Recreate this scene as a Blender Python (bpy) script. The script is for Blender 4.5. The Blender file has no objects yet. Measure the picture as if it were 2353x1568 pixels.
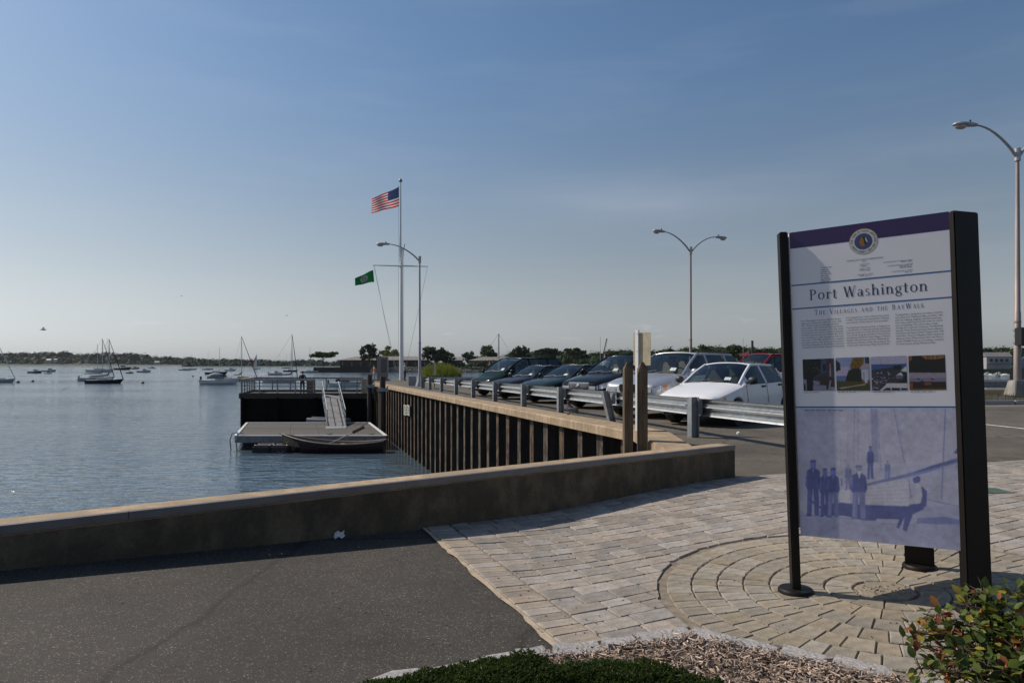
import bpy, bmesh, math, random
from mathutils import Vector, Matrix, noise
random.seed(7)
R = math.radians
scene = bpy.context.scene
COL = scene.collection
# ---------------------------------------------------------------- camera
F, CX, HY = 1568.0, 1176.0, 834.5        # focal length and horizon measured on a 2352 px wide view of the photo
cam = bpy.data.cameras.new('camera'); camo = bpy.data.objects.new('camera', cam); COL.objects.link(camo)
camo.location = (0, 0, 0); camo.rotation_euler = (R(90), 0, 0)   # eye level is z = 0, water at z = -5.2
cam.sensor_width = 36; cam.lens = 36 * F / 2352; cam.shift_y = 50.5 / 2352
cam.clip_start = .05; cam.clip_end = 20000
scene.camera = camo
# ---------------------------------------------------------------- sky, sun, exposure
SUN_AZ, SUN_EL = math.atan2(-.907, .42), R(42)      # azimuth from +Y towards +X (negative = left)
w = bpy.data.worlds.new('World'); scene.world = w; w.use_nodes = True
nt = w.node_tree; nt.nodes.clear()
sky = nt.nodes.new('ShaderNodeTexSky'); sky.sky_type = 'NISHITA'; sky.sun_disc = False
sky.sun_elevation = SUN_EL; sky.sun_rotation = SUN_AZ
sky.altitude = 0; sky.air_density = 1.0; sky.dust_density = 0.9; sky.ozone_density = 3.5
bg = nt.nodes.new('ShaderNodeBackground'); bg.inputs['Strength'].default_value = .09
wo = nt.nodes.new('ShaderNodeOutputWorld')
# thin cirrus over the whole sky
tc = nt.nodes.new('ShaderNodeTexCoord'); mp = nt.nodes.new('ShaderNodeMapping')
mp.inputs['Scale'].default_value = (1.3, 1.3, 9); mp.inputs['Rotation'].default_value = (R(8), 0, 0)
nz = nt.nodes.new('ShaderNodeTexNoise'); nz.inputs['Scale'].default_value = 2.6; nz.inputs['Detail'].default_value = 7; nz.inputs['Roughness'].default_value = .55
rp = nt.nodes.new('ShaderNodeValToRGB'); rp.color_ramp.elements[0].position = .5; rp.color_ramp.elements[1].position = .85
rp.color_ramp.elements[0].color = (0, 0, 0, 1); rp.color_ramp.elements[1].color = (.07, .07, .07, 1)
mx = nt.nodes.new('ShaderNodeMix'); mx.data_type = 'RGBA'; mx.inputs[7].default_value = (7.5, 7.8, 8.6, 1)
L = nt.links.new
# one long veil of cirrus and a few low fair weather puffs, by direction in the sky
def mth(op, a, b_=None):
    q = nt.nodes.new('ShaderNodeMath'); q.operation = op
    for i, v in enumerate((a, b_)):
        if v is None: continue
        if isinstance(v, (int, float)): q.inputs[i].default_value = v
        else: L(v, q.inputs[i])
    return q.outputs[0]
sp_ = nt.nodes.new('ShaderNodeSeparateXYZ'); L(tc.outputs['Generated'], sp_.inputs[0])
az = mth('ARCTAN2', sp_.outputs[0], sp_.outputs[1]); el = mth('ARCSINE', sp_.outputs[2])
def bell(v, c, w_): return mth('POWER', 2.718, mth('MULTIPLY', -1, mth('POWER', mth('ABSOLUTE', mth('DIVIDE', mth('SUBTRACT', v, c), w_)), 2)))
cv = nt.nodes.new('ShaderNodeCombineXYZ'); L(az, cv.inputs[0]); L(mth('MULTIPLY', el, 5.0), cv.inputs[1])
n4 = nt.nodes.new('ShaderNodeTexNoise'); n4.inputs['Scale'].default_value = 5; n4.inputs['Detail'].default_value = 6; L(cv.outputs[0], n4.inputs['Vector'])
veil = mth('MULTIPLY', mth('MULTIPLY', bell(az, .20, .20), bell(mth('SUBTRACT', el, mth('MULTIPLY', az, -.02)), .235, .035)), mth('MULTIPLY', n4.outputs[0], .26))
n5 = nt.nodes.new('ShaderNodeTexNoise'); n5.inputs['Scale'].default_value = 17; n5.inputs['Detail'].default_value = 5; L(cv.outputs[0], n5.inputs['Vector'])
pf = nt.nodes.new('ShaderNodeMapRange'); pf.inputs[1].default_value = .60; pf.inputs[2].default_value = .76; pf.inputs[3].default_value = 0; pf.inputs[4].default_value = .30; L(n5.outputs[0], pf.inputs[0])
puff = mth('MULTIPLY', pf.outputs[0], bell(el, .047, .016))
cloud_extra = mth('ADD', veil, puff)
L(tc.outputs['Generated'], mp.inputs[0]); L(mp.outputs[0], nz.inputs['Vector']); L(nz.outputs['Fac'], rp.inputs[0])
# aerosol whitening towards the horizon, the same all round
bw = nt.nodes.new('ShaderNodeRGBToBW'); sx_ = nt.nodes.new('ShaderNodeSeparateXYZ'); hz = nt.nodes.new('ShaderNodeMapRange'); hz.interpolation_type = 'SMOOTHSTEP'
hz.inputs[1].default_value = -.02; hz.inputs[2].default_value = .46; hz.inputs[3].default_value = .90; hz.inputs[4].default_value = 0
tn = nt.nodes.new('ShaderNodeMix'); tn.data_type = 'RGBA'; tn.blend_type = 'MULTIPLY'; tn.inputs[0].default_value = 1; tn.inputs[7].default_value = (.905, .945, .985, 1)
hm = nt.nodes.new('ShaderNodeMix'); hm.data_type = 'RGBA'
ct = nt.nodes.new('ShaderNodeMix'); ct.data_type = 'RGBA'; ct.blend_type = 'MULTIPLY'; ct.inputs[0].default_value = 1; ct.inputs[7].default_value = (.93, 1.02, 1.03, 1)
L(tc.outputs['Generated'], sx_.inputs[0]); L(sx_.outputs[2], hz.inputs[0]); L(sky.outputs[0], bw.inputs[0]); L(bw.outputs[0], tn.inputs[6]); L(hz.outputs[0], hm.inputs[0]); L(sky.outputs[0], ct.inputs[6]); L(ct.outputs[2], hm.inputs[6]); L(tn.outputs[2], hm.inputs[7])
L(mth('ADD', rp.outputs[0], cloud_extra), mx.inputs[0]); L(hm.outputs[2], mx.inputs[6]); L(mx.outputs[2], bg.inputs[0]); L(bg.outputs[0], wo.inputs[0])
sl = bpy.data.lights.new('sun', 'SUN'); sl.energy = 4.4; sl.angle = R(.53); sl.color = (1, .90, .77)
so = bpy.data.objects.new('sun', sl); COL.objects.link(so)
sdir = Vector((math.sin(SUN_AZ) * math.cos(SUN_EL), math.cos(SUN_AZ) * math.cos(SUN_EL), math.sin(SUN_EL)))
so.rotation_euler = (-sdir).to_track_quat('-Z', 'Y').to_euler(); so.location = (-20, 10, 30)
scene.view_settings.view_transform = 'Standard'; scene.view_settings.look = 'None'
scene.view_settings.exposure = 0.0; scene.view_settings.gamma = 1
scene.view_settings.use_curve_mapping = False
# ---------------------------------------------------------------- helpers
def at(px, py, Y): return Vector(((px - CX) / F * Y, Y, (HY - py) / F * Y))
def sstep(x): x = max(0, min(1, x)); return x * x * (3 - 2 * x)
def zg(X, Y):                                        # height of the paved ground
    x = X - .3
    v = -1.385 + (.05 if x > 0 else .066) * (math.sqrt(x * x + .09) - .3)
    v = min(v, -1.19 if x > 0 else -1.10)
    f = -1.27 - .006 * max(Y, 0) + .012 * max(0, min(X - 6, 12))
    t = sstep((Y - 5) / 5)
    return v * (1 - t) + f * t
def G(px, py):                                       # ground point seen at a place of the photo
    Y = 5.0
    for _ in range(60):
        X = (px - CX) / F * Y
        Y = .5 * Y + .5 * (-zg(X, Y) * F / (py - HY))
    return Vector(((px - CX) / F * Y, Y, zg((px - CX) / F * Y, Y)))
WATER = -5.2
def tag(o, label=None, cat=None, group=None, kind=None):
    if label: o['label'] = label
    if cat: o['category'] = cat
    if group: o['group'] = group
    if kind: o['kind'] = kind
    return o
def thing(name, label, cat, loc=(0, 0, 0), rotz=0, group=None):
    o = bpy.data.objects.new(name, None); COL.objects.link(o); o.empty_display_size = .1
    o.location = loc; o.rotation_euler = (0, 0, rotz)
    return tag(o, label, cat, group)
def copy_tree(o, parent=None):
    c = o.copy(); COL.objects.link(c)
    if parent is not None: c.parent = parent
    for ch in [x for x in KIDS.get(o.name, [])]: 
        k = copy_tree(ch, c); KIDS.setdefault(c.name, []).append(k)
    return c
KIDS = {}
class MB:
    def __init__(s): s.v = []; s.f = []; s.m = []
    def add(s, vs, fs, m=0):
        n = len(s.v); s.v += [tuple(p) for p in vs]
        s.f += [tuple(i + n for i in f) for f in fs]; s.m += [m] * len(fs); return s
    def box(s, x0, x1, y0, y1, z0, z1, m=0):
        return s.add([(x0,y0,z0),(x1,y0,z0),(x1,y1,z0),(x0,y1,z0),(x0,y0,z1),(x1,y0,z1),(x1,y1,z1),(x0,y1,z1)],
              [(3,2,1,0),(4,5,6,7),(0,1,5,4),(1,2,6,5),(2,3,7,6),(3,0,4,7)], m)
    def obox(s, c, ax, ay, az, m=0):                 # box from a centre and three half axes
        c = Vector(c); ax = Vector(ax); ay = Vector(ay); az = Vector(az)
        vs = [c + ax*i + ay*j + az*k for k in (-1,1) for j in (-1,1) for i in (-1,1)]
        return s.add(vs, [(0,2,3,1),(4,5,7,6),(0,1,5,4),(1,3,7,5),(3,2,6,7),(2,0,4,6)], m)
    def beam(s, a, b, w, h, m=0, up=(0,0,1)):
        a = Vector(a); b = Vector(b); d = (b - a); l = d.length; d.normalize()
        u = Vector(up); r = d.cross(u)
        if r.length < 1e-4: r = Vector((1,0,0))
        r.normalize(); u = r.cross(d)
        return s.obox((a + b) / 2, d * l / 2, r * w / 2, u * h / 2, m)
    def tube(s, pts, rad, n=8, m=0, caps=True):
        pts = [Vector(p) for p in pts]
        if not hasattr(rad, '__len__'): rad = [rad] * len(pts)
        b = len(s.v); ref = None
        for i, p in enumerate(pts):
            d = (pts[min(i+1, len(pts)-1)] - pts[max(i-1, 0)])
            if d.length < 1e-9: d = Vector((0,0,1))
            d.normalize()
            if ref is None:
                ref = Vector((1,0,0)) if abs(d.x) < .9 else Vector((0,1,0))
            r = (ref - d * ref.dot(d)); r.normalize(); ref = r; q = d.cross(r)
            for k in range(n):
                t = 2 * math.pi * k / n
                s.v.append(tuple(p + (r * math.cos(t) + q * math.sin(t)) * rad[i]))
        for i in range(len(pts) - 1):
            for k in range(n):
                s.f.append((b+i*n+k, b+i*n+(k+1)%n, b+(i+1)*n+(k+1)%n, b+(i+1)*n+k)); s.m.append(m)
        if caps:
            s.f.append(tuple(b + k for k in range(n))[::-1]); s.m.append(m)
            s.f.append(tuple(b + (len(pts)-1)*n + k for k in range(n))); s.m.append(m)
        return s
    def lathe(s, prof, c=(0,0,0), n=16, m=0, axis='z', caps=True):
        c = Vector(c); b = len(s.v)
        for r, z in prof:
            for k in range(n):
                t = 2*math.pi*k/n; x, y = r*math.cos(t), r*math.sin(t)
                p = (x, y, z) if axis == 'z' else ((x, z, y) if axis == 'y' else (z, x, y))
                s.v.append(tuple(c + Vector(p)))
        for i in range(len(prof)-1):
            for k in range(n):
                f = (b+i*n+k, b+i*n+(k+1)%n, b+(i+1)*n+(k+1)%n, b+(i+1)*n+k)
                s.f.append(f if axis != 'y' else f[::-1]); s.m.append(m)
        if caps:
            s.f.append(tuple(b+k for k in range(n))[::-1]); s.m.append(m)
            s.f.append(tuple(b+(len(prof)-1)*n+k for k in range(n))); s.m.append(m)
        return s
    def ell(s, c, rx, ry, rz, n=12, k=8, m=0, rot=None):
        c = Vector(c); b = len(s.v)
        for i in range(k+1):
            a = math.pi*i/k - math.pi/2
            for j in range(n):
                t = 2*math.pi*j/n
                p = Vector((rx*math.cos(a)*math.cos(t), ry*math.cos(a)*math.sin(t), rz*math.sin(a)))
                if rot is not None: p = rot @ p
                s.v.append(tuple(c + p))
        for i in range(k):
            for j in range(n):
                s.f.append((b+i*n+j, b+i*n+(j+1)%n, b+(i+1)*n+(j+1)%n, b+(i+1)*n+j)); s.m.append(m)
        return s
    def prism(s, poly, z0, z1, m=0):                 # poly: list of (x, y), z0/z1 numbers or functions
        n = len(poly); f0 = z0 if callable(z0) else (lambda x, y: z0); f1 = z1 if callable(z1) else (lambda x, y: z1)
        a = sum(poly[i][0]*poly[(i+1)%n][1]-poly[(i+1)%n][0]*poly[i][1] for i in range(n))
        if a < 0: poly = poly[::-1]
        vs = [(x, y, f0(x, y)) for x, y in poly] + [(x, y, f1(x, y)) for x, y in poly]
        return s.add(vs, [tuple(range(n))[::-1], tuple(range(n, 2*n))] + [(i, (i+1)%n, n+(i+1)%n, n+i) for i in range(n)], m)
    def extr(s, prof, a, b, m=0, up=(0,0,1)):        # profile (side, up) swept from a to b
        a = Vector(a); b = Vector(b); d = (b-a).normalized(); r = d.cross(Vector(up)).normalized(); u = r.cross(d)
        n = len(prof); vs = [p + r*x + u*y for p in (a, b) for x, y in prof]
        return s.add(vs, [tuple(range(n)), tuple(range(n, 2*n))[::-1]] + [(i, n+i, n+(i+1)%n, (i+1)%n) for i in range(n)], m)
    def build(s, name, mats, parent=None, smooth=None, world=False, bevel=0, share=None):
        me = bpy.data.meshes.new(name)
        vs = s.v
        if world and parent is not None:
            o = Vector(parent.location); q = parent
            while q.parent is not None: q = q.parent; o = o + Vector(q.location)
            vs = [tuple(Vector(p) - o) for p in vs]
        me.from_pydata(vs, [], s.f)
        if not isinstance(mats, (list, tuple)): mats = [mats]
        for m in mats: me.materials.append(m)
        if len(mats) > 1: me.polygons.foreach_set('material_index', s.m)
        me.update()
        if bevel:
            bm = bmesh.new(); bm.from_mesh(me)
            bmesh.ops.remove_doubles(bm, verts=bm.verts, dist=1e-5)
            bmesh.ops.bevel(bm, geom=[e for e in bm.edges if len(e.link_faces) == 2 and e.calc_face_angle(0) > .6], offset=bevel, segments=2, affect='EDGES', clamp_overlap=True)
            bm.to_mesh(me); bm.free()
        if smooth:
            me.polygons.foreach_set('use_smooth', [True]*len(me.polygons))
            me.set_sharp_from_angle(angle=R(smooth))
        return link(name, me, parent)
def link(name, me, parent=None, loc=None, rot=None):
    o = bpy.data.objects.new(name, me); COL.objects.link(o)
    if parent is not None:
        o.parent = parent; KIDS.setdefault(parent.name, []).append(o)
    if loc is not None: o.location = loc
    if rot is not None: o.rotation_euler = rot
    return o
# ---------------------------------------------------------------- materials
MATS = {}
def nodes_of(name):
    m = bpy.data.materials.new(name); m.use_nodes = True; n = m.node_tree
    return m, n, n.nodes['Principled BSDF'], n.links.new
def N(n, t, **kw):
    x = n.nodes.new(t)
    for k, v in kw.items():
        if k in x.inputs: x.inputs[k].default_value = v
        else: setattr(x, k, v)
    return x
def mat(name, col, rough=.6, metal=0, var=.15, scale=6, bump=0, bscale=60, spec=.5, coat=0, col2=None, stretch=(1,1,1), detail=5, island=0, thr=(.35,.68), sub=0):
    if name in MATS: return MATS[name]
    m, n, b, l = nodes_of(name)
    b.inputs['Roughness'].default_value = rough; b.inputs['Metallic'].default_value = metal
    b.inputs['Specular IOR Level'].default_value = spec; b.inputs['Coat Weight'].default_value = coat
    b.inputs['Coat Roughness'].default_value = .04
    t = N(n, 'ShaderNodeTexCoord'); mp = N(n, 'ShaderNodeMapping'); mp.inputs['Scale'].default_value = stretch
    l(t.outputs['Object'], mp.inputs[0])
    nz = N(n, 'ShaderNodeTexNoise', Scale=scale, Detail=detail, Roughness=.6); l(mp.outputs[0], nz.inputs['Vector'])
    rp = N(n, 'ShaderNodeMapRange'); rp.inputs[1].default_value, rp.inputs[2].default_value = thr; l(nz.outputs['Fac'], rp.inputs[0])
    c1 = [c*(1-var) for c in col]; c2 = col2 or [min(1, c*(1+var)) for c in col]
    mx = N(n, 'ShaderNodeMix', data_type='RGBA'); mx.inputs[6].default_value = (*c1, 1); mx.inputs[7].default_value = (*c2, 1)
    l(rp.outputs[0], mx.inputs[0]); out = mx.outputs[2]
    if island:
        g = N(n, 'ShaderNodeNewGeometry'); oi = N(n, 'ShaderNodeObjectInfo')
        ad = N(n, 'ShaderNodeMath', operation='ADD'); l(g.outputs['Random Per Island'], ad.inputs[0]); l(oi.outputs['Random'], ad.inputs[1])
        fr = N(n, 'ShaderNodeMath', operation='FRACT'); l(ad.outputs[0], fr.inputs[0])
        mr = N(n, 'ShaderNodeMapRange'); mr.inputs[3].default_value = 1-island; mr.inputs[4].default_value = 1+island; l(fr.outputs[0], mr.inputs[0])
        hs = N(n, 'ShaderNodeHueSaturation'); l(mr.outputs[0], hs.inputs['Value']); l(out, hs.inputs['Color'])
        m7 = N(n, 'ShaderNodeMath', operation='MULTIPLY'); m7.inputs[1].default_value = 7.31; l(fr.outputs[0], m7.inputs[0])
        f2 = N(n, 'ShaderNodeMath', operation='FRACT'); l(m7.outputs[0], f2.inputs[0])
        ms = N(n, 'ShaderNodeMapRange'); ms.inputs[3].default_value = .75; ms.inputs[4].default_value = 1.3; l(f2.outputs[0], ms.inputs[0])
        l(ms.outputs[0], hs.inputs['Saturation']); out = hs.outputs[0]
    l(out, b.inputs['Base Color'])
    if bump:
        n2 = N(n, 'ShaderNodeTexNoise', Scale=bscale, Detail=4); l(mp.outputs[0], n2.inputs['Vector'])
        bp = N(n, 'ShaderNodeBump', Strength=bump, Distance=.01); l(n2.outputs['Fac'], bp.inputs['Height']); l(bp.outputs[0], b.inputs['Normal'])
    if sub: b.inputs['Subsurface Weight'].default_value = sub
    MATS[name] = m
    return m
def leafmat(name, col, col2, island=.35, trans=.3, spec=.3):
    m, n, b, l = nodes_of(name)
    g = N(n, 'ShaderNodeNewGeometry'); oi = N(n, 'ShaderNodeObjectInfo')
    mx = N(n, 'ShaderNodeMix', data_type='RGBA'); mx.inputs[6].default_value = (*col, 1); mx.inputs[7].default_value = (*col2, 1)
    ad = N(n, 'ShaderNodeMath', operation='ADD'); l(g.outputs['Random Per Island'], ad.inputs[0]); l(oi.outputs['Random'], ad.inputs[1])
    fr = N(n, 'ShaderNodeMath', operation='FRACT'); l(ad.outputs[0], fr.inputs[0]); l(fr.outputs[0], mx.inputs[0])
    l(mx.outputs[2], b.inputs['Base Color']); b.inputs['Roughness'].default_value = .5; b.inputs['Specular IOR Level'].default_value = spec
    tr = N(n, 'ShaderNodeBsdfTranslucent'); l(mx.outputs[2], tr.inputs[0])
    ms = N(n, 'ShaderNodeMixShader'); ms.inputs[0].default_value = trans
    l(b.outputs[0], ms.inputs[1]); l(tr.outputs[0], ms.inputs[2]); l(ms.outputs[0], n.nodes['Material Output'].inputs[0])
    return m
def asphalt(name, base, speck, dark, vs=190):
    m, n, b, l = nodes_of(name)
    t = N(n, 'ShaderNodeTexCoord')
    big = N(n, 'ShaderNodeTexNoise', Scale=.7, Detail=6, Roughness=.65); l(t.outputs['Object'], big.inputs['Vector'])
    mid = N(n, 'ShaderNodeTexNoise', Scale=9, Detail=6, Roughness=.7); l(t.outputs['Object'], mid.inputs['Vector'])
    vo = N(n, 'ShaderNodeTexVoronoi', Scale=vs); l(t.outputs['Object'], vo.inputs['Vector'])
    wn = N(n, 'ShaderNodeSeparateColor'); l(vo.outputs['Color'], wn.inputs[0])
    r1 = N(n, 'ShaderNodeValToRGB'); e = r1.color_ramp.elements
    e[0].position = 0; e[0].color = (*dark, 1); e[1].position = 1; e[1].color = (*speck, 1)
    k = r1.color_ramp.elements.new(.35); k.color = (*base, 1); k = r1.color_ramp.elements.new(.93); k.color = (*[c*1.35 for c in base], 1)
    l(wn.outputs[0], r1.inputs[0])
    mr = N(n, 'ShaderNodeMapRange'); mr.inputs[1].default_value = .3; mr.inputs[2].default_value = .7; mr.inputs[3].default_value = .58; mr.inputs[4].default_value = 1.42
    l(big.outputs['Fac'], mr.inputs[0])
    mr2 = N(n, 'ShaderNodeMapRange'); mr2.inputs[1].default_value = .3; mr2.inputs[2].default_value = .7; mr2.inputs[3].default_value = .85; mr2.inputs[4].default_value = 1.15
    l(mid.outputs['Fac'], mr2.inputs[0])
    mu = N(n, 'ShaderNodeMath', operation='MULTIPLY'); l(mr.outputs[0], mu.inputs[0]); l(mr2.outputs[0], mu.inputs[1])
    # cracks
    cv = N(n, 'ShaderNodeTexVoronoi', feature='DISTANCE_TO_EDGE', Scale=.55); 
    dn = N(n, 'ShaderNodeTexNoise', Scale=2.2, Detail=5); l(t.outputs['Object'], dn.inputs['Vector'])
    av = N(n, 'ShaderNodeMix', data_type='RGBA'); av.inputs[0].default_value = .2; l(t.outputs['Object'], av.inputs[6]); l(dn.outputs['Color'], av.inputs[7])
    l(av.outputs[2], cv.inputs['Vector'])
    cr = N(n, 'ShaderNodeMapRange'); cr.inputs[1].default_value = .0; cr.inputs[2].default_value = .016; cr.inputs[3].default_value = .48; cr.inputs[4].default_value = 1; l(cv.outputs['Distance'], cr.inputs[0])
    st = N(n, 'ShaderNodeTexNoise', Scale=1.9, Detail=7, Roughness=.7); l(t.outputs['Object'], st.inputs['Vector'])
    sr = N(n, 'ShaderNodeMapRange'); sr.inputs[1].default_value = .56; sr.inputs[2].default_value = .72; sr.inputs[3].default_value = 1; sr.inputs[4].default_value = .66; l(st.outputs['Fac'], sr.inputs[0])
    mu3 = N(n, 'ShaderNodeMath', operation='MULTIPLY'); l(mu.outputs[0], mu3.inputs[0]); l(sr.outputs[0], mu3.inputs[1])
    mu2 = N(n, 'ShaderNodeMath', operation='MULTIPLY'); l(mu3.outputs[0], mu2.inputs[0]); l(cr.outputs[0], mu2.inputs[1])
    hs = N(n, 'ShaderNodeHueSaturation'); l(r1.outputs[0], hs.inputs['Color']); l(mu2.outputs[0], hs.inputs['Value'])
    l(hs.outputs[0], b.inputs['Base Color']); b.inputs['Roughness'].default_value = .85
    bp = N(n, 'ShaderNodeBump', Strength=.55, Distance=.004); l(vo.outputs['Distance'], bp.inputs['Height']); l(bp.outputs[0], b.inputs['Normal'])
    MATS[name] = m
    return m
def glass_mat(name, tint):
    m, n, b, l = nodes_of(name); tr = N(n, 'ShaderNodeBsdfTransparent'); tr.inputs[0].default_value = (*tint, 1); gl = N(n, 'ShaderNodeBsdfGlossy'); gl.inputs['Roughness'].default_value = .02
    fr = N(n, 'ShaderNodeFresnel', IOR=1.75); ms = N(n, 'ShaderNodeMixShader'); l(fr.outputs[0], ms.inputs[0]); l(tr.outputs[0], ms.inputs[1]); l(gl.outputs[0], ms.inputs[2]); l(ms.outputs[0], n.nodes['Material Output'].inputs[0])
    MATS[name] = m
    return m
def water_mat():
    m, n, b, l = nodes_of('water')
    b.inputs['Base Color'].default_value = (.062, .096, .124, 1); b.inputs['Roughness'].default_value = .07; b.inputs['IOR'].default_value = 1.72
    t = N(n, 'ShaderNodeTexCoord')
    hs = []
    for sc, st, rot, d in ((.55, (.42, 1, 1), .2, 3), (2.1, (.38, 1, 1), -.12, 3), (6.5, (.6, 1, 1), .5, 2)):
        mp = N(n, 'ShaderNodeMapping'); mp.inputs['Scale'].default_value = st; mp.inputs['Rotation'].default_value = (0, 0, rot)
        l(t.outputs['Object'], mp.inputs[0])
        q = N(n, 'ShaderNodeTexNoise', Scale=sc, Detail=d, Roughness=.5); q.inputs['Distortion'].default_value = .4
        l(mp.outputs[0], q.inputs['Vector']); hs.append(q)
    b1 = N(n, 'ShaderNodeBump', Strength=1, Distance=.16); l(hs[0].outputs['Fac'], b1.inputs['Height'])
    b2 = N(n, 'ShaderNodeBump', Strength=1, Distance=.15); l(hs[1].outputs['Fac'], b2.inputs['Height']); l(b1.outputs[0], b2.inputs['Normal'])
    b3 = N(n, 'ShaderNodeBump', Strength=1, Distance=.028); l(hs[2].outputs['Fac'], b3.inputs['Height']); l(b2.outputs[0], b3.inputs['Normal'])
    l(b3.outputs[0], b.inputs['Normal'])
    # wind patches: bands of rougher and calmer water
    mp = N(n, 'ShaderNodeMapping'); mp.inputs['Scale'].default_value = (.3, 1, 1); l(t.outputs['Object'], mp.inputs[0])
    wp = N(n, 'ShaderNodeTexNoise', Scale=.035, Detail=5, Roughness=.6); l(mp.outputs[0], wp.inputs['Vector'])
    for o_, lo, hi in ((b.inputs['Roughness'], .03, .13), (b2.inputs['Strength'], .55, 1.5), (b3.inputs['Strength'], .5, 1.5)):
        q = N(n, 'ShaderNodeMapRange'); q.inputs[1].default_value = .35; q.inputs[2].default_value = .65; q.inputs[3].default_value = lo; q.inputs[4].default_value = hi
        l(wp.outputs['Fac'], q.inputs[0]); l(q.outputs[0], o_)
    return m
def stained(name, col, stain, rough=.85, sc=1.2, spec=.3, streak=.5, lo=.2, hi=.36):
    # concrete with blotchy stains and vertical streaks (stains of their own shape)
    m, n, b, l = nodes_of(name); b.inputs['Roughness'].default_value = rough; b.inputs['Specular IOR Level'].default_value = spec
    t = N(n, 'ShaderNodeNewGeometry')
    n1 = N(n, 'ShaderNodeTexNoise', Scale=sc, Detail=8, Roughness=.68); l(t.outputs['Position'], n1.inputs['Vector'])
    mp = N(n, 'ShaderNodeMapping'); mp.inputs['Scale'].default_value = (5, 5, streak); l(t.outputs['Position'], mp.inputs[0])
    n2 = N(n, 'ShaderNodeTexNoise', Scale=1.4, Detail=5, Roughness=.6); l(mp.outputs[0], n2.inputs['Vector'])
    n3 = N(n, 'ShaderNodeTexNoise', Scale=45, Detail=4, Roughness=.7); l(t.outputs['Position'], n3.inputs['Vector'])
    ad = N(n, 'ShaderNodeMath', operation='MULTIPLY'); l(n1.outputs['Fac'], ad.inputs[0]); l(n2.outputs['Fac'], ad.inputs[1])
    mr = N(n, 'ShaderNodeMapRange'); mr.inputs[1].default_value = lo; mr.inputs[2].default_value = hi; l(ad.outputs[0], mr.inputs[0])
    mx = N(n, 'ShaderNodeMix', data_type='RGBA'); mx.inputs[6].default_value = (*stain, 1); mx.inputs[7].default_value = (*col, 1); l(mr.outputs[0], mx.inputs[0])
    hs = N(n, 'ShaderNodeHueSaturation'); l(mx.outputs[2], hs.inputs['Color'])
    m3 = N(n, 'ShaderNodeMapRange'); m3.inputs[1].default_value = .3; m3.inputs[2].default_value = .7; m3.inputs[3].default_value = .82; m3.inputs[4].default_value = 1.15; l(n3.outputs['Fac'], m3.inputs[0])
    l(m3.outputs[0], hs.inputs['Value']); l(hs.outputs[0], b.inputs['Base Color'])
    bp = N(n, 'ShaderNodeBump', Strength=.4, Distance=.006); l(n3.outputs['Fac'], bp.inputs['Height']); l(bp.outputs[0], b.inputs['Normal'])
    MATS[name] = m
    return m
M = MATS
glass_mat('clear_glass', (.62, .70, .68))
asphalt('asphalt', (.039, .033, .0265), (.22, .20, .165), (.022, .019, .016)); asphalt('lot_asphalt', (.088, .074, .057), (.24, .21, .17), (.045, .038, .030), 120)
stained('wall_concrete', (.46, .34, .215), (.30, .22, .14)); stained('pale_concrete', (.43, .33, .22), (.27, .20, .13), sc=2)
stained('grey_concrete', (.34, .32, .29), (.2, .19, .17), sc=2)
stained('wet_black', (.010, .0095, .009), (.004, .004, .004), rough=.8, spec=.08); stained('wall_face', (.135, .106, .072), (.07, .056, .038), sc=2.2, streak=3)  # wall_face: shade of the sea wall front painted into its colour, plus stains
stained('sheet_dark', (.030, .026, .022), (.012, .010, .009), rough=.75)
stained('sheet_rust', (.115, .07, .04), (.028, .018, .013), rough=.85, sc=3.6, streak=1.3, lo=.21, hi=.30); stained('sheet_crust', (.105, .083, .064), (.030, .022, .017), rough=.85, sc=3.2, streak=1.6, lo=.205, hi=.295)
mat('wall_edge', (.15, .14, .14), .45, .1, .18, 3, .2, 120)
mat('galv', (.35, .37, .385), .38, .75, .22, 9, .1, 90, thr=(.3, .7)); mat('galv_dull', (.25, .27, .29), .55, .5, .2, 6)
mat('pile_wood', (.125, .092, .062), .9, 0, .45, 5, .5, 30, stretch=(4, 4, .35), spec=.2); mat('old_wood', (.19, .145, .10), .85, 0, .35, 5, .5, 30, stretch=(4, 4, .35)); mat('dark_wood', (.045, .036, .03), .85, 0, .4, 5, .4, 30, stretch=(4, 4, .4))
mat('deck_wood', (.105, .094, .083), .85, 0, .3, 4, .3, 40, stretch=(.4, 4, 4), island=.22)
mat('rail_wood', (.30, .27, .24), .8, 0, .25, 4, .3, 40)
mat('white_paint', (.78, .78, .77), .35, 0, .04, 4); mat('dirty_white', (.62, .61, .58), .5, 0, .12, 5)
mat('black_paint', (.011, .011, .012), .42, 0, .25, 8, .08, 150); mat('rubber', (.02, .02, .021), .75, 0, .2, 10)
mat('bronze', (.011, .009, .008), .5, 0, .2, 5, .06, 200, spec=.2); mat('chrome', (.75, .76, .78), .12, 1, .03, 4)
mat('dark_trim', (.022, .022, .024), .5, 0, .1, 5); mat('glass', (.004, .006, .008), .04, 0, .0, 2.2, spec=.55, col2=(.035, .042, .042), thr=(.45, .62))
mat('lens', (.55, .58, .62), .08, .3, .1, 12, coat=1); mat('amber', (.75, .22, .03), .15, 0, .1, 6, coat=1); mat('tail_red', (.45, .02, .02), .15, 0, .1, 6, coat=1)
mat('pole_grey', (.36, .37, .39), .5, .35, .18, 3, stretch=(1, 1, .2)); mat('pole_rust', (.30, .25, .23), .55, .3, .25, 3, stretch=(1, 1, .2))
mat('skin', (.45, .27, .19), .5, 0, .05, 6); mat('hair_dark', (.02, .016, .013), .6, 0, .2, 20); mat('hair_grey', (.5, .48, .46), .6, 0, .2, 20)
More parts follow.
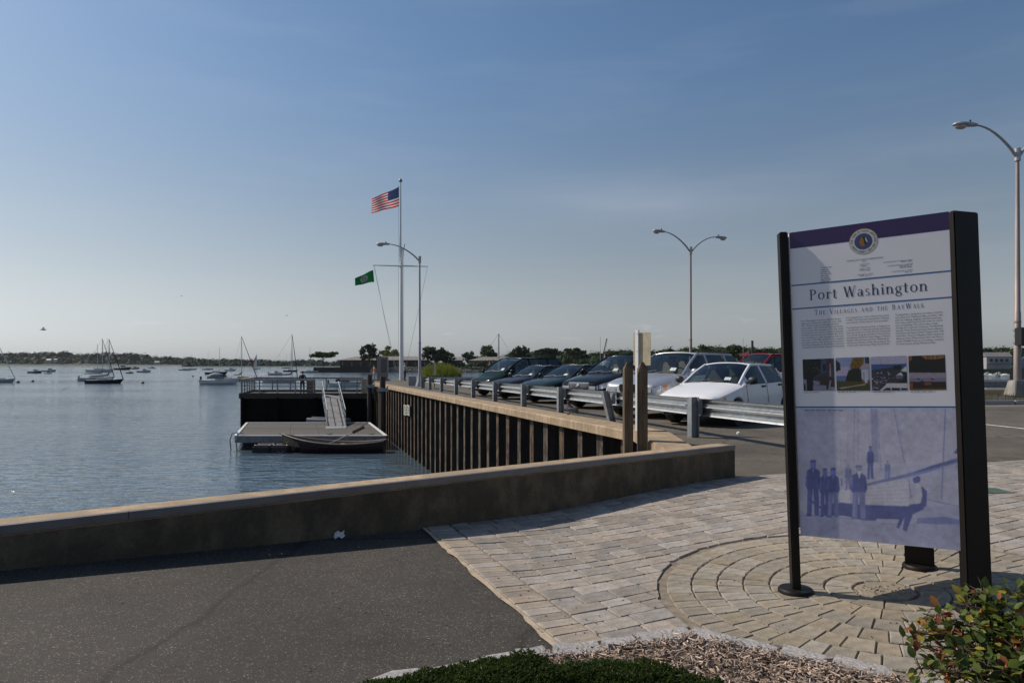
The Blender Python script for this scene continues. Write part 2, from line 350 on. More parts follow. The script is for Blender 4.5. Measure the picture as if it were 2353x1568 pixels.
mat('granite', (.30, .285, .28), .8, 0, .35, 55, .5, 50, col2=(.46, .44, .43)); mat('monument', (.23, .19, .175), .5, 0, .2, 30)
mat('sand', (.42, .34, .25), .95, 0, .25, 12, .3, 120)
mat('paver_field', (.272, .240, .210), .85, 0, .2, 22, .35, 90, island=.24)
mat('paver_border', (.29, .245, .20), .85, 0, .18, 22, .35, 90, island=.2)
mat('paver_ring', (.252, .218, .172), .85, 0, .2, 18, .4, 80, island=.15)
mat('bark', (.09, .07, .055), .9, 0, .3, 6, .5, 20, stretch=(3, 3, .5))
mat('tan', (.42, .36, .25), .7, 0, .2, 6); mat('orange_cloth', (.6, .16, .07), .8); mat('navy_cloth', (.02, .026, .05), .85); mat('black_cloth', (.012, .012, .014), .85)
mat('grey_cloth', (.22, .23, .27), .85); mat('white_cloth', (.75, .75, .75), .85); mat('blue_canvas', (.012, .022, .10), .7); mat('navy_canvas', (.014, .02, .045), .7)
mat('grey_canvas', (.16, .18, .20), .7); mat('grey_rubber', (.17, .18, .2), .5); mat('white_gel', (.62, .63, .62), .25, 0, .06, 2, coat=.4); mat('grey_gel', (.40, .42, .43), .3, 0, .08, 2, coat=.3)
mat('black_gel', (.013, .013, .016), .25, 0, .2, 2, coat=.4); mat('cream', (.55, .45, .28), .5, 0, .1, 4); mat('red_brown', (.030, .011, .010), .35, 0, .3, 4, stretch=(.5, 3, 3), coat=.2)
mat('mast', (.45, .44, .42), .45, .4, .1, 4); mat('sail', (.7, .68, .66), .8); mat('sail_red', (.55, .12, .1), .8); mat('yellow_gel', (.5, .33, .1), .35)
HAZE = .000035
# ================================================================ the setting: water, ground, road, walls
def struct(o, label=None): return tag(o, label, None, None, 'structure')
b = MB()
ys = [-30, 0, 10, 20, 30, 40, 55, 75, 100, 150, 250, 400, 700, 1200, 2000, 4100]
xs = [-4100, -2500, -1000, -400, -150, -60, -25, -10, 0, 10, 25, 60, 150, 400, 1000, 2500, 4100]
for y in ys:
    for x in xs: b.v.append((x, y, WATER))
for j in range(len(ys)-1):
    for i in range(len(xs)-1):
        q = j*len(xs)+i; b.f.append((q, q+1, q+1+len(xs), q+len(xs))); b.m.append(0)
struct(b.build('water', water_mat()))
WL, WR = Vector((-2.947, 3.93)), Vector((2.555, 7.825))
wd = (WR - WL).normalized(); wn = Vector((-wd.y, wd.x))            # wn points to the water
P0, P1, P2 = Vector((2.28, 8.2)), Vector((2.34, 13.2)), Vector((-13.5, 61.5))
def XL(Y):
    if Y < 7.9: return WL.x + (Y - WL.y) * wd.x / wd.y - .16
    if Y < 13.2: return P0.x + (P1.x-P0.x)*(Y-8.0)/5.2 + .25
    if Y < 61.5: return P1.x + (P2.x-P1.x)*(Y-13.2)/48.3 + .3
    return -13.3
def XR(Y):
    if Y < 22: return 70
    if Y < 29.5: return 70 + (14-70)*(Y-22)/7.5
    return 14 + (9-14)*(Y-29.5)/46.5
b = MB(); rows = [-4 + .25*i for i in range(72)] + [14 + i for i in range(65)]
ofs = [.25*i for i in range(56)] + [14+1.0*i for i in range(10)] + [24+4.0*i for i in range(15)]
for Y in rows:
    a, c = XL(Y), XR(Y)
    for k_, t in enumerate(ofs):
        X = min(a + t, c) if k_ < len(ofs)-1 else c; b.v.append((X, Y, zg(X, Y) - .002))
n = len(ofs)
def is_lot(x, y): return y > 7.78+(x-2.5)*.31 if x < 7.2 else y > 9.25
for j in range(len(rows)-1):
    for i in range(n-1): b.f.append((j*n+i, j*n+i+1, (j+1)*n+i+1, (j+1)*n+i)); b.m.append(1 if is_lot(b.v[j*n+i][0]+.12, b.v[j*n+i][1]+.12) else 0)
struct(b.build('ground', [M['asphalt'], M['lot_asphalt']], smooth=60))
# shore face under the far edges of the land
b = MB(); edge = [(XR(Y), Y) for Y in (29.5, 40, 60, 78)] + [(-13.3, 78), (-13.3, 61.5)]
for i in range(len(edge)-1):
    (x0, y0), (x1, y1) = edge[i], edge[i+1]
    b.add([(x0, y0, zg(x0, y0)), (x1, y1, zg(x1, y1)), (x1, y1, -6), (x0, y0, -6)], [(0, 1, 2, 3)])
edge = [(70, 22), (14, 29.5)]
b.add([(70, 22, -1.4), (14, 29.5, -1.4), (14, 29.5, -6), (70, 22, -6)], [(0, 1, 2, 3)])
struct(b.build('shore', M['grey_concrete']))
def sheet(name, m, poly, lift, step=.5):             # thin sheet that follows the ground
    bm = bmesh.new(); vs = [bm.verts.new((x, y, 0)) for x, y in poly]; bm.faces.new(vs)
    x0, x1 = min(p[0] for p in poly), max(p[0] for p in poly); y0, y1 = min(p[1] for p in poly), max(p[1] for p in poly)
    x = x0 + step
    while x < x1:
        bmesh.ops.bisect_plane(bm, geom=bm.verts[:]+bm.edges[:]+bm.faces[:], plane_co=(x, 0, 0), plane_no=(1, 0, 0)); x += step
    y = y0 + step
    while y < y1:
        bmesh.ops.bisect_plane(bm, geom=bm.verts[:]+bm.edges[:]+bm.faces[:], plane_co=(0, y, 0), plane_no=(0, 1, 0)); y += step
    for v in bm.verts: v.co.z = zg(v.co.x, v.co.y) + lift
    bmesh.ops.recalc_face_normals(bm, faces=bm.faces[:])
    if bm.faces[:] and bm.faces[0].normal.z < 0: bmesh.ops.reverse_faces(bm, faces=bm.faces[:])
    me = bpy.data.meshes.new(name); bm.to_mesh(me); bm.free(); me.materials.append(m)
    return link(name, me)
def strip(a, b_, wdt):                               # ground quad along a line
    a = Vector(a[:2]); b_ = Vector(b_[:2]); d = (b_-a).normalized(); r = Vector((-d.y, d.x))*wdt/2
    return [tuple(a+r), tuple(a-r), tuple(b_-r), tuple(b_+r)]
# road markings, traffic island with its kerb
struct(tag(sheet('road_line', mat('line_paint', (.62, .61, .57), .7, 0, .25, 9), strip(G(2210, 969), G(2500, 1000), .11), .004)), 'worn white stop line across the asphalt road')
struct(tag(sheet('road_line', M['line_paint'], strip((14.0, 20.9), (36, 18.2), .10), .004)), 'thin white edge line beside the kerb of the island')
isl = [(13.9, 21.6), (40, 18.4), (44, 23.5), (14, 27.4)]
o = thing('traffic_island', 'raised asphalt island with worn pale kerb under the double lamp post', 'traffic island'); struct(o)
MB().prism(isl, -1.5, lambda x, y: zg(x, y)+.115).build('island_top', M['asphalt'], o)
kb = Vector((40-13.9, 18.4-21.6)); kl = kb.length; kb.normalize(); t = 0
while t < 22:
    a = Vector((13.9, 21.6)) + kb*t; c = a + kb*1.78; q = Vector((kb.y, -kb.x))*.075
    MB().prism([tuple(a-q*0), tuple(a+q*2), tuple(c+q*2), tuple(c-q*0)], -1.5, lambda x, y: zg(x, y)+.135).build('kerb_stone', M['granite'], o, bevel=.02)
    t += 1.8
# ---------------------------------------------------------------- low sea wall in front
sw = thing('sea_wall', 'low concrete sea wall with steel edged top crossing beside the plaza', 'wall', (0, 0, 0))
ZT = -.936
A, Bp = WL - wd*9, WR
def wq(s, q, z): p = WL + wd*s + wn*q; return (p.x, p.y, z)
Ltot = (WR-WL).length
b = MB(); n = 40
for i in range(n+1):
    s = -9 + (Ltot+9)*i/n
    z0 = zg(*(WL+wd*s)) - .15
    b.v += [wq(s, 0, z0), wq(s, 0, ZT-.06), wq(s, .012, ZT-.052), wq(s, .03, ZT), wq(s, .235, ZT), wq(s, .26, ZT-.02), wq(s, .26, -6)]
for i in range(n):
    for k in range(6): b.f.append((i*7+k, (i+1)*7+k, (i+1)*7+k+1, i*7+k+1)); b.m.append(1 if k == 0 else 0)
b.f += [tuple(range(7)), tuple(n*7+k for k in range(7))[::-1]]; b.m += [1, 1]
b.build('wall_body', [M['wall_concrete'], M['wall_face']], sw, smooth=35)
s = -9
while s < Ltot - .01:
    e = min(s+1.93, Ltot+.002)
    b = MB(); b.add([wq(s, -.007, ZT-.046), wq(s, -.007, ZT+.003), wq(s, .012, ZT+.006), wq(s, .04, ZT+.004), wq(s, .04, ZT-.01), wq(s, .002, ZT-.046),
                     wq(e-.004, -.007, ZT-.046), wq(e-.004, -.007, ZT+.003), wq(e-.004, .012, ZT+.006), wq(e-.004, .04, ZT+.004), wq(e-.004, .04, ZT-.01), wq(e-.004, .002, ZT-.046)],
                    [(0,1,2,3,4,5), (11,10,9,8,7,6)] + [(i, 6+i, 6+(i+1)%6, (i+1)%6) for i in range(6)])
    b.build('edge_strip', M['wall_edge'], sw); s += 1.93
# ---------------------------------------------------------------- steel sheet pile bulkhead with its concrete cap
bh = thing('bulkhead', 'rusty dark sheet pile bulkhead under a tan concrete cap beside the parking lot', 'bulkhead', (P1.x, P1.y, -1.35))
bd = (P2-P1).normalized(); bn = Vector((bd.y, -bd.x)); bl = (P2-P1).length     # bn points to the land
def capz(x, y): return zg(x, y) + .035
def capseg(a, c, wdt=.74, out=0.0, nm='cap_segment', dz=-.2):
    d = (c-a).normalized(); nn = Vector((d.y, -d.x))
    prof = [(0, dz), (0, -.03), (.03, 0), (wdt-.02, 0), (wdt, -.02), (wdt, dz)]
    b = MB(); vs = []
    for p in (a, c):
        for q, z in prof: r = p + nn*q; vs.append((r.x, r.y, capz(p.x, p.y)+z))
    b.add(vs, [tuple(range(6)), tuple(range(6, 12))[::-1]] + [(i, 6+i, 6+(i+1) % 6, (i+1) % 6) for i in range(6)])
    return b.build(nm, M['pale_concrete'], bh, world=True)
t = 0
while t < bl:
    a, c = P1+bd*t, P1+bd*min(t+4.6-.012, bl); capseg(a, c); t += 4.6
MB().prism([(2.28, 8.2), (2.62, 8.02), (3.05, 13.19), (2.34, 13.19)], lambda x, y: capz(x, y)-.2, capz).build('cap_segment', M['pale_concrete'], bh, world=True, bevel=.02)
pms = []
for i in range(46):
    s = -.6 + i*1.10
    if len(pms) < 5:
        fw_ = random.uniform(.24, .36); b = MB(); pr = [(0, 0), (fw_, 0), (fw_+.15, .36), (.95, .36), (1.10, 0)]
        def q(p): return (p[0]*bd.x + p[1]*bn.x, p[0]*bd.y + p[1]*bn.y)
        for k in range(4):
            (x0, y0), (x1, y1) = q(pr[k]), q(pr[k+1]); th = bn*.014
            b.add([(x0,y0,-4.7),(x1,y1,-4.7),(x1,y1,-.12),(x0,y0,-.12),(x0+th.x,y0+th.y,-4.7),(x1+th.x,y1+th.y,-4.7),(x1+th.x,y1+th.y,-.12),(x0+th.x,y0+th.y,-.12)],
                  [(0,1,2,3),(7,6,5,4),(0,4,5,1),(2,6,7,3),(1,5,6,2),(0,3,7,4)], 1 if k == 0 else 0)
        # a wale clip and lumpy crust on the outer flange
        o = b.build('sheet_pile', [M['sheet_dark'], M['sheet_rust' if len(pms) in (1, 4) else 'sheet_crust']], bh); pms.append(o.data)
    else: o = link('sheet_pile', random.choice(pms), bh)
    p = P1 + bd*s + bn*.13; o.location = (p.x - P1.x, p.y - P1.y, zg(p.x, p.y)+1.35)
# backing face behind the last stretch to the sea wall
b = MB(); b.add([(P0.x+.1, P0.y-.6, -1.5), (P1.x+.13, P1.y, -1.5), (P1.x+.13, P1.y, -6), (P0.x+.1, P0.y-.6, -6)], [(0, 1, 2, 3)]); b.build('return_wall', M['wet_black'], bh, world=True)
b = MB(); b.add([(P2.x, P2.y, -1.5), (-13.3, P2.y+.05, -1.5), (-13.3, P2.y+.05, -6), (P2.x, P2.y, -6)], [(0, 1, 2, 3)]); b.build('return_wall', M['wet_black'], bh, world=True)
# concrete wall with guard rail on the right shore
fw = thing('shore_wall', 'tan concrete shore wall with steel rail beyond the road and traffic island', 'wall', (20, 27.9, -1.3))
a, c = Vector((14.2, 28.7)), Vector((48, 24.1)); d = (c-a).normalized()
for k in range(8):
    p, q = a+d*(k*4.25), a+d*(k*4.25+4.235)
    MB().beam((p.x, p.y, -1.28), (q.x, q.y, -1.28), .3, .42).build('wall_block', mat('ochre_concrete', (.50, .33, .16), .85, 0, .2, 3, .3, 40), fw, world=True)
MB().extr([(-.09, 0), (-.02, .09), (-.09, .16), (-.02, .25), (-.09, .33), (-.14, .33), (-.07, .25), (-.14, .16), (-.07, .09), (-.14, 0)][::-1], (a.x, a.y, -.99), (c.x, c.y, -.99)).build('guard_beam', M['galv'], fw, world=True)
for k in range(9):
    p = a+d*(k*4.0+.3); MB().box(p.x-.07, p.x+.07, p.y+.02, p.y+.16, -1.1, -.64).build('post', M['galv_dull'], fw, world=True)
# ---------------------------------------------------------------- pier
pr = thing('pier', 'dark timber fishing pier with grey rails reaching out from the bulkhead', 'pier', (-17, 57, -2.5))
ZD = -2.5
FLp, FRp, BRp, BLp = (-21.5, 54), (-10.6, 54), (-12.7, 61), (-23.2, 61)
pl = [FLp, FRp, BRp, BLp]
MB().prism(pl, ZD-.18, ZD).build('deck', M['dark_wood'], pr, world=True)
i_ = [(-21.35, 54.15), (-10.5, 54.15), (-12.6, 60.8), (-23.0, 60.8)]
MB().prism(i_, -6, ZD-.19).build('timber_sheeting', M['wet_black'], pr, world=True)
def seq(a, c, n): return [(a[0]+(c[0]-a[0])*i/n, a[1]+(c[1]-a[1])*i/n) for i in range(n+1)]
for a, c in ((FLp, FRp), (FLp, BLp), (BLp, BRp)):
    MB().beam((a[0], a[1], ZD-.06), (c[0], c[1], ZD-.06), .2, .42).build('curb_beam', M['dark_wood'], pr, world=True)
def rail(a, c, n, w=.24):
    a = Vector((*a, ZD)); c = Vector((*c, ZD)); d = (c-a).normalized()
    MB().beam(a+Vector((0,0,1.22))-d*.1, c+Vector((0,0,1.20))+d*.1, w, .15).build('top_rail', M['rail_wood'], pr, world=True)
    for z in (.42, .72, .98): MB().tube([a+Vector((0,0,z)), c+Vector((0,0,z))], .022, 6).build('rail_bar', M['galv_dull'], pr, world=True)
    for i in range(n+1):
        p = a+(c-a)*i/n; MB().box(p.x-.045, p.x+.045, p.y-.03, p.y+.03, ZD+.15, ZD+1.17).build('rail_post', M['galv_dull'], pr, world=True)
rail((-21.4, 54), (-15.7, 54), 4); rail((-13.5, 54), (-11.0, 54), 2); rail((-21.4, 54.1), (-23.0, 60.9), 5); rail((-23.0, 61), (-13.4, 61), 6)
for p in ((-21.3, 54.05), (-18.5, 53.95), (-15.5, 53.95), (-13.2, 53.95)):
    MB().tube([(p[0], p[1]-.1, -6), (p[0], p[1]-.1, ZD-.2)], .16, 10).build('fender_pile', M['wet_black'], pr, world=True)
# ---------------------------------------------------------------- floating dock, gangway
fd = thing('floating_dock', 'weathered floating dock with pale edge moored against the pier', 'floating dock', (-13.5, 46, WATER))
D = [Vector((-16.77, 41.4)), Vector((-7.63, 41.4)), Vector((-10.6, 50.6)), Vector((-19.63, 50.6))]
b = MB(); nP = 44
for i in range(nP):
    t0, t1 = i/nP, (i+.93)/nP
    l0, l1 = D[0].lerp(D[3], t0), D[0].lerp(D[3], t1); r0, r1 = D[1].lerp(D[2], t0), D[1].lerp(D[2], t1)
    z = -4.4 + random.uniform(-.006, .006)
    for f0, f1 in ((.005, .36+.2*(i % 2)), (.363+.2*(i % 2), .995)):
        pp = [l0.lerp(r0, f0), l0.lerp(r0, f1), l1.lerp(r1, f1), l1.lerp(r1, f0)]
        b.prism([tuple(p) for p in pp], z-.05, z)
tag(b.build('decking', M['deck_wood'], fd, world=True), kind='stuff')
for a, c in ((0, 1), (1, 2), (2, 3), (3, 0)):
    p, q = D[a], D[c]
    MB().beam((p.x, p.y, -4.60), (q.x, q.y, -4.60), .1, .40).build('fascia', mat('fascia_grey', (.20, .20, .21), .7, 0, .25, 3), fd, world=True)
    MB().beam((p.x, p.y, -4.375), (q.x, q.y, -4.375), .16, .045).build('edge_strip', M['white_paint'], fd, world=True)
for k in range(5):
    p = D[0].lerp(D[1], .1+.2*k); q = D[3].lerp(D[2], .1+.2*k)
    MB().beam((p.x, p.y+.3, -5.05), (q.x, q.y-.3, -5.05), 1.1, .6).build('pontoon', M['rubber'], fd, world=True)
for f in (.3, .62, .9):
    p = D[0].lerp(D[1], f); MB().tube([(p.x-.18, p.y+.25, -4.28), (p.x+.18, p.y+.25, -4.28)], .03, 6).box(p.x-.04, p.x+.04, p.y+.22, p.y+.28, -4.4, -4.28).build('cleat', M['galv_dull'], fd, world=True)
MB().tube([(-17.0, 41.3, -5.3), (-17.05, 41.25, -4.6), (-16.95, 41.35, -4.25), (-16.7, 41.6, -4.2)], .04, 6).tube([(-16.6, 41.2, -5.3), (-16.65, 41.15, -4.6), (-16.6, 41.3, -4.25), (-16.35, 41.55, -4.2)], .04, 6).build('ladder_rail', M['galv'], fd, world=True)
gw = thing('gangway', 'steep aluminium gangway with handrails running from pier to floating dock', 'gangway', (-13.3, 50.8, -3.4))
ga, gb = Vector((-14.35, 53.95, ZD+.02)), Vector((-12.25, 47.7, -4.34)); gd = gb-ga; gr = Vector((gd.y, -gd.x, 0)).normalized()*-.62
b = MB(); nS = 26
for i in range(nS):
    p = ga+gd*(i+.5)/nS; b.obox(p, gr*.97, gd.normalized()*(gd.length/nS*.46), Vector((0, 0, .02)))
b.build('ramp_slats', mat('ramp_grey', (.27, .26, .25), .7, 0, .2, 6, island=.15), gw, world=True)
MB().add([tuple(gb+gr*1.1+Vector((0,0,.0))), tuple(gb-gr*1.1), tuple(gb-gr*1.1+Vector((.25,-1.3,-.05))), tuple(gb+gr*1.1+Vector((.25,-1.3,-.05))),
          tuple(gb+gr*1.1+Vector((0,0,-.04))), tuple(gb-gr*1.1+Vector((0,0,-.04))), tuple(gb-gr*1.1+Vector((.25,-1.3,-.06))), tuple(gb+gr*1.1+Vector((.25,-1.3,-.06)))],
         [(0,1,2,3),(7,6,5,4),(0,4,5,1),(1,5,6,2),(2,6,7,3),(3,7,4,0)]).build('toe_plate', mat('plate_grey', (.36, .36, .36), .5, .4, .1, 5), gw, world=True)
for sgn in (1, -1):
    MB().beam(ga+gr*sgn, gb+gr*sgn, .06, .2).build('side_beam', M['galv'], gw, world=True)
    u = Vector((0, 0, 1.05)); u2 = Vector((0, 0, .55))
    MB().tube([ga+gr*sgn+u, ga+gd*.97+gr*sgn+u], .033, 8).tube([ga+gr*sgn+u2, ga+gd*.97+gr*sgn+u2], .026, 6).build('handrail', M['galv'], gw, world=True)
    for k in range(5):
        p = ga+gd*(.02+.95*k/4)+gr*sgn; MB().tube([p, p+u], .024, 6).build('handrail_post', M['galv'], gw, world=True)

o = thing('pier_bin', 'brown timber litter bin on the pier beside the man', 'litter bin', (-16.95, 57.6, ZD))
for k in range(8): MB().box(-.28+.07*k, -.22+.07*k, -.36, -.30, .02, 1.02).build('slat', M['old_wood'], o)
MB().box(-.27, .27, -.29, .3, 0, 1.0).build('bin_body', M['old_wood'], o); MB().box(-.31, .31, -.38, .34, 1.0, 1.06).build('lid', M['rail_wood'], o)
o = thing('timber_bollard', 'tan timber block standing at the inner end of the pier railing', 'bollard', (-11.35, 54.6, ZD))
MB().box(-.62, .30, -.3, .3, 0, 1.12).build('block', M['tan'], o, bevel=.03); MB().box(.0, .22, -.33, -.3, 0, 1.12).build('plank', M['old_wood'], o)
# ================================================================ paved plaza
a0, a1 = G(963, 1200), G(1298, 1492)
e2 = Vector((a0.x-a1.x, a0.y-a1.y)).normalized(); e1 = Vector((e2.y, -e2.x)); O = Vector((a1.x, a1.y))
cc = G(2035, 1361); C0 = Vector((cc.x, cc.y)); RO = 1.27
ED = [G(838, 1574), G(1255, 1498), G(1583, 1452), G(2098, 1560), G(2420, 1640)]
ED = [Vector((p.x, p.y)) for p in ED]
def toW(u, v): return O + e1*u + e2*v
def clip(poly, p, nrm):                              # keep the side where (x-p).n <= 0
    out = []
    for i in range(len(poly)):
        a, b_ = poly[i], poly[(i+1) % len(poly)]; da, db = (a-p).dot(nrm), (b_-p).dot(nrm)
        if da <= 0: out.append(a)
        if da*db < 0: out.append(a + (b_-a)*(da/(da-db)))
    return out
def area(p): return abs(sum(p[i].x*p[(i+1) % len(p)].y-p[(i+1) % len(p)].x*p[i].y for i in range(len(p))))/2
def edclip(poly):
    for i in range(1, 4):
        a, c = ED[i], ED[i+1]; d = (c-a).normalized(); n_ = Vector((d.y, -d.x)); m_ = sum(poly, Vector((0, 0)))/len(poly)
        t = (m_-a).dot(d)
        if -.3 < t < (c-a).length+.3 and (i != 1 or t < (c-a).length) and (i != 2 or t > -.02):
            poly = clip(poly, a - n_*.02, n_)
            if len(poly) < 3: return []
    return poly
BL0 = Vector((2.5, 7.72)); BL1 = Vector((7.2, 9.25))
def wallclip(poly):
    poly = clip(poly, WL - wn*.0, wn)
    if len(poly) >= 3:
        d = (BL1-BL0).normalized(); n_ = Vector((-d.y, d.x)); poly = clip(poly, BL0, n_)
    return poly
def paver_geo(poly, gap=.0032, lift=.016, tilt=True):
    c = sum(poly, Vector((0, 0)))/len(poly)
    if area(poly) < .0011: return None
    a = sum(poly[i].x*poly[(i+1) % len(poly)].y-poly[(i+1) % len(poly)].x*poly[i].y for i in range(len(poly)))
    if a < 0: poly = poly[::-1]
    pl = [poly[0]]
    for q in poly[1:]:
        if (q-pl[-1]).length > .008: pl.append(q)
    if (pl[0]-pl[-1]).length < .008: pl.pop()
    if len(pl) < 3: return None
    poly = pl; n = len(poly); tx, ty = random.gauss(0, .008), random.gauss(0, .008); dz = random.gauss(0, .0012)
    def ring(k, z):
        out = []
        for q in poly:
            v = q-c; l_ = max(v.length, 1e-4); p = c + v*max(.2, (1-k/l_*1.25))
            p = p + Vector((random.gauss(0, .0012), random.gauss(0, .0012)))
            out.append((p.x-c.x, p.y-c.y, zg(p.x, p.y)-zg(c.x, c.y) + z + ((p.x-c.x)*tx+(p.y-c.y)*ty if z > 0 else 0) + dz))
        return out
    vs = ring(gap, -.04)+ring(gap, lift-.006)+ring(gap+.005, lift)
    fs = [tuple(range(2*n, 3*n))] + [(k*n+i, k*n+(i+1) % n, (k+1)*n+(i+1) % n, (k+1)*n+i) for k in range(2) for i in range(n)]
    return c, vs, fs
def on_frame(c, z):
    if c.y < .5: return False
    px, py = CX+F*c.x/c.y, HY-F*z/c.y
    return -40 < px < 2392 and py < 1610
def lay(name, label, pieces, m, piece, limit=300):
    root = thing(name, label, None); tag(root, kind='structure')
    geos = [g for g in (paver_geo(p) for p in pieces) if g]
    vis = [g for g in geos if on_frame(g[0], zg(*g[0])) and not hidden(g[0])]
    vis.sort(key=lambda g: g[0].length); chosen = set(id(g) for g in vis[:limit]); rest = MB()
    for g in geos:
        c, vs, fs = g
        if id(g) in chosen:
            b = MB(); b.add(vs, fs); o = b.build(piece, m, root); o.location = (c.x, c.y, zg(c.x, c.y))
        else: rest.add([(x+c.x, y+c.y, z+zg(c.x, c.y)) for x, y, z in vs], fs)
    if rest.v: tag(rest.build(piece, m, root), kind='stuff')
def hidden(c):                                        # behind the sign's panel
    if c.y < 2: return True
    px = CX+F*c.x/c.y; py = HY-F*zg(*c)/c.y
    return 1840 < px < 2270 and py < 1215
# brick border along the asphalt
pcs = []; v = -.25; BH = .098
while v < 7:
    h = BH*random.uniform(.96, 1.04); q = [toW(0, v), toW(.215, v), toW(.215, v+h), toW(0, v+h)]; v += h
    q = wallclip(q)
    if len(q) >= 3: q = edclip(q)
    if len(q) >= 3: pcs.append(q)
lay('brick_border', 'single course of tan brick pavers edging the plaza beside the asphalt', pcs, M['paver_border'], 'brick')
# random ashlar field
pcs = []; v = -1.2
while v < 9.5:
    h = random.choice((.112, .145, .145)); u = .222
    while u < 9:
        l_ = random.choice((.115, .16, .16, .225, .225, .25))
        q = [toW(u, v), toW(u+l_, v), toW(u+l_, v+h), toW(u, v+h)]; c = toW(u+l_/2, v+h/2); u += l_
        if c.x > 9.5 or c.y < 2.0: continue
        q = wallclip(q)
        if len(q) < 3: continue
        q = edclip(q)
        if len(q) < 3: continue
        dv = c-C0
        if dv.length < RO+.25:
            n_ = -dv.normalized(); q = clip(q, C0 - n_*(RO+.004), n_)
            if len(q) < 3: continue
        pcs.append(q)
    v += h
lay('paver_field', 'pale grey and tan block paving laid in rows across the plaza', pcs, M['paver_field'], 'paver')
# concentric rings round the kiosk
pcs = [[C0+Vector((math.cos(t*math.pi/4+.2), math.sin(t*math.pi/4+.2)))*.165 for t in range(8)]]
r = .17
while r < RO-.05:
    r2 = r+.15 if r+.15 < RO-.04 else RO; n = max(8, round(2*math.pi*(r+.07)/.118)); ph = random.random()
    jit = [random.uniform(-.12, .12) for _ in range(n+1)]; jit[-1] = jit[0]
    for k in range(n):
        t0, t1 = 2*math.pi*(k+ph+jit[k])/n, 2*math.pi*(k+1+ph+jit[k+1])/n; tm = (t0+t1)/2
        def pt(rr, t): return C0+Vector((math.cos(t), math.sin(t)))*rr
        q = [pt(r, t0), pt(r2, t0), pt(r2*1.003, tm), pt(r2, t1), pt(r, t1), pt(r*1.003, tm)]
        q = edclip(q)
        if len(q) >= 3: pcs.append(q)
    r = r2
lay('paver_circle', 'tan block paving laid in concentric rings around the map kiosk', pcs, M['paver_ring'], 'paver')
# bedding sand under the paving, sandy joint beside the asphalt
bed = [tuple(toW(-.02, -.6)), tuple(toW(9, -2.2)), (9.5, 9.8), (2.5, 7.79)]
up = WL + wd*((toW(-.02, 4.8)-WL).dot(wd)); bed = [tuple(toW(.01, -.5)), (4.2, 1.8), (8.6, 4.5), (7.2, 9.15), (2.62, 7.70), (2.56, 7.70), tuple(up)]
struct(sheet('sand_bed', mat('joint_sand', (.20, .165, .125), .95, 0, .3, 14, .3, 120), bed, .0035, .35))
b = MB(); pv = []
for i in range(60):
    t = -.05 + (4.25+.05)*i/59; ww = .035+.03*noise.noise((t*3, 0, 0))+.02*noise.noise((t*11, 5, 0)); pv.append((toW(-.0, t), toW(-max(.012, ww), t)))
for i in range(59):
    q = [pv[i][0], pv[i+1][0], pv[i+1][1], pv[i][1]]; b.add([(p.x, p.y, zg(p.x, p.y)+.009) for p in q], [(0, 1, 2, 3)])
struct(b.build('sand_joint', M['sand']))
# drain cover at the right
g = G(2268, 1131); o = thing('drain_cover', 'dull green utility cover set in the pavers right of the kiosk', 'utility cover', g)
MB().box(-.17, .17, -.13, .13, 0, .024).build('lid', mat('green_lid', (.06, .095, .07), .7, 0, .2, 8), o, bevel=.006)
MB().box(-.19, .19, -.15, .15, -.02, .018).build('collar', M['grey_concrete'], o)
# granite block edging of the planting bed
ge = thing('granite_edging', 'rough grey granite blocks edging the mulch planting bed', 'edging')
for i in range(4):
    a, c = ED[i], ED[i+1]; d = (c-a); l_ = d.length; d.normalize(); n_ = Vector((d.y, -d.x)); t = .02
    while t < l_-.08:
        bl_ = min(random.uniform(.17, .27), l_-t-.005)
        if bl_ < .06: break
        m_ = a + d*(t+bl_/2) + n_*.045; z = zg(m_.x, m_.y)
        bm = bmesh.new(); bmesh.ops.create_cube(bm, size=1)
        bmesh.ops.subdivide_edges(bm, edges=bm.edges[:], cuts=1, use_grid_fill=True)
        for v_ in bm.verts:
            co = v_.co; k = 1 if max(abs(co.x), abs(co.y)) < .4 else .9
            lx, ly, lz = co.x*(bl_-.008)*(.97 if abs(co.z) > .4 else 1), co.y*.10, co.z*.17
            jit = Vector((random.gauss(0, .005), random.gauss(0, .005), random.gauss(0, .006)))
            p = d*lx + n_*ly; v_.co = Vector((p.x, p.y, lz*(k if co.z > 0 else 1)-.045)) + jit
        me = bpy.data.meshes.new('granite_block'); bm.to_mesh(me); bm.free(); me.materials.append(M['granite'])
        me.polygons.foreach_set('use_smooth', [True]*len(me.polygons)); me.set_sharp_from_angle(angle=R(38))
        o = link('granite_block', me, ge); o.location = (m_.x, m_.y, z)
        t += bl_+.006
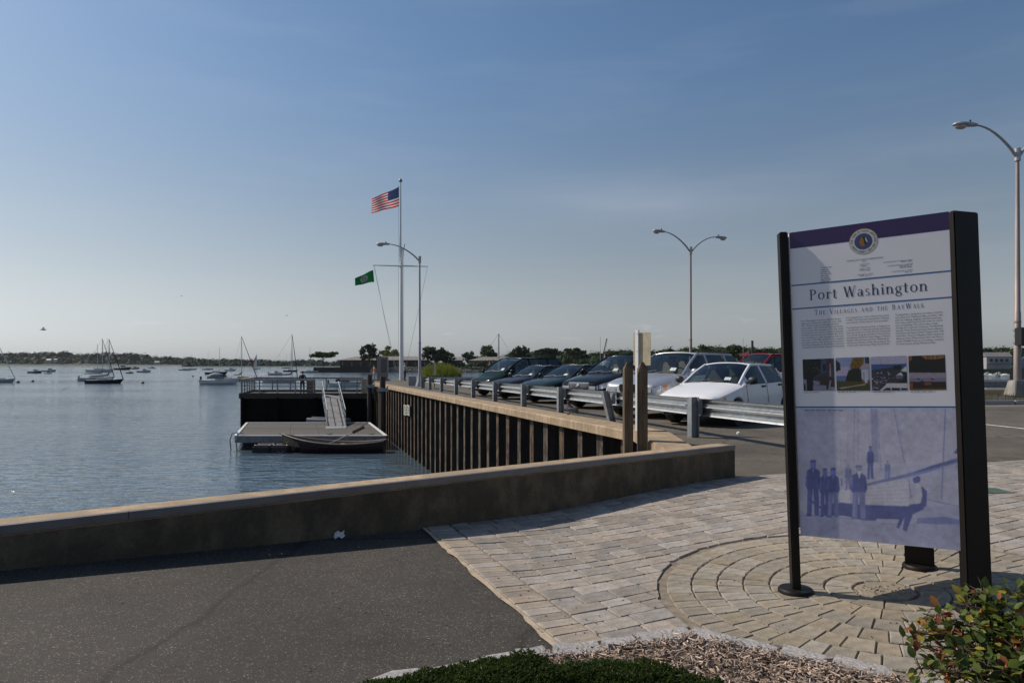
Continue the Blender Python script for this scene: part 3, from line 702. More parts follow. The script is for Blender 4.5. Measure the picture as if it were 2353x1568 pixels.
# mulch bed
poly = [tuple(p) for p in ED] + [(3.2, .6), (-1.5, .6)]
poly = [tuple(p - Vector((0, .06))) for p in ED] + [(3.0, .8), (-1.8, .8)]
struct(sheet('planting_bed', mat('mulch_soil', (.07, .045, .032), .95, 0, .4, 15, .6, 60), poly, .012, .3))
b = MB()
def inbed(x, y):
    for i in range(4):
        a, c = ED[i], ED[i+1]
        if a.x <= x <= c.x: return y < a.y+(c.y-a.y)*(x-a.x)/(c.x-a.x)-.085 - (0.02 if i == 2 else 0)
    return False
k = 0
while k < 11000:
    x, y = random.uniform(-.2, 2.4), random.uniform(2.0, 3.5)
    if not inbed(x, y): continue
    k += 1
    l_, w_ = random.uniform(.006, .022), random.uniform(.0012, .0036); t = random.uniform(0, 6.28); tl = random.gauss(0, .28); rr = random.gauss(0, .5)
    ax = Vector((math.cos(t), math.sin(t), math.tan(tl))).normalized(); sd = ax.cross(Vector((0, 0, 1))).normalized(); sd = sd*math.cos(rr) + Vector((0, 0, math.sin(rr)))
    b.obox((x, y, zg(x, y)+.02+random.uniform(0, .03)), ax*l_, sd*w_, ax.cross(sd)*.0013)
tag(b.build('wood_chips', mat('wood_chip', (.36, .275, .215), .85, 0, .3, 20, island=.6)), 'shredded brown wood chip mulch covering the planting bed', 'mulch', kind='stuff')
# fallen leaf litter and grit on paving and asphalt
b = MB()
for _ in range(240):
    g = random.choice(((cc.x-.05, cc.y+.02, .13, .05), (toW(.2, 1.0).x, toW(.2, 1.0).y, .3, 1.2), (1.2, 3.6, 1.0, .5), (-.5, 3.6, .9, .8)))
    x, y = random.gauss(g[0], g[2]), random.gauss(g[1], g[3])
    if y < 2.6: continue
    b.obox((x, y, zg(x, y)+.02), Vector((random.uniform(.002, .006), .001, 0)), Vector((0, random.uniform(.001, .004), 0)), Vector((0, 0, .002)))
tag(b.build('grit', mat('grit', (.3, .24, .17), .9, 0, .5, 30)), 'scattered grit and seed husks on the paving', 'grit', kind='stuff')
# ================================================================ map kiosk with printed panel
TL, BL_, TR, BR_ = Vector((1.600, 3.93, .749)), Vector((1.665, 3.93, -.984)), Vector((2.245, 3.51, .778)), Vector((2.317, 3.51, -.958))
_n = (BR_-BL_).cross(TL-BL_).normalized()*.017; TL, BL_, TR, BR_ = TL+_n, BL_+_n, TR+_n, BR_+_n
PU = (TL-BL_).normalized(); PR = (BR_-BL_); PN = PR.cross(PU).normalized()
kio = thing('information_kiosk', 'black framed kiosk sign with printed purple topped town history panel', 'sign', (2.05, 3.85, -1.30))
def PP(u, v, d=0): return TL*(1-u)*(1-v)+TR*u*(1-v)+BL_*(1-u)*v+BR_*u*v + PN*d
PWd, PHt = (TR-TL).length, (TL-BL_).length
def uv_of(px, py):                                   # place on the panel seen at a place of the photo
    d = Vector(((px-CX)/F, 1, (HY-py)/F)); t = TL.dot(PN)/d.dot(PN); p = d*t
    A_ = BL_-TL; B_ = TR-TL; q = p-TL
    a11, a12, a22 = B_.dot(B_), A_.dot(B_), A_.dot(A_); b1, b2 = q.dot(B_), q.dot(A_); det = a11*a22-a12*a12
    return ((b1*a22-b2*a12)/det, (b2*a11-b1*a12)/det)
def z7(x, y): return uv_of((1950+x*.31881)*.9046, (520+y*.31881)*.9046)
def z8(x, y): return uv_of((1950+x*.34446)*.9046, (980+y*.34446)*.9046)
bz = M['bronze']
up = PU
def post(cx_, cy_, x_, wx, wy, ztop, lean=True):
    y_ = Vector((-x_[1], x_[0], 0)); x_ = Vector((*x_, 0)); zb = zg(cx_, cy_)
    base = Vector((cx_, cy_, zb)); top = base + up*((ztop-zb)/up.z)
    b = MB(); b.obox((base+top)/2, x_*wx/2, y_*wy/2, (top-base)/2)
    o = b.build('post', bz, kio, world=True, bevel=.006)
    b = MB(); b.lathe([(.098, 0), (.098, .014), (.09, .024), (.03, .026)], base+Vector((0, 0, .012)), 28)
    pl = b.build('base_plate', bz, kio, world=True, smooth=40)
    for k in range(4):
        t = k*math.pi/2+.6; MB().lathe([(.013, .010), (.013, .020), (.006, .024)], base+Vector((math.cos(t)*.072, math.sin(t)*.072, .012)), 8).build('bolt', M['galv'], pl, world=True)
post(1.640, 3.945, (.98, -.14), .047, .072, .754); post(2.395, 3.515, (.95, .3), .167, .05, .778); post(2.545, 4.26, (.86, -.5), .16, .055, .765)
b = MB(); b.v = [tuple(PP(u, v, d)) for d in (-.02, 0) for u, v in ((0, 0), (1.01, 0), (1.01, 1), (0, 1))]
b.f = [(4, 7, 6, 5), (0, 1, 2, 3), (0, 4, 5, 1), (1, 5, 6, 2), (2, 6, 7, 3), (3, 7, 4, 0)]; b.m = [0]*6
panel_mat = mat('panel_print', (.80, .77, .79), .32, 0, .03, 3, coat=.25)
b.build('panel', panel_mat, kio, world=True)
Cp = Vector((2.545, 4.26, 0))
for q0, q1 in (((1.665, 3.965), (2.49, 4.23)), ((2.40, 3.56), (2.56, 4.21))):
    q0 = Vector((*q0, -.95)); q1 = Vector((*q1, -.95)); q2 = up*1.70
    nn = (q1-q0).cross(up).normalized()*.01
    b = MB(); b.v = [tuple(p+s_) for s_ in (-nn, nn) for p in (q0, q1, q1+q2, q0+q2)]
    b.f = [(0, 1, 2, 3), (7, 6, 5, 4), (0, 4, 5, 1), (1, 5, 6, 2), (2, 6, 7, 3), (3, 7, 4, 0)]; b.m = [0]*6
    b.build('panel', panel_mat, kio, world=True)
PM = {}
def pmat(c):
    if c not in PM: PM[c] = mat('print_%d' % len(PM), c, .35, 0, .13, 160, coat=.15, detail=3)
    return PM[c]
class Print:                                         # flat print: polygons in panel fractions, stacked in 0.25 mm steps
    def __init__(s, d0=.0003): s.b = MB(); s.mats = []; s.d = d0
    def poly(s, pts, col, conv=None, step=True):
        if conv: pts = [conv(*p) for p in pts]
        m = pmat(col)
        if m not in s.mats: s.mats.append(m)
        if step: s.d += .00002
        a = sum(pts[i][0]*pts[(i+1) % len(pts)][1]-pts[(i+1) % len(pts)][0]*pts[i][1] for i in range(len(pts)))
        if a > 0: pts = pts[::-1]
        s.b.add([PP(u, v, s.d) for u, v in pts], [tuple(range(len(pts)))], s.mats.index(m)); return s
    def rect(s, u0, v0, u1, v1, col, step=True): return s.poly([(u0, v0), (u1, v0), (u1, v1), (u0, v1)], col, None, step)
    def line(s, p, q, w_, col, conv=None):
        if conv: p = conv(*p); q = conv(*q)
        du, dv = (q[0]-p[0])*PWd, (q[1]-p[1])*PHt; l_ = math.hypot(du, dv) or 1; nu, nv = -dv/l_*w_/2/PWd, du/l_*w_/2/PHt
        return s.poly([(p[0]+nu, p[1]+nv), (p[0]-nu, p[1]-nv), (q[0]-nu, q[1]-nv), (q[0]+nu, q[1]+nv)], col)
    def disc(s, c, r_, col, n=28, ru=1):
        return s.poly([(c[0]+r_*ru*math.cos(2*math.pi*k/n)/PWd, c[1]+r_*math.sin(2*math.pi*k/n)/PHt) for k in range(n)], col)
    def done(s, name): return s.b.build(name, s.mats, kio, world=True)
import numpy as np
def photo_mat():
    m, n, b, l = nodes_of('photo_print'); a = N(n, 'ShaderNodeVertexColor'); a.layer_name = 'print'
    l(a.outputs[0], b.inputs['Base Color']); b.inputs['Roughness'].default_value = .35; b.inputs['Coat Weight'].default_value = .15
    return m
PHM = photo_mat()
class Photo(Print):                                  # a half-tone print: shapes rasterised, softened and grained on a fine grid of the panel
    def __init__(s, nx, ny, box=None, blur=1, grain=.10, mott=.12, seed=1): s.P = []; s.nx = nx; s.ny = ny; s.bx = box; s.blur = blur; s.gr = grain; s.mo = mott; s.sd = seed
    def poly(s, pts, col, conv=None, step=True):
        if conv: pts = [conv(*p) for p in pts]
        s.P.append((pts, col)); return s
    def done(s, name):
        if s.bx is None: us = [p[0] for q_ in s.P for p in q_[0]]; vs = [p[1] for q_ in s.P for p in q_[0]]; s.bx = (min(us), min(vs), max(us), max(vs))
        u0, v0, u1, v1 = s.bx; k = 2; nx, ny = s.nx*k, s.ny*k
        U, V = np.meshgrid(u0+(np.arange(nx)+.5)/nx*(u1-u0), v0+(np.arange(ny)+.5)/ny*(v1-v0)); img = np.zeros((ny, nx, 3)); img[:] = s.P[0][1]
        for pts, col in s.P:
            x = [p[0] for p in pts]; y = [p[1] for p in pts]
            i0, i1 = int(max(0, (min(x)-u0)/(u1-u0)*nx-1)), int(min(nx, (max(x)-u0)/(u1-u0)*nx+2)); j0, j1 = int(max(0, (min(y)-v0)/(v1-v0)*ny-1)), int(min(ny, (max(y)-v0)/(v1-v0)*ny+2))
            if i1 <= i0 or j1 <= j0: continue
            uu, vv = U[j0:j1, i0:i1], V[j0:j1, i0:i1]; ins = np.zeros(uu.shape, bool); j = len(pts)-1
            for i in range(len(pts)):
                if y[i] != y[j]: ins ^= ((y[i] > vv) != (y[j] > vv)) & (uu < (x[j]-x[i])*(vv-y[i])/(y[j]-y[i])+x[i])
                j = i
            img[j0:j1, i0:i1][ins] = col
        rg = np.random.RandomState(s.sd)
        def bl(a, r):
            for _ in range(r): a = (a+np.roll(a, 1, 0)+np.roll(a, -1, 0)+np.roll(a, 1, 1)+np.roll(a, -1, 1))/5
            return a
        def bl_(a, r):
            e = np.pad(a, ((r, r), (r, r), (0, 0)), 'edge'); return bl(e, r)[r:-r, r:-r]
        def oct_(c): a = rg.rand(c+2, c+2); yy = np.linspace(0, c, ny); xx = np.linspace(0, c, nx); yi, xi = yy.astype(int), xx.astype(int); fy, fx = (yy-yi)[:, None], (xx-xi)[None]; return a[yi][:, xi]*(1-fy)*(1-fx)+a[yi+1][:, xi]*fy*(1-fx)+a[yi][:, xi+1]*(1-fy)*fx+a[yi+1][:, xi+1]*fy*fx-.5
        img = bl_(img, s.blur*k)
        n_ = sum(oct_(c)*w_ for c, w_ in ((4, .5), (9, .6), (22, .7), (48, .7)))*s.mo*1.6
        img = np.clip(img*(1+n_[..., None]), .004, .9)
        img = img.reshape(s.ny, k, s.nx, k, 3).mean((1, 3)); img = np.clip(img*(1+rg.randn(s.ny, s.nx, 1)*s.gr*.6), .003, .9)
        b = MB(); b.v = [tuple(PP(u0+(u1-u0)*i/(s.nx-1), v0+(v1-v0)*j/(s.ny-1), .0004)) for j in range(s.ny) for i in range(s.nx)]
        b.f = [(j*s.nx+i, (j+1)*s.nx+i, (j+1)*s.nx+i+1, j*s.nx+i+1) for j in range(s.ny-1) for i in range(s.nx-1)]; b.m = [0]*len(b.f)
        o = b.build(name, PHM, kio, world=True); at_ = o.data.color_attributes.new('print', 'FLOAT_COLOR', 'POINT')
        c = np.ones((s.nx*s.ny, 4)); c[:, :3] = img.reshape(-1, 3); at_.data.foreach_set('color', c.ravel().astype(np.float32)); return o
PURPLE = (.035, .014, .085)
Print().rect(0, 0, 1, .0535, PURPLE).done('purple_band')
BLUE = (.02, .11, .28); INK = (.035, .05, .095)
for v in (.175, .2525, .576): Print().rect(0, v-.0021, 1, v+.0021, BLUE).done('rule_line')
# seal
sc_ = z7(760, 292); p = Print(.0004)
p.disc(sc_, .0700, (.42, .30, .06), 40).disc(sc_, .0665, (.62, .60, .56), 40).disc(sc_, .046, (.42, .42, .52), 36).disc(sc_, .0435, (.05, .06, .14), 36)
def so_(x, y): return (sc_[0]+x/PWd, sc_[1]-y/PHt)
p.poly([so_(*q) for q in ((-.019, .004), (-.022, -.003), (-.017, -.008), (-.018, -.016), (-.010, -.024), (.002, -.028), (.006, -.018), (.004, .002), (.002, .018), (-.006, .025), (-.014, .018))], (.30, .12, .025))
p.poly([so_(*q) for q in ((.002, .026), (.012, .022), (.016, .006), (.017, -.012), (.010, -.020), (.003, -.012), (.003, .004), (-.003, .018))], (.012, .012, .018))
p.poly([so_(*q) for q in ((.008, .022), (.013, .018), (.020, -.004), (.017, -.008), (.011, .004))], (.55, .56, .6))
p.done('seal')
# lettering from the built-in font
def glyphs(body, size, align='LEFT'):
    cu = bpy.data.curves.new('t', 'FONT'); cu.body = body; cu.size = size; cu.align_x = align; cu.resolution_u = 2; cu.fill_mode = 'FRONT'
    ob = bpy.data.objects.new('t', cu); COL.objects.link(ob); dg = bpy.context.evaluated_depsgraph_get(); e = ob.evaluated_get(dg); me = e.to_mesh()
    vs = [tuple(v.co) for v in me.vertices]; fs = [tuple(f.vertices) for f in me.polygons]
    e.to_mesh_clear(); bpy.data.objects.remove(ob); bpy.data.curves.remove(cu); return vs, fs
def put(pr_, vs, fs, u0, v0, col, sx=1.0, ang=0.0):
    m = pmat(col)
    if m not in pr_.mats: pr_.mats.append(m)
    ca, sa = math.cos(ang), math.sin(ang)
    pr_.b.add([PP(u0+(x*sx*ca-y*sa)/PWd, v0-(x*sx*sa+y*ca)/PHt, pr_.d) for x, y, *_ in vs], fs, pr_.mats.index(m))
p = Print(.0008)
for txt, a0_, a1_, fl in (('\u2022THE TOWN OF NORTH HEMPSTEAD', 188, -8, 1), ('NASSAU COUNTY, NEW YORK\u2022', 203, 344, -1)):
    n_ = len(txt)
    for i, ch in enumerate(txt):
        if ch == ' ': continue
        a_ = R(a0_+(a1_-a0_)*i/(n_-1)); vs, fs = glyphs(ch, .0155, 'CENTER')
        rr = .0515 if fl > 0 else .0615
        put(p, vs, fs, *so_(rr*math.cos(a_), rr*math.sin(a_)), INK, 1.0, a_-math.pi/2 if fl > 0 else a_+math.pi/2)
p.done('seal_lettering')
# serif alphabet for the two headings, built from strokes
def arcpts(cx_, cy_, rx, ry, a0_, a1_, n): return [(cx_+rx*math.cos(R(a0_+(a1_-a0_)*i/n)), cy_+ry*math.sin(R(a0_+(a1_-a0_)*i/n))) for i in range(n+1)]
def bowl(cx_, cy_, rx, ry, th, tv, a0_=0, a1_=360, n=18):
    o_, i_ = arcpts(cx_, cy_, rx, ry, a0_, a1_, n), arcpts(cx_, cy_, rx-th, ry-tv, a0_, a1_, n)
    return [[o_[k], o_[k+1], i_[k+1], i_[k]] for k in range(n)]
def bx_(x0, y0, x1, y1): return [(x0, y0), (x1, y0), (x1, y1), (x0, y1)]
def dg_(x0, y0, x1, y1, w_): return [(x0-w_/2, y0), (x0+w_/2, y0), (x1+w_/2, y1), (x1-w_/2, y1)]
def stem(x, y0, y1, w_=.13, s0=True, s1=True, sl=.07):
    o_ = [bx_(x, y0, x+w_, y1)]
    if s0: o_.append(bx_(x-sl, y0, x+w_+sl, y0+.045))
    if s1: o_.append(bx_(x-sl, y1-.045, x+w_+(sl if s1 == 2 else 0), y1))
    return o_
GL = {
 'P': (.66, stem(.08, 0, 1, s1=2)+bowl(.24, .74, .36, .26, .13, .055, -90, 90, 12)), 'o': (.66, bowl(.32, .325, .29, .34, .12, .05)),
 'r': (.48, stem(.09, 0, .65)+bowl(.34, .46, .16, .19, .05, .09, 10, 150, 8)), 't': (.44, stem(.12, .08, .86, s0=False, s1=False)+bowl(.27, .12, .15, .13, .10, .05, 180, 330, 8)+[bx_(.02, .60, .38, .65)]),
 'W': (1.12, [dg_(.14, 1, .36, 0, .14), dg_(.36, 0, .58, 1, .06), dg_(.56, 1, .78, 0, .14), dg_(.78, 0, 1.0, 1, .06), bx_(.02, .955, .27, 1), bx_(.46, .955, .68, 1), bx_(.89, .955, 1.10, 1)]),
 'a': (.58, bowl(.24, .19, .21, .2, .11, .045)+[bx_(.36, .04, .48, .46), bx_(.46, 0, .56, .045), bx_(.40, 0, .48, .1)]+bowl(.27, .45, .21, .21, .11, .05, 0, 160, 10)),
 's': (.48, bowl(.23, .48, .17, .18, .09, .05, 30, 270, 12)+bowl(.23, .17, .19, .18, .1, .05, -150, 90, 12)),
 'h': (.70, stem(.08, 0, 1.04)+bowl(.34, .40, .24, .26, .13, .06, 0, 165, 10)+stem(.45, 0, .42, s1=False)), 'i': (.32, stem(.09, 0, .65)+bowl(.155, .87, .085, .085, .085, .085, 0, 360, 10)),
 'n': (.70, stem(.08, 0, .65)+bowl(.34, .40, .24, .26, .13, .06, 0, 165, 10)+stem(.45, 0, .42, s1=False)),
 'g': (.58, bowl(.25, .40, .23, .25, .11, .05)+bowl(.27, -.10, .26, .19, .10, .06, 0, 360, 14)+[bx_(.09, .04, .2, .2), bx_(.42, .58, .58, .64), bx_(.12, .05, .42, .12)]),
 'T': (.68, stem(.27, 0, 1, s1=False)+[bx_(.02, .93, .65, 1), bx_(.02, .80, .07, 1), bx_(.60, .80, .65, 1)]), 'H': (.82, stem(.09, 0, 1, s1=2)+stem(.59, 0, 1, s1=2)+[bx_(.15, .47, .65, .53)]),
 'E': (.64, stem(.08, 0, 1)+[bx_(.1, .94, .56, 1), bx_(.1, .48, .46, .54), bx_(.1, 0, .58, .06), bx_(.53, 0, .58, .2), bx_(.51, .82, .56, 1)]), 'I': (.34, stem(.10, 0, 1, s1=2)),
 'V': (.76, [dg_(.15, 1, .40, 0, .14), dg_(.40, 0, .63, 1, .06), bx_(.02, .955, .28, 1), bx_(.52, .955, .74, 1)]), 'L': (.60, stem(.08, 0, 1, s1=2)+[bx_(.1, 0, .55, .06), bx_(.5, 0, .55, .22)]),
 'A': (.76, [dg_(.12, 0, .37, 1, .06), dg_(.62, 0, .38, 1, .14), bx_(.01, 0, .24, .045), bx_(.48, 0, .75, .045), bx_(.2, .32, .56, .38)]),
 'G': (.76, bowl(.40, .5, .36, .52, .13, .06, 40, 325, 16)+stem(.56, .05, .42, s0=False, s1=2)), 'S': (.56, bowl(.28, .73, .22, .28, .12, .06, 30, 270, 12)+bowl(.27, .26, .24, .28, .13, .06, -150, 90, 12)),
 'N': (.82, stem(.10, 0, 1, .06)+stem(.64, 0, 1, .06, s0=False, s1=2)+[dg_(.16, 1, .62, 0, .14)]), 'D': (.78, stem(.08, 0, 1)+bowl(.22, .5, .50, .5, .13, .06, -90, 90, 12)),
 'B': (.66, stem(.08, 0, 1)+bowl(.22, .75, .33, .25, .13, .05, -90, 90, 10)+bowl(.22, .27, .38, .27, .13, .05, -90, 90, 10)), 'Y': (.74, [dg_(.14, 1, .37, .45, .14), dg_(.38, .45, .60, 1, .06), bx_(.01, .955, .27, 1), bx_(.48, .955, .72, 1)]+stem(.31, 0, .47, s1=False)),
 'K': (.76, stem(.08, 0, 1, s1=2)+[dg_(.22, .45, .60, 1, .06), dg_(.34, .58, .64, 0, .14), bx_(.5, 0, .76, .045), bx_(.48, .955, .70, 1)]), ' ': (.36, [])}
def heading(txt, uL, uR, vbase, cap, col, name, small=None, track=.06):
    adv = 0; items = []
    words = [0]
    for ch in txt:
        k = 1.0
        if ch == ' ': words.append(len(items)+1)
        if small and ch.islower(): ch = ch.upper(); k = small
        elif small and ch == ' ': k = 1
        wdt, polys = GL[ch]; items.append((adv, k, polys)); adv += (wdt+track)*k
    sx = (uR-uL)*PWd/adv/cap; p_ = Print(.0004)
    for i_, (x0, k, polys) in enumerate(items):
        if i_ and i_ in words: p_.done(name); p_ = Print(.0004)
        for q in polys: p_.poly([(uL+(x0+x*k)*cap*sx/PWd, vbase-y*k*cap/PHt) for x, y in q], col, None, False)
    p_.done(name)
u0, vb = z7(332, 757); u1, _ = z7(1282, 690)
heading('Port Washington', u0, u1, vb+.001, .0335*PHt, INK, 'title_lettering', track=.07)
u0, vb = z7(372, 877); u1, _ = z7(1252, 820)
heading('The Villages and the BayWalk', u0, u1, vb, .0160*PHt, (.07, .10, .24), 'subtitle_lettering', small=.78, track=.26)
T1 = ['Port Washington was first inhabited by the', 'Algonquin Indians who called the area \u201cSint', 'Sink\u201d. Dutch traders and English farmers', 'arrived after 1644. Manhasset Bay was known', 'first as Howe\u2019s Bay and later as Cow Bay, while', 'the peninsula was used for communal grazing.', 'The British gained control of colonial New York', 'from the Dutch in 1664. During the American', 'Revolution (1776-1783), British troops occupied', 'the region seizing crops and terrorizing farms.', 'Following independence, North Shore patriots', 'seceded from the hostile Town of Hempstead']
T2 = ['and established the Town of North Hempstead.', 'In 1857, Cow Neck was renamed Port Washing-', 'ton in honor of the nation\u2019s first president.', '', 'The BayWalk Waterfront Park is designed as', 'a continuous 1.7 mile promenade extending', 'from the south end of the North Hempstead', 'Town Dock, along the shoreline of Sunset Park,', 'through the waterfront of the Villages of Baxter', 'Estates, Manorhaven and Port Washington', 'North, past Sheets Creek and ending at the', 'north end of the former Manorhaven Park.']
T3 = ['The BayWalk is designed to introduce residents', 'and visitors to Manhasset Bay, provide a safe', 'path for walking, jogging, and bird watching,', 'and create public access to the water for canoe-', 'ing and kayaking. The trail is also a walk', 'through four centuries of history. The BayWalk', 'links the Town Dock and Sunset Park to Baxter\u2019s', 'Pond Park and beach, Robert Dayton Park, Mill', 'Pond Park, Thomas Pellegrino Park, Stannards', 'Salamone Park, Manorhaven Park and Manor-', 'haven Wildlife Preserve, providing a necklace', 'of scenic points along Manhasset Bay.']
for T, (xa, ya), (xb, yb), xr in ((T1, (263, 932), (272, 1142), 597), (T2, (620, 905), (630, 1125), 968), (T3, (1010, 882), (1020, 1112), 1392)):
    p = Print(.0004); c0, c1 = z7(xa, ya), z7(xb, yb); cr = z7(xr, (ya+yb)/2-30)
    wmax = (cr[0]-c0[0])*PWd
    for i, ln in enumerate(T):
        if not ln: continue
        vs, fs = glyphs(ln, .0118); wd_ = max(v[0] for v in vs); sx = min(1.0, wmax/wd_)
        put(p, vs, fs, c0[0], c0[1]+(c1[1]-c0[1])*i/11, INK, sx)
    p.done('body_text')
p = Print(.0004)                                      # the small credits above the title
def cred(txt, x, y, size, al='CENTER'):
    vs, fs = glyphs(txt, size, al); put(p, vs, fs, *z7(x, y), INK)
cred('TOWN OF NORTH HEMPSTEAD', 770, 440, .0125); cred('SUPERVISOR', 770, 477, .0085); cred('TOWN CLERK', 770, 510, .0085); cred('RECEIVER OF TAXES', 775, 556, .0085)
cred('TOWN BOARD', 418, 507, .0085, 'LEFT'); cred('COMMISSIONER OF PUBLIC WORKS', 1150, 440, .0085, 'RIGHT'); cred('COMMISSIONER OF PLANNING', 1153, 472, .0085, 'RIGHT'); cred('COMMISSIONER OF PARKS', 1157, 521, .0085, 'RIGHT')
p.done('credit_text')
p = Print(.0004)                                      # name lines too faint to read: rows of word-long strokes
def words_(x0, y0, x1, y1, h=.0032):
    a, c = z7(x0, y0), z7(x1, y1); u = a[0]
    while u < c[0]-.004:
        l_ = min(random.uniform(.02, .05), c[0]-u); v = a[1]+(c[1]-a[1])*(u-a[0])/(c[0]-a[0]); p.rect(u, v-h*.35, u+l_-.006, v+h*.25, (.20, .21, .26), False); u += l_
for k, y in enumerate((521, 537, 553, 569, 585, 599, 612)): words_(420, y, 488+24*((k*7) % 3)/2, y-6)
for y, x0, x1 in ((451, 750, 792), (489, 735, 802), (522, 728, 820), (566, 728, 828)): words_(x0, y, x1, y-5)
for y, x0 in ((453, 1055), (487, 1045), (500, 1045), (536, 1088)): words_(x0, y, 1152, y-6)
for x0, x1, y in ((286, 420, 1494), (552, 706, 1490), (830, 1005, 1488), (1128, 1335, 1486)): words_(x0, y, x1, y-3)
a, c = z8(272, 178), z8(530, 176); p.d += .0002; u = a[0]
while u < c[0]: p.rect(u, a[1]-.002, u+.03, a[1]+.0018, (.2, .21, .3), False); u += .037
p.done('caption_text')
# four small colour photographs
def ph(x0, y0, x1, y1, s0, tx, ty):                  # maps a crop's pixel grid to the panel
    return lambda x, y: uv_of((s0[0]+x*tx)*.9046, (s0[1]+y*tx)*.9046)
c4 = ph(0, 0, 0, 0, (2010, 890), 230/2353, 0); c5 = ph(0, 0, 0, 0, (2190, 880), 240/2353, 0)
def quad(p_, pts, col, conv): p_.poly(pts, col, conv)
DK, GR, SKY, TRK = (.012, .014, .012), (.035, .05, .02), (.22, .28, .45), (.02, .016, .012)
p = Photo(72, 80, seed=2); q = c4
p.poly([(288, 228), (890, 210), (925, 890), (915, 1040), (318, 1045)], (.045, .05, .07), q)
p.poly([(310, 740), (420, 760), (560, 880), (900, 900), (1120, 950), (1120, 1035), (318, 1045)], (.28, .27, .36), q)
p.poly([(288, 228), (760, 215), (740, 560), (560, 700), (560, 1040), (400, 1040), (390, 720), (300, 730)], DK, q)
for i in range(26):
    x, y = random.uniform(310, 740), random.uniform(250, 640); s_ = random.uniform(15, 50); p.poly([(x, y), (x+s_, y+8), (x+s_*.7, y+s_*.6), (x-5, y+s_*.5)], random.choice((GR, (.06, .08, .03), (.14, .15, .2), DK, (.08, .05, .03))), q)
p.poly([(760, 240), (890, 220), (905, 560), (770, 590)], (.07, .09, .13), q); p.poly([(800, 370), (880, 350), (890, 520), (812, 530)], (.015, .02, .03), q)
p.poly([(560, 770), (720, 800), (725, 880), (575, 870)], (.30, .28, .36), q); p.poly([(600, 690), (900, 640), (915, 860), (770, 880), (740, 760)], (.05, .035, .02), q)
p.poly([(955, 400), (985, 330), (1015, 330), (1040, 670), (965, 670)], (.20, .04, .04), q); p.poly([(985, 340), (1000, 340), (1010, 660), (985, 660)], (.5, .4, .42), q)
p.poly([(915, 800), (990, 690), (1060, 700), (1110, 760), (1095, 900), (1000, 930), (940, 1010), (890, 990)], (.05, .03, .03), q); p.poly([(985, 780), (1020, 760), (985, 960), (950, 1000)], (.4, .38, .4), q)
p.poly([(430, 740), (440, 740), (450, 1020), (430, 1020)], (.012, .012, .03), q); p.poly([(318, 850), (360, 860), (375, 1030), (320, 1040)], (.02, .02, .03), q)
p.done('photo_print')
p = Photo(80, 80, seed=3)
p.poly([(1140, 188), (2005, 170), (2035, 1030), (1172, 1035)], SKY, q); p.poly([(1150, 420), (1500, 420), (1430, 660), (1160, 660)], (.38, .34, .46), q)
p.poly([(1145, 240), (1260, 330), (1275, 500), (1150, 550)], (.03, .02, .02), q); p.poly([(1160, 650), (1440, 650), (1370, 790), (1165, 790)], (.09, .14, .30), q)
p.poly([(1590, 180), (1870, 178), (1850, 460), (1560, 520), (1510, 400)], (.16, .085, .02), q); p.poly([(1470, 520), (1560, 470), (1800, 440), (1840, 820), (1380, 800)], (.016, .018, .012), q)
p.poly([(1165, 780), (2030, 800), (2035, 1030), (1172, 1035)], (.06, .055, .015), q); p.poly([(1220, 960), (1600, 900), (1900, 850), (1920, 880), (1560, 930), (1300, 985)], (.30, .26, .24), q)
p.poly([(1890, 180), (2005, 170), (2008, 340), (1900, 330)], (.03, .04, .03), q)
p.poly([(1745, 480), (1840, 350), (2008, 345), (2010, 430)], (.36, .27, .30), q); p.poly([(1790, 500), (1970, 480), (1985, 820), (1900, 840), (1885, 540), (1840, 545), (1845, 740), (1815, 740), (1805, 545)], (.48, .44, .45), q)
p.poly([(1815, 745), (1860, 745), (1862, 830), (1818, 835)], (.16, .05, .05), q); p.poly([(1955, 755), (2015, 750), (2022, 870), (1965, 880)], (.16, .05, .05), q)
for i in range(22):
    x, y = random.uniform(1560, 1840), random.uniform(200, 430); p.poly([(x, y), (x+40, y+6), (x+26, y+36), (x-8, y+28)], random.choice(((.22, .12, .02), (.07, .05, .015), (.12, .09, .02))), q)
p.done('photo_print')
p = Photo(84, 80, seed=4); q = c5
p.poly([(205, 250), (1070, 225), (1080, 420), (215, 450)], (.38, .36, .48), q); p.poly([(215, 440), (1080, 418), (1085, 560), (220, 600)], (.05, .08, .22), q)
p.poly([(220, 580), (750, 500), (1095, 520), (1100, 1080), (240, 1085)], (.035, .035, .05), q)
for i in range(150):
    x, y = random.uniform(225, 800), random.uniform(520, 1050); s_ = random.uniform(10, 34)
    if y < 640-(x-220)*.15: continue
    p.poly([(x, y), (x+s_, y+4), (x+s_*.8, y+s_), (x, y+s_*.8)], random.choice(((.35, .32, .4), (.2, .17, .26), (.015, .015, .02), (.12, .05, .08), (.06, .08, .04), (.45, .42, .46))), q)
p.poly([(750, 470), (960, 450), (940, 580), (770, 560)], (.012, .02, .015), q); p.poly([(940, 590), (1080, 470), (1095, 620), (990, 610)], (.5, .5, .55), q)
p.poly([(810, 720), (940, 630), (1000, 720), (900, 690)], (.55, .54, .58), q); p.poly([(815, 730), (900, 690), (995, 725), (990, 780), (830, 790)], (.12, .1, .16), q); p.poly([(1000, 640), (1095, 640), (1100, 890), (830, 890), (1000, 800)], (.012, .018, .014), q)
p.poly([(620, 900), (1100, 900), (1105, 1080), (420, 1080)], (.50, .48, .50), q); p.poly([(590, 1010), (1100, 1015), (1105, 1075), (480, 1080)], (.02, .02, .025), q); p.poly([(690, 1012), (712, 1012), (712, 1076), (690, 1076)], (.5, .48, .5), q); p.poly([(925, 1014), (945, 1014), (945, 1076), (925, 1076)], (.5, .48, .5), q)
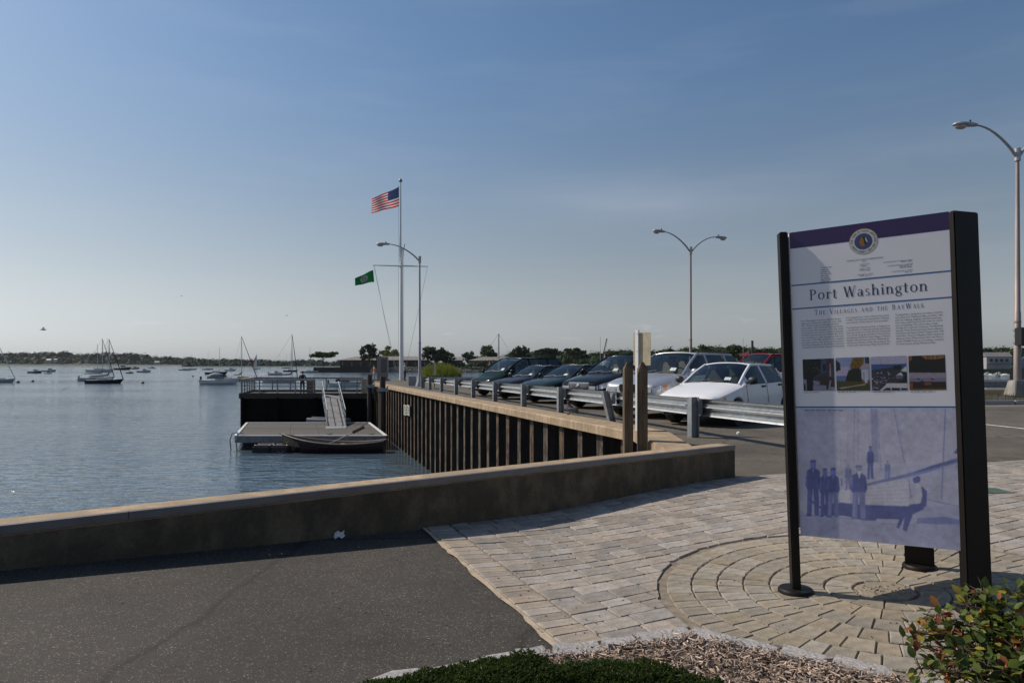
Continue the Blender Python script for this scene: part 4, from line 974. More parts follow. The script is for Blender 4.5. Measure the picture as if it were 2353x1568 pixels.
p.line((450, 290), (458, 560), .0016, (.06, .06, .12), q); p.line((330, 262), (570, 250), .0012, (.10, .10, .16), q)
p.done('photo_print')
p = Photo(88, 80, seed=5)
p.poly([(1135, 225), (2030, 200), (2050, 640), (1145, 640)], (.014, .013, .012), q); p.poly([(1135, 225), (1230, 222), (1215, 330), (1140, 380)], (.22, .07, .02), q)
p.poly([(1440, 218), (2030, 200), (2000, 280), (1800, 310), (1560, 310)], (.26, .13, .05), q)
for x in (1600, 1640, 1720, 1830): p.poly([(x, 215), (x+22, 214), (x+18, 320), (x+2, 320)], (.05, .025, .012), q)
p.poly([(1145, 640), (2052, 640), (2060, 860), (1155, 860)], (.20, .17, .26), q); p.poly([(1150, 640), (2052, 640), (2055, 760), (1150, 770)], (.30, .24, .30), q)
p.poly([(1155, 860), (2060, 855), (2070, 1065), (1165, 1075)], (.03, .022, .014), q); p.poly([(1160, 880), (1250, 890), (1240, 1060), (1165, 1070)], (.22, .07, .02), q); p.poly([(1530, 880), (1680, 880), (1700, 930), (1540, 950)], (.20, .08, .02), q); p.poly([(1165, 1030), (2070, 1020), (2070, 1065), (1165, 1075)], (.12, .07, .02), q)
for x, y in ((1380, 795), (1470, 840), (1720, 795)): p.poly([(x-60, y+10), (x, y-25), (x+50, y-5), (x+30, y+25)], (.05, .05, .12), q)
p.done('photo_print')
# large blue-tinted harbour photograph
p = Photo(250, 235, (0, .5785, 1, 1), 1, .10, .17, 6); q = z8
B0, B1, B2, B3 = (.52, .50, .61), (.42, .42, .57), (.24, .26, .46), (.14, .155, .345)
v0 = .5785
p.rect(0, v0, 1, 1, B0); p.poly([(232, 640), (1395, 560), (1412, 1205), (236, 1085)], (.47, .46, .58), q); p.poly([(236, 940), (1408, 1010), (1416, 1206), (236, 1086)], B1, q)
for x0, y0, x1, y1, w_ in ((636, 160, 630, 560, .0022), (664, 160, 662, 550, .0022), (590, 200, 585, 560, .0014), (540, 380, 535, 700, .0012), (925, 165, 1000, 560, .004), (945, 165, 1015, 600, .0012), (1300, 170, 1270, 830, .005), (800, 165, 830, 620, .0026), (572, 540, 570, 740, .0016)):
    p.line((x0, y0), (x1, y1), w_, B2, q)
p.poly([(752, 165), (800, 165), (812, 560), (770, 560)], (.36, .36, .52), q)
p.poly([(700, 715), (960, 660), (1030, 690), (1035, 875), (690, 860)], (.58, .56, .64), q)
for k in range(6): p.line((705, 735+k*23), (1032, 690+k*32), .0013, B2, q)
p.poly([(520, 765), (600, 755), (605, 860), (530, 850)], (.58, .56, .64), q)
p.poly([(236, 760), (290, 755), (300, 930), (236, 940)], (.52, .50, .60), q)
p.poly([(390, 870), (540, 855), (700, 870), (1030, 880), (1060, 920), (950, 990), (700, 985), (560, 950), (400, 950)], B3, q)
p.poly([(1030, 870), (1400, 885), (1405, 1010), (1100, 1000)], B1, q); p.line((1170, 830), (1400, 880), .004, B2, q); p.poly([(1090, 965), (1300, 955), (1400, 975), (1400, 1010), (1090, 1005)], B2, q)
p.poly([(720, 715), (1020, 640), (1390, 520), (1390, 560), (1200, 620), (1040, 665), (730, 730)], B2, q); p.poly([(1040, 645), (1200, 580), (1390, 535), (1390, 545), (1210, 600)], B3, q); p.line((1040, 660), (1390, 580), .002, B2, q); p.poly([(1358, 490), (1392, 440), (1392, 495)], B3, q)
p.line((236, 950), (1400, 1020), .002, B2, q); p.poly([(795, 972), (950, 975), (1075, 985), (1070, 1015), (800, 1005)], (.48, .48, .60), q); p.line((800, 1004), (1070, 1014), .0022, B2, q)
def man(x, ytop, yfoot, c_, hat=None, wdt=1.0, legs=None):
    h = yfoot-ytop; s_ = h*.09*wdt; hd = ytop+h*.085
    p.poly([(x-s_*.55, hd-h*.06), (x+s_*.55, hd-h*.06), (x+s_*.5, hd+h*.05), (x, hd+h*.075), (x-s_*.5, hd+h*.05)], c_ if hat != 'straw' else B1, q)
    p.poly([(x-s_*.9, hd-h*.045), (x-s_*.6, hd-h*.055), (x-s_*.5, ytop), (x+s_*.5, ytop), (x+s_*.6, hd-h*.055), (x+s_*.9, hd-h*.045)], c_ if hat != 'straw' else B2, q)
    p.poly([(x-s_*.4, hd+h*.06), (x+s_*.4, hd+h*.06), (x+s_*1.25, hd+h*.11), (x+s_*1.5, ytop+h*.45), (x+s_*1.2, ytop+h*.52), (x-s_*1.2, ytop+h*.52), (x-s_*1.5, ytop+h*.45), (x-s_*1.25, hd+h*.11)], c_, q)
    lc = legs or c_
    def tone(c, f): return tuple(min(.7, x*f) for x in c)
    p.poly([(x-s_*.42, hd-h*.035), (x+s_*.38, hd-h*.035), (x+s_*.34, hd+h*.045), (x, hd+h*.068), (x-s_*.34, hd+h*.045)], tone(c_, 1.75) if hat != 'straw' else tone(B1, .9), q)
    p.poly([(x-s_*.15, hd+h*.075), (x+s_*.15, hd+h*.075), (x, ytop+h*.27)], tone(c_, 2.2), q)
    p.poly([(x-s_*1.5, ytop+h*.43), (x-s_*1.2, hd+h*.13), (x-s_*.95, hd+h*.14), (x-s_*1.1, ytop+h*.45)], tone(c_, 1.35), q)
    p.poly([(x+s_*1.5, ytop+h*.43), (x+s_*1.2, hd+h*.13), (x+s_*.95, hd+h*.14), (x+s_*1.05, ytop+h*.45)], tone(c_, .8), q)
    p.poly([(x-s_*1.1, ytop+h*.5), (x-s_*.05, ytop+h*.5), (x-s_*.35, yfoot-h*.01), (x-s_*1.25, yfoot)], lc, q); p.poly([(x+s_*.0, ytop+h*.5), (x+s_*1.1, ytop+h*.5), (x+s_*1.2, yfoot), (x+s_*.3, yfoot)], lc, q); p.poly([(x-s_*.95, ytop+h*.55), (x-s_*.5, ytop+h*.55), (x-s_*.75, yfoot-h*.04), (x-s_*1.1, yfoot-h*.03)], tone(lc, 1.25), q); p.poly([(x-s_*1.3, yfoot-h*.02), (x-s_*.3, yfoot-h*.02), (x-s_*.25, yfoot+h*.008), (x-s_*1.5, yfoot+h*.008)], tone(lc, .8), q)
man(334, 542, 952, B3); man(420, 602, 955, B3, None, .85); man(480, 600, 960, B3, None, 1.0, B2); man(752, 440, 680, B3, None, .85); man(590, 572, 760, B2, 'straw'); man(668, 580, 972, B3, 'straw', 1.15, B2); man(876, 545, 690, B2, 'straw', 1.2)
p.poly([(655, 625), (685, 625), (672, 680)], (.62, .60, .66), q)
for (xa, ya, xb, yb, w_) in ((520, 680, 520, 740, .004), (540, 680, 545, 740, .004), (300, 830, 440, 930, .012)): p.line((xa, ya), (xb, yb), w_, B3, q)
# seated man on the right
p.poly([(1060, 690), (1062, 672), (1100, 655), (1118, 672), (1115, 695), (1095, 712), (1070, 708)], B3, q)
p.poly([(1090, 705), (1130, 730), (1165, 770), (1160, 860), (1060, 870), (1030, 850), (1075, 800)], (.56, .54, .63), q); p.poly([(1120, 725), (1165, 770), (1160, 880), (1110, 890), (1130, 800)], B3, q)
p.poly([(1040, 865), (1150, 855), (1140, 900), (1060, 940), (1015, 1065), (985, 1055), (1000, 960), (960, 1045), (940, 1035), (985, 920)], B3, q)
p.poly([(930, 1045), (990, 1050), (1015, 1070), (925, 1060)], B1, q)
p.line((1030, 690), (1050, 820), .0025, B3, q); p.line((1170, 800), (1290, 690), .0016, B2, q)
for k in range(60):
    x, y = random.uniform(260, 1390), random.uniform(1020, 1150); p.poly([(x, y), (x+random.uniform(8, 40), y+3), (x+10, y+6)], random.choice((B2, (.48, .48, .6))), q, False)
p.done('large_photo_print')
# ================================================================ guard rails, posts, lamps, flags
def zc(x, y): return zg(x, y)
rl = thing('guard_rail', 'galvanised steel guard rail on heavy posts along the parking lot bulkhead', 'guard rail', (1.35, 19.07, -1.38))
RY = [9.1, 12.5, 15.9, 19.07, 22.3, 25.7, 29.07, 32.4, 35.9, 39.3, 42.0]
RP = [Vector((7.07-.3*y, y)) for y in RY]; rd = (RP[-1]-RP[0]).normalized(); rn = Vector((rd.y, -rd.x))
for i, p in enumerate(RP):
    z = zc(*p); b = MB(); dx, dn = Vector((rd.x, rd.y, 0)), Vector((rn.x, rn.y, 0)); u = Vector((0, 0, 1)); dark = M['galv_dull']
    lean = Vector((-.17, -.05, 0)) if i == 2 else Vector((0, 0, 0)); ax = (u*.37+lean*.5)
    c = Vector((p.x, p.y, z+.36)) + lean*.35
    for s_ in (-1, 1): b.obox(c+dn*s_*.072, dx*.072, dn*.008, ax)
    b.obox(c, dx*.008, dn*.066, ax)
    o = b.build('post', M['galv_dull'], rl, world=True)
    bo = MB().obox(c+dn*.12+u*.19, dx*.06, dn*.035, u*.13); bo.build('blockout', M['galv_dull'], rl, world=True)
    for k in (-1, 1):
        q = Vector((p.x, p.y, z+.53+k*.075))+dn*.168+dx*.11; MB().ell(q-dn*.05, .02, .02, .02, 8, 5).build('bolt', M['galv'], rl, world=True)
W_ = [(0, .0), (.02, .035), (.075, .055), (.083, .085), (.075, .115), (.02, .135), (.0, .157), (.02, .18), (.075, .20), (.083, .23), (.075, .26), (.02, .28), (0, .315)]
prof = [(x, y) for x, y in W_] + [(x+.004 if x < .05 else x-.005, y) for x, y in W_[::-1]]
def wbeam(parent, a, c, z0, z1):
    a3 = Vector((a.x, a.y, z0)); c3 = Vector((c.x, c.y, z1))
    return MB().extr([(x, y) for x, y in prof], a3, c3).build('guard_beam', M['galv'], parent, world=True, smooth=50)
# the beam's corrugation faces the posts; it is bolted on their parking side
for i in range(len(RP)-1):
    a, c = RP[i]+rn*.16+rd*.02, RP[i+1]+rn*.16+rd*.03
    wbeam(rl, a, c, zc(*a)+.385, zc(*c)+.385)
    q = RP[i]+rn*.25
rl2 = thing('guard_rail', 'second guard rail closing the far end of the parking lot behind the dark van', 'guard rail', (0, 43.6, -1.53))
ea, ec = Vector((-5.4, 42.6)), Vector((6.5, 46.6))
for k in range(3):
    a, c = ea.lerp(ec, k/3), ea.lerp(ec, (k+1)/3); wbeam(rl2, a, c, zc(*a)+.36, zc(*c)+.36)
for k in range(7):
    p = ea.lerp(ec, k/6)+Vector((-.1, -.16)); MB().box(p.x-.08, p.x+.08, p.y-.06, p.y+.06, zc(*p)-.1, zc(*p)+.72).build('post', M['galv_dull'], rl2, world=True)
# pointed timber piles and the parking sign by the sea wall
for x, lab in ((1.97, 'square timber pile with pointed top, the one nearer the water'), (2.215, 'square timber pile with pointed top, directly before the white sign post')):
    o = thing('timber_pile', lab, 'pile', (x, 11.6, -5.4), .06, 'pointed timber piles beside the sea wall')
    b = MB(); s_ = .077
    vs = [(i*s_, j*s_, 0) for i, j in ((-1, -1), (1, -1), (1, 1), (-1, 1))] + [(i*s_*.97, j*s_*.97, 5.31) for i, j in ((-1, -1), (1, -1), (1, 1), (-1, 1))] + [(i*s_*.25, j*s_*.25, 5.425) for i, j in ((-1, -1), (1, -1), (1, 1), (-1, 1))]
    b.add(vs, [(3, 2, 1, 0), (8, 9, 10, 11)] + [(k*4+i, k*4+(i+1) % 4, (k+1)*4+(i+1) % 4, (k+1)*4+i) for k in range(2) for i in range(4)])
    b.build('shaft', M['pile_wood'], o, bevel=.006)
    MB().lathe([(.012, -.006), (.012, .004)], (0, -s_-.002, 4.9), 8, axis='y').build('bolt', M['dark_trim'], o)
o = thing('parking_sign', 'tan backed parking sign on a white steel post behind the pointed piles', 'sign', (2.46, 13.4, zc(2.46, 13.4)+.035), R(-50))
H_ = .658-o.location.z
b = MB(); b.box(-.035, .035, -.02, -.014, 0, H_).box(-.035, -.029, -.014, .02, 0, H_).box(.029, .035, -.014, .02, 0, H_); b.build('post', M['white_paint'], o)
s0 = .6-o.location.z
MB().box(-.12, .31, .022, .028, s0-.64, s0).build('plate', M['tan'], o, bevel=.003)
for z in (s0-.02, s0-.36): MB().tube([(-.09, .03, z), (.01, .03, z-.01), (.01, -.03, z)], .006, 6).build('bolt', M['dark_trim'], o)
# lamp posts
def luminaire(parent, tip, d, size=1.0):
    d = Vector(d).normalized(); q = Vector((-d.y, d.x, 0)); u = Vector((0, 0, 1)); rot = Matrix((d, q, u)).transposed()
    b = MB(); n = 10; prof_ = [(-.36, .045, .05), (-.28, .07, .075), (-.1, .105, .095), (.12, .15, .10), (.30, .155, .09), (.40, .11, .06), (.44, .03, .02)]
    for x, wy, hz in prof_:
        for k in range(n):
            t = 2*math.pi*k/n; zz = math.sin(t)*hz*(1 if math.sin(t) > 0 else .55); b.v.append(tuple(Vector(tip)+rot @ Vector((x*size, wy*math.cos(t)*size, zz*size))))
    for i in range(len(prof_)-1):
        for k in range(n): b.f.append((i*n+k, i*n+(k+1) % n, (i+1)*n+(k+1) % n, (i+1)*n+k)); b.m.append(0)
    b.f += [tuple(range(n))[::-1], tuple((len(prof_)-1)*n+k for k in range(n))]; b.m += [0, 0]
    h = b.build('lamp_head', M['pole_grey'], parent, world=True, smooth=50)
    MB().ell(Vector(tip)+rot @ Vector((.2*size, 0, -.055*size)), .19*size, .12*size, .09*size, 14, 8, rot=rot).build('lens', mat('lamp_lens', (.38, .36, .33), .15, 0, .1, 8, coat=.6), h, world=True, smooth=80)
    MB().lathe([(.035, .08), (.035, .17), (.02, .19)], Vector(tip)+rot @ Vector((-.12*size, 0, 0)), 8).build('photocell', M['dark_trim'], h, world=True)
def lamp_post(name, label, base, zf, dirs, rust, conc=0, group='lamp posts around the parking lot', rise=1.08, reach=2.05):
    o = thing(name, label, 'lamp post', base, 0, group); B_ = Vector(base); m = M['pole_rust'] if rust else M['pole_grey']
    top = Vector((B_.x, B_.y, zf))
    if conc:
        MB().add([(-.31,-.31,0),(.31,-.31,0),(.31,.31,0),(-.31,.31,0),(-.2,-.2,conc),(.2,-.2,conc),(.2,.2,conc),(-.2,.2,conc)], [(3,2,1,0),(4,5,6,7),(0,1,5,4),(1,2,6,5),(2,3,7,6),(3,0,4,7)]).build('footing', M['grey_concrete'], o, bevel=.02)
    else: MB().lathe([(.28, 0), (.27, .12), (.17, .35), (.12, .75), (.11, .8)], (0, 0, 0), 14).build('base_cover', M['pole_grey'], o, smooth=40)
    r0, r1 = (.125, .058) if conc else (.105, .06)
    MB().tube([B_+Vector((0, 0, conc)), B_+(top-B_)*.35, B_+(top-B_)*.352, top+Vector((0, 0, .25))], [r0, r0*.86, r0*.76, r1], 14).build('pole', m, o, world=True, smooth=40)
    for z in ((2.1, 2.6) if conc else (2.9,)): MB().lathe([(r0*.9, z), (r0*.96, z+.05), (r0*.9, z+.1)], B_, 14).build('band', m, o, world=True)
    MB().lathe([(.0, .32), (.1, .3), (.1, -.15)], top, 10).build('bracket', M['pole_grey'], o, world=True)
    for d in dirs:
        d = Vector((d[0], d[1], 0)).normalized(); pts = []; rs = []
        for k in range(9):
            t = k/8; pts.append(top+d*(.05+reach*t)+Vector((0, 0, rise*math.sin(t*math.pi/2)**.85))); rs.append(.055-.028*t)
        MB().tube(pts, rs, 8).build('arm', M['pole_grey'], o, world=True, smooth=60)
        luminaire(o, pts[-1]+d*.3+Vector((0, 0, -.01)), d, 1.15)
    return o
bA = (18.14, 24.5, zc(18.14, 24.5)+.115)
lpA = lamp_post('lamp_post', 'tall double lamp post on a concrete footing at the traffic island', bA, 7.41, ((-.97, -.1), (.97, .1)), 1, .55, reach=1.62)
lamp_post('lamp_post', 'tall double lamp post rising behind the silver car', (11.2, 42.8, zc(11.2, 42.8)), 7.0, ((-.9, -.43), (.9, .43)), 1)
lamp_post('lamp_post', 'tall single arm lamp post beside the flagpole', (-6.25, 46.2, zc(-6.25, 46.2)), 6.95, ((-.99, -.1),), 0)
# dark signal box strapped to the post on the island
o = thing('signal_box', 'black signal housing strapped to the lamp post on the traffic island', 'signal', (bA[0], bA[1]-.2, .62))
MB().box(-.19, .27, -.14, .02, 0, .66).build('housing', M['black_paint'], o, bevel=.02); MB().box(-.23, -.19, -.3, .02, .02, .64).build('visor', M['black_paint'], o)
for z in (.1, .56): MB().lathe([(.145, 0), (.145, .05)], (0, .2, z), 14).build('strap', M['galv_dull'], o)
# flagpole with yard and gaff
fp = thing('flagpole', 'tall white nautical flagpole with yardarm at the end of the parking lot', 'flagpole', (-11.1, 68.5, -1.70))
X0, Y0 = -11.1, 68.5
MB().tube([(X0, Y0, -1.7), (X0, Y0, 9.0), (X0, Y0, 11.6)], [.195, .15, .14], 14).build('lower_mast', M['white_paint'], fp, world=True, smooth=40)
MB().tube([(X0-.06, Y0-.26, 9.6), (X0-.04, Y0-.26, 18.0)], [.13, .07], 12).build('topmast', M['white_paint'], fp, world=True, smooth=40)
MB().ell((X0-.04, Y0-.26, 18.25), .19, .19, .19, 14, 8).build('ball', mat('ball_gold', (.28, .24, .19), .3, .6, .1, 4), fp, world=True, smooth=80)
MB().tube([(-13.85, Y0-.45, 9.78), (X0, Y0-.45, 9.72), (-8.38, Y0-.45, 9.66)], [.05, .085, .05], 8).build('yardarm', M['white_paint'], fp, world=True, smooth=40)
MB().tube([(X0+.05, Y0-.5, 9.9), (X0+.42, Y0-.5, 11.9)], [.08, .05], 8).build('gaff', M['white_paint'], fp, world=True)
for z in (9.75, 10.9, 11.4): MB().lathe([(.24, -.06), (.24, .06)], (X0-.03, Y0-.13, z), 12).build('collar', M['white_paint'], fp, world=True)
for a, c in (((-13.8, Y0-.45, 9.75), (-11.6, Y0, -.6)), ((-13.72, Y0-.45, 9.75), (-11.75, Y0, -.6)), ((-8.42, Y0-.45, 9.6), (-10.7, Y0, -.6)), ((X0+.3, Y0-.45, 11.4), (X0+.27, Y0-.2, -.4)), ((X0-.2, Y0-.35, 17.8), (X0-.26, Y0-.2, -.4))):
    MB().tube([a, (Vector(a)+Vector(c))/2+Vector((0, 0, -.12)), c], .014, 5).build('halyard', mat('rope', (.5, .49, .46), .8), fp, world=True)
def fcloth(nm, c): MATS[nm] = leafmat(nm, c, c, trans=.5, spec=.1); return MATS[nm]
fl = thing('flag', 'red white and blue striped flag with stars flying from the flagpole top', 'flag', (X0-.15, Y0-.3, 17.6))
def fpt(s, t):                                       # s from hoist to fly, t from top to bottom
    h = 1.94*(1-s)+1.42*s
    z = 17.66 - 1.20*s**.9 - t*h + .05*math.sin(9*s+2*t)*s; y = Y0-.3+.22*math.sin(8.5*s+1.2*t)*s**.6
    return (X0-.17-2.77*s, y, z)
nx, ny = 30, 26; b = MB()
for j in range(ny+1):
    for i in range(nx+1): b.v.append(fpt(i/nx, j/ny))
for j in range(ny):
    for i in range(nx):
        b.f.append((j*(nx+1)+i, j*(nx+1)+i+1, (j+1)*(nx+1)+i+1, (j+1)*(nx+1)+i)); st = j//2
        b.m.append(2 if (i < 12 and st < 7) else (0 if st % 2 == 0 else 1))
b.build('cloth', [fcloth('flag_red', (.60, .02, .03)), fcloth('flag_white', (.80, .78, .76)), fcloth('flag_blue', (.03, .05, .17))], fl, world=True, smooth=80)
b = MB()
for r_ in range(9):
    for c_ in range(6 if r_ % 2 == 0 else 5):
        s_, t_ = (.4*(1+2*c_+(r_ % 2))/12, .538*(r_+1)/10); c = Vector(fpt(s_, t_))
        for dy in (-.012, .012): b.add([(c.x+.058*(1 if k % 2 == 0 else .42)*math.sin(k*math.pi/5), c.y+dy, c.z+.058*(1 if k % 2 == 0 else .42)*math.cos(k*math.pi/5)) for k in range(10)], [tuple(range(10))])
b.build('stars', M['flag_white'], fl, world=True)
fl = thing('flag', 'green town flag with white round emblem hanging off the yardarm', 'flag', (-13.8, Y0-.45, 9.3))
def gpt(s, t):
    h = 1.20*(1-s)+.72*s; return (-13.83-.1*t*(1-s)*-1-1.85*s, Y0-.45+.14*math.sin(7*s+t)*s**.6, 9.30-.86*s**1.1-t*h+.04*math.sin(8*s))
b = MB(); nx, ny = 18, 10
for j in range(ny+1):
    for i in range(nx+1): b.v.append(gpt(i/nx, j/ny))
for j in range(ny):
    for i in range(nx): b.f.append((j*(nx+1)+i, j*(nx+1)+i+1, (j+1)*(nx+1)+i+1, (j+1)*(nx+1)+i)); b.m.append(0)
b.build('cloth', fcloth('flag_green', (.012, .115, .035)), fl, world=True, smooth=80)
b = MB()
for rr, m_, off in ((.20, 0, .02), (.12, 1, .03)):
    for dy in (-off, off):
        pts = [(.5+rr*math.cos(2*math.pi*k/20)*.95, .5+rr*math.sin(2*math.pi*k/20)*1.6) for k in range(20)]
        b.add([(Vector(gpt(*p))+Vector((0, dy, 0))) for p in pts], [tuple(range(20))], m_)
b.build('emblem', [M['flag_white'], mat('emblem_tan', (.35, .28, .22), .8)], fl, world=True)
# monument, utility box, small sign post
o = thing('monument', 'brown granite monument slab standing near the flagpole base', 'monument', (-12.5, 66, -1.67))
MB().box(-.5, .5, -.28, .28, 0, 2.32).build('slab', M['monument'], o, bevel=.02); MB().box(-.12, .44, -.295, -.27, .8, 2.1).build('plaque', mat('plaque', (.10, .10, .10), .4, .3, .1, 8), o); MB().box(-.65, .65, -.4, .4, -.1, .12).build('plinth', M['monument'], o)
o = thing('utility_box', 'grey utility cabinet on the ground left of the lamp post base', 'utility box', (-6.95, 47.6, zc(-6.95, 47.6)))
MB().box(-.24, .24, -.16, .16, 0, .62).build('cabinet', M['galv_dull'], o, bevel=.02); MB().box(-.26, .26, -.18, .18, .62, .66).build('lid', M['galv_dull'], o)
o = thing('sign_post', 'thin dark sign post with a narrow plate at the end of the guard rail', 'sign', (-5.0, 44, zc(-5.0, 44)))
MB().tube([(0, 0, 0), (0, 0, 1.62)], .028, 8).build('post', M['dark_trim'], o); MB().box(-.03, .09, -.035, -.03, .75, 1.6).build('plate', M['galv'], o)
# mooring piles at the corner of the bulkhead and the notices
for x, y, r_, top_, lab in ((-8.72, 46, .20, -.87, 'dark round mooring pile against the bulkhead, nearer the parking lot'), (-11.05, 53, .19, -.86, 'dark round mooring pile at the corner of the pier')):
    o = thing('mooring_pile', lab, 'pile', (x, y, -5.5), 0, 'round mooring piles')
    MB().tube([(0, 0, 0), (0, 0, top_+5.38), (0, 0, top_+5.5)], [r_*1.08, r_, r_*.85], 14).build('shaft', M['dark_wood'], o, smooth=40)
    MB().box(-.32, .5, -.28, .28, 3.62, 3.86).build('bracket', M['galv_dull'], o, bevel=.02)
o = thing('notice_board', 'pair of white notice plates fixed to the bulkhead piles', 'sign', (-5.93, 38.7, -2.9), math.atan2(bd.y, bd.x))
for k, (x0, z0) in enumerate(((-1.0, 0), (.06, -.06))):
    t = MB().box(x0, x0+.9, .02, .06, z0, z0+.58).build('plate', mat('notice_white', (.36, .35, .32), .6), o)
    b = MB()
    for r_ in range(3):
        for c_ in range(5):
            if (r_*5+c_+k) % 4: b.box(x0+.12+c_*.14, x0+.22+c_*.14, .0605, .062, z0+.10+r_*.15, z0+.18+r_*.15)
    b.build('lettering', M['dark_trim'], t)
# litter
p = WL+wd*2.02-wn*.035; o = thing('paper_scrap', 'crumpled white paper scrap at the foot of the sea wall', 'litter', (p.x, p.y, zg(p.x, p.y)))
bm = bmesh.new(); bmesh.ops.create_grid(bm, x_segments=6, y_segments=6, size=.5)
for v in bm.verts: x, y = v.co.x, v.co.y; v.co = Vector((x*.07, .012*math.sin(9*x)+.01*math.cos(7*y), (y+.5)*.042+.008+.006*math.sin(8*x+3)))
bmesh.ops.solidify(bm, geom=bm.faces[:], thickness=.002)
me = bpy.data.meshes.new('sheet'); bm.to_mesh(me); bm.free(); me.materials.append(M['white_cloth']); link('sheet', me, o, rot=(R(-25), 0, .6))
p = G(1696, 998); o = thing('paper_scrap', 'small white paper ball lying on the parking lot asphalt', 'litter', p)
bm = bmesh.new(); bmesh.ops.create_icosphere(bm, subdivisions=2, radius=.035)
for v in bm.verts: v.co *= 1+.35*noise.noise(v.co*60)
me = bpy.data.meshes.new('ball'); bm.to_mesh(me); bm.free(); me.materials.append(M['white_cloth']); link('ball', me, o, loc=(0, 0, .03))
# ================================================================ cars
def lerp(a, b_, t): return a+(b_-a)*t
def car(name, label, cat, S, paint, wheel_px, Y, heading, group='cars parked facing the guard rail'):
    """x forward from the front axle, y to the car's left, z up from the ground."""
    h = Vector(heading).normalized(); ang = math.atan2(h.y, h.x); tw = S['W']/2-.10; Rw = S['R']
    wp = Vector(((wheel_px-CX)/F*Y, Y)); lf = Vector((-h.y, h.x)); org = wp + lf*tw
    z0 = zg(org.x-h.x*1.3, org.y-h.y*1.3)
    o = thing(name, label, cat, (org.x, org.y, z0), ang, group)
    L_, W2, H, wb, fo = S['L'], S['W']/2, S['H'], S['wb'], S['fo']; ro = L_-wb-fo
    xn, xt = fo, -wb-ro
    # key stations: x, half width, low z, belt z, belt half width, upper edge z, upper half width, centre z
    hf, hc = S['hood']; zb = S['belt']; xc, xr, xq, xb = S['cowl'], S['roof0'], S['roof1'], S['back']; zdk = S['deck']; tw_ = S.get('top', .70)
    K = [(xn, .74, .30, hf-.16, .70, hf-.12, .66, hf-.11), (xn-.06, .84, .24, hf-.10, .80, hf-.055, .74, hf-.04), (xn-.20, .93, .22, hf-.055, .89, hf-.01, .80, hf+.012), (xn-.5, .98, .2, lerp(hf, hc, .35)-.055, .93, lerp(hf, hc, .35), .83, lerp(hf, hc, .35)+.03),
         (xc+.03, 1, .19, hc-.045, .95, hc, .84, hc+.035), (xc, 1, .19, zb-.01, .95, hc+.004, .83, hc+.045),
         (lerp(xc, xr, .5), 1, .19, zb, .95, lerp(hc, H-.05, .56), lerp(.84, tw_, .5), lerp(hc, H, .58)+.02),
         (xr, 1, .19, zb+.01, .95, H-.06, tw_, H-.01), (lerp(xr, xq, .5), 1, .19, zb+.02, .95, H-.05, tw_, H), (xq, .99, .2, zb+.035, .94, H-.07, tw_*.98, H-.02),
         (lerp(xq, xb, .5), .98, .2, zb+.04, .93, lerp(H-.05, zdk, .45), lerp(tw_, .80, .5), lerp(H, zdk, .40)), (xb, .96, .22, zb+.02 if zdk > zb+.02 else zdk-.03, .91, zdk, .80, zdk+.03)]
    if xb-xt > .35: K += [(xt+.25, .93, .24, zdk-.06, .88, zdk-.01, .78, zdk+.02)]
    K += [(xt+.06, .86, .28, min(zdk, zb)-.10, .82, min(zdk, zb+.1)-.05, .74, min(zdk, zb+.1)-.03), (xt, .78, .34, min(zdk, zb)-.16, .74, min(zdk, zb+.1)-.12, .68, min(zdk, zb+.1)-.10)]
    def P(x):
        for i in range(len(K)-1):
            if K[i][0] >= x >= K[i+1][0]:
                d = K[i][0]-K[i+1][0]; t = 0 if d < 1e-6 else (K[i][0]-x)/d; return [lerp(a, b_, t) for a, b_ in zip(K[i], K[i+1])]
        return list(K[0] if x > K[0][0] else K[-1])
    ra = Rw+.055; xs = set(k[0] for k in K)
    for xa in (0, -wb):
        for k in range(9): xs.add(round(xa+ra*math.cos(math.pi*k/8), 4))
    xs |= {lerp(xc, xr, .25), lerp(xc, xr, .75), lerp(xr, xq, .25), lerp(xr, xq, .75)}
    for x0, x1 in S['win']: xs |= {x0, x1}
    xs = sorted(xs, reverse=True)
    def rows(x):
        _, hw, lo, zbl, hwb, zte, hwt, ztc = P(x); hw *= W2; hwb *= W2; hwt *= W2; l2 = lo
        for xa in (0, -wb):
            if abs(x-xa) < ra-1e-4: l2 = max(lo, Rw+math.sqrt(ra*ra-(x-xa)**2))
        zm = max(lerp(lo, zbl, .58), l2+.03); zs = max(lo+.09, l2)
        return [(0, lo+.02), (hw*.80, max(lo, l2*.98 if l2 > lo else lo)), (hw*.985, zs if l2 == lo else l2), (hw, zm), (hwb, max(zbl, zm+.03)), (hwt, zte), (hwt*.6, lerp(zte, ztc, .75)), (0, ztc)]
    b = MB(); nr = 15
    for x in xs:
        r_ = rows(x); full = [(-y, z) for y, z in r_[:0:-1]][::-1]
        ring = r_[:1] + r_[1:7] + [r_[7]] + [(-y, z) for y, z in r_[6:0:-1]]
        for y, z in ring: b.v.append((x, y, z))
    nr = 14
    for i in range(len(xs)-1):
        for k in range(nr):
            if k in (5, 6, 7, 8) and xc+1e-4 >= xs[i] and xs[i+1] >= xr-1e-4: continue
            if k in (4, 9) and any(x0+1e-4 >= xs[i] and xs[i+1] >= x1-1e-4 for x0, x1 in S['win']): continue
            b.f.append((i*nr+k, i*nr+(k+1) % nr, (i+1)*nr+(k+1) % nr, (i+1)*nr+k)); b.m.append(1 if k in (0, 13) else 0)
    b.f += [tuple(range(nr))[::-1], tuple((len(xs)-1)*nr+k for k in range(nr))]; b.m += [0, 0]
    body = b.build('body', [paint, M['dark_trim']], o, smooth=32)
    bm = bmesh.new(); bm.from_mesh(body.data); bmesh.ops.recalc_face_normals(bm, faces=bm.faces[:]); bm.to_mesh(body.data); bm.free()
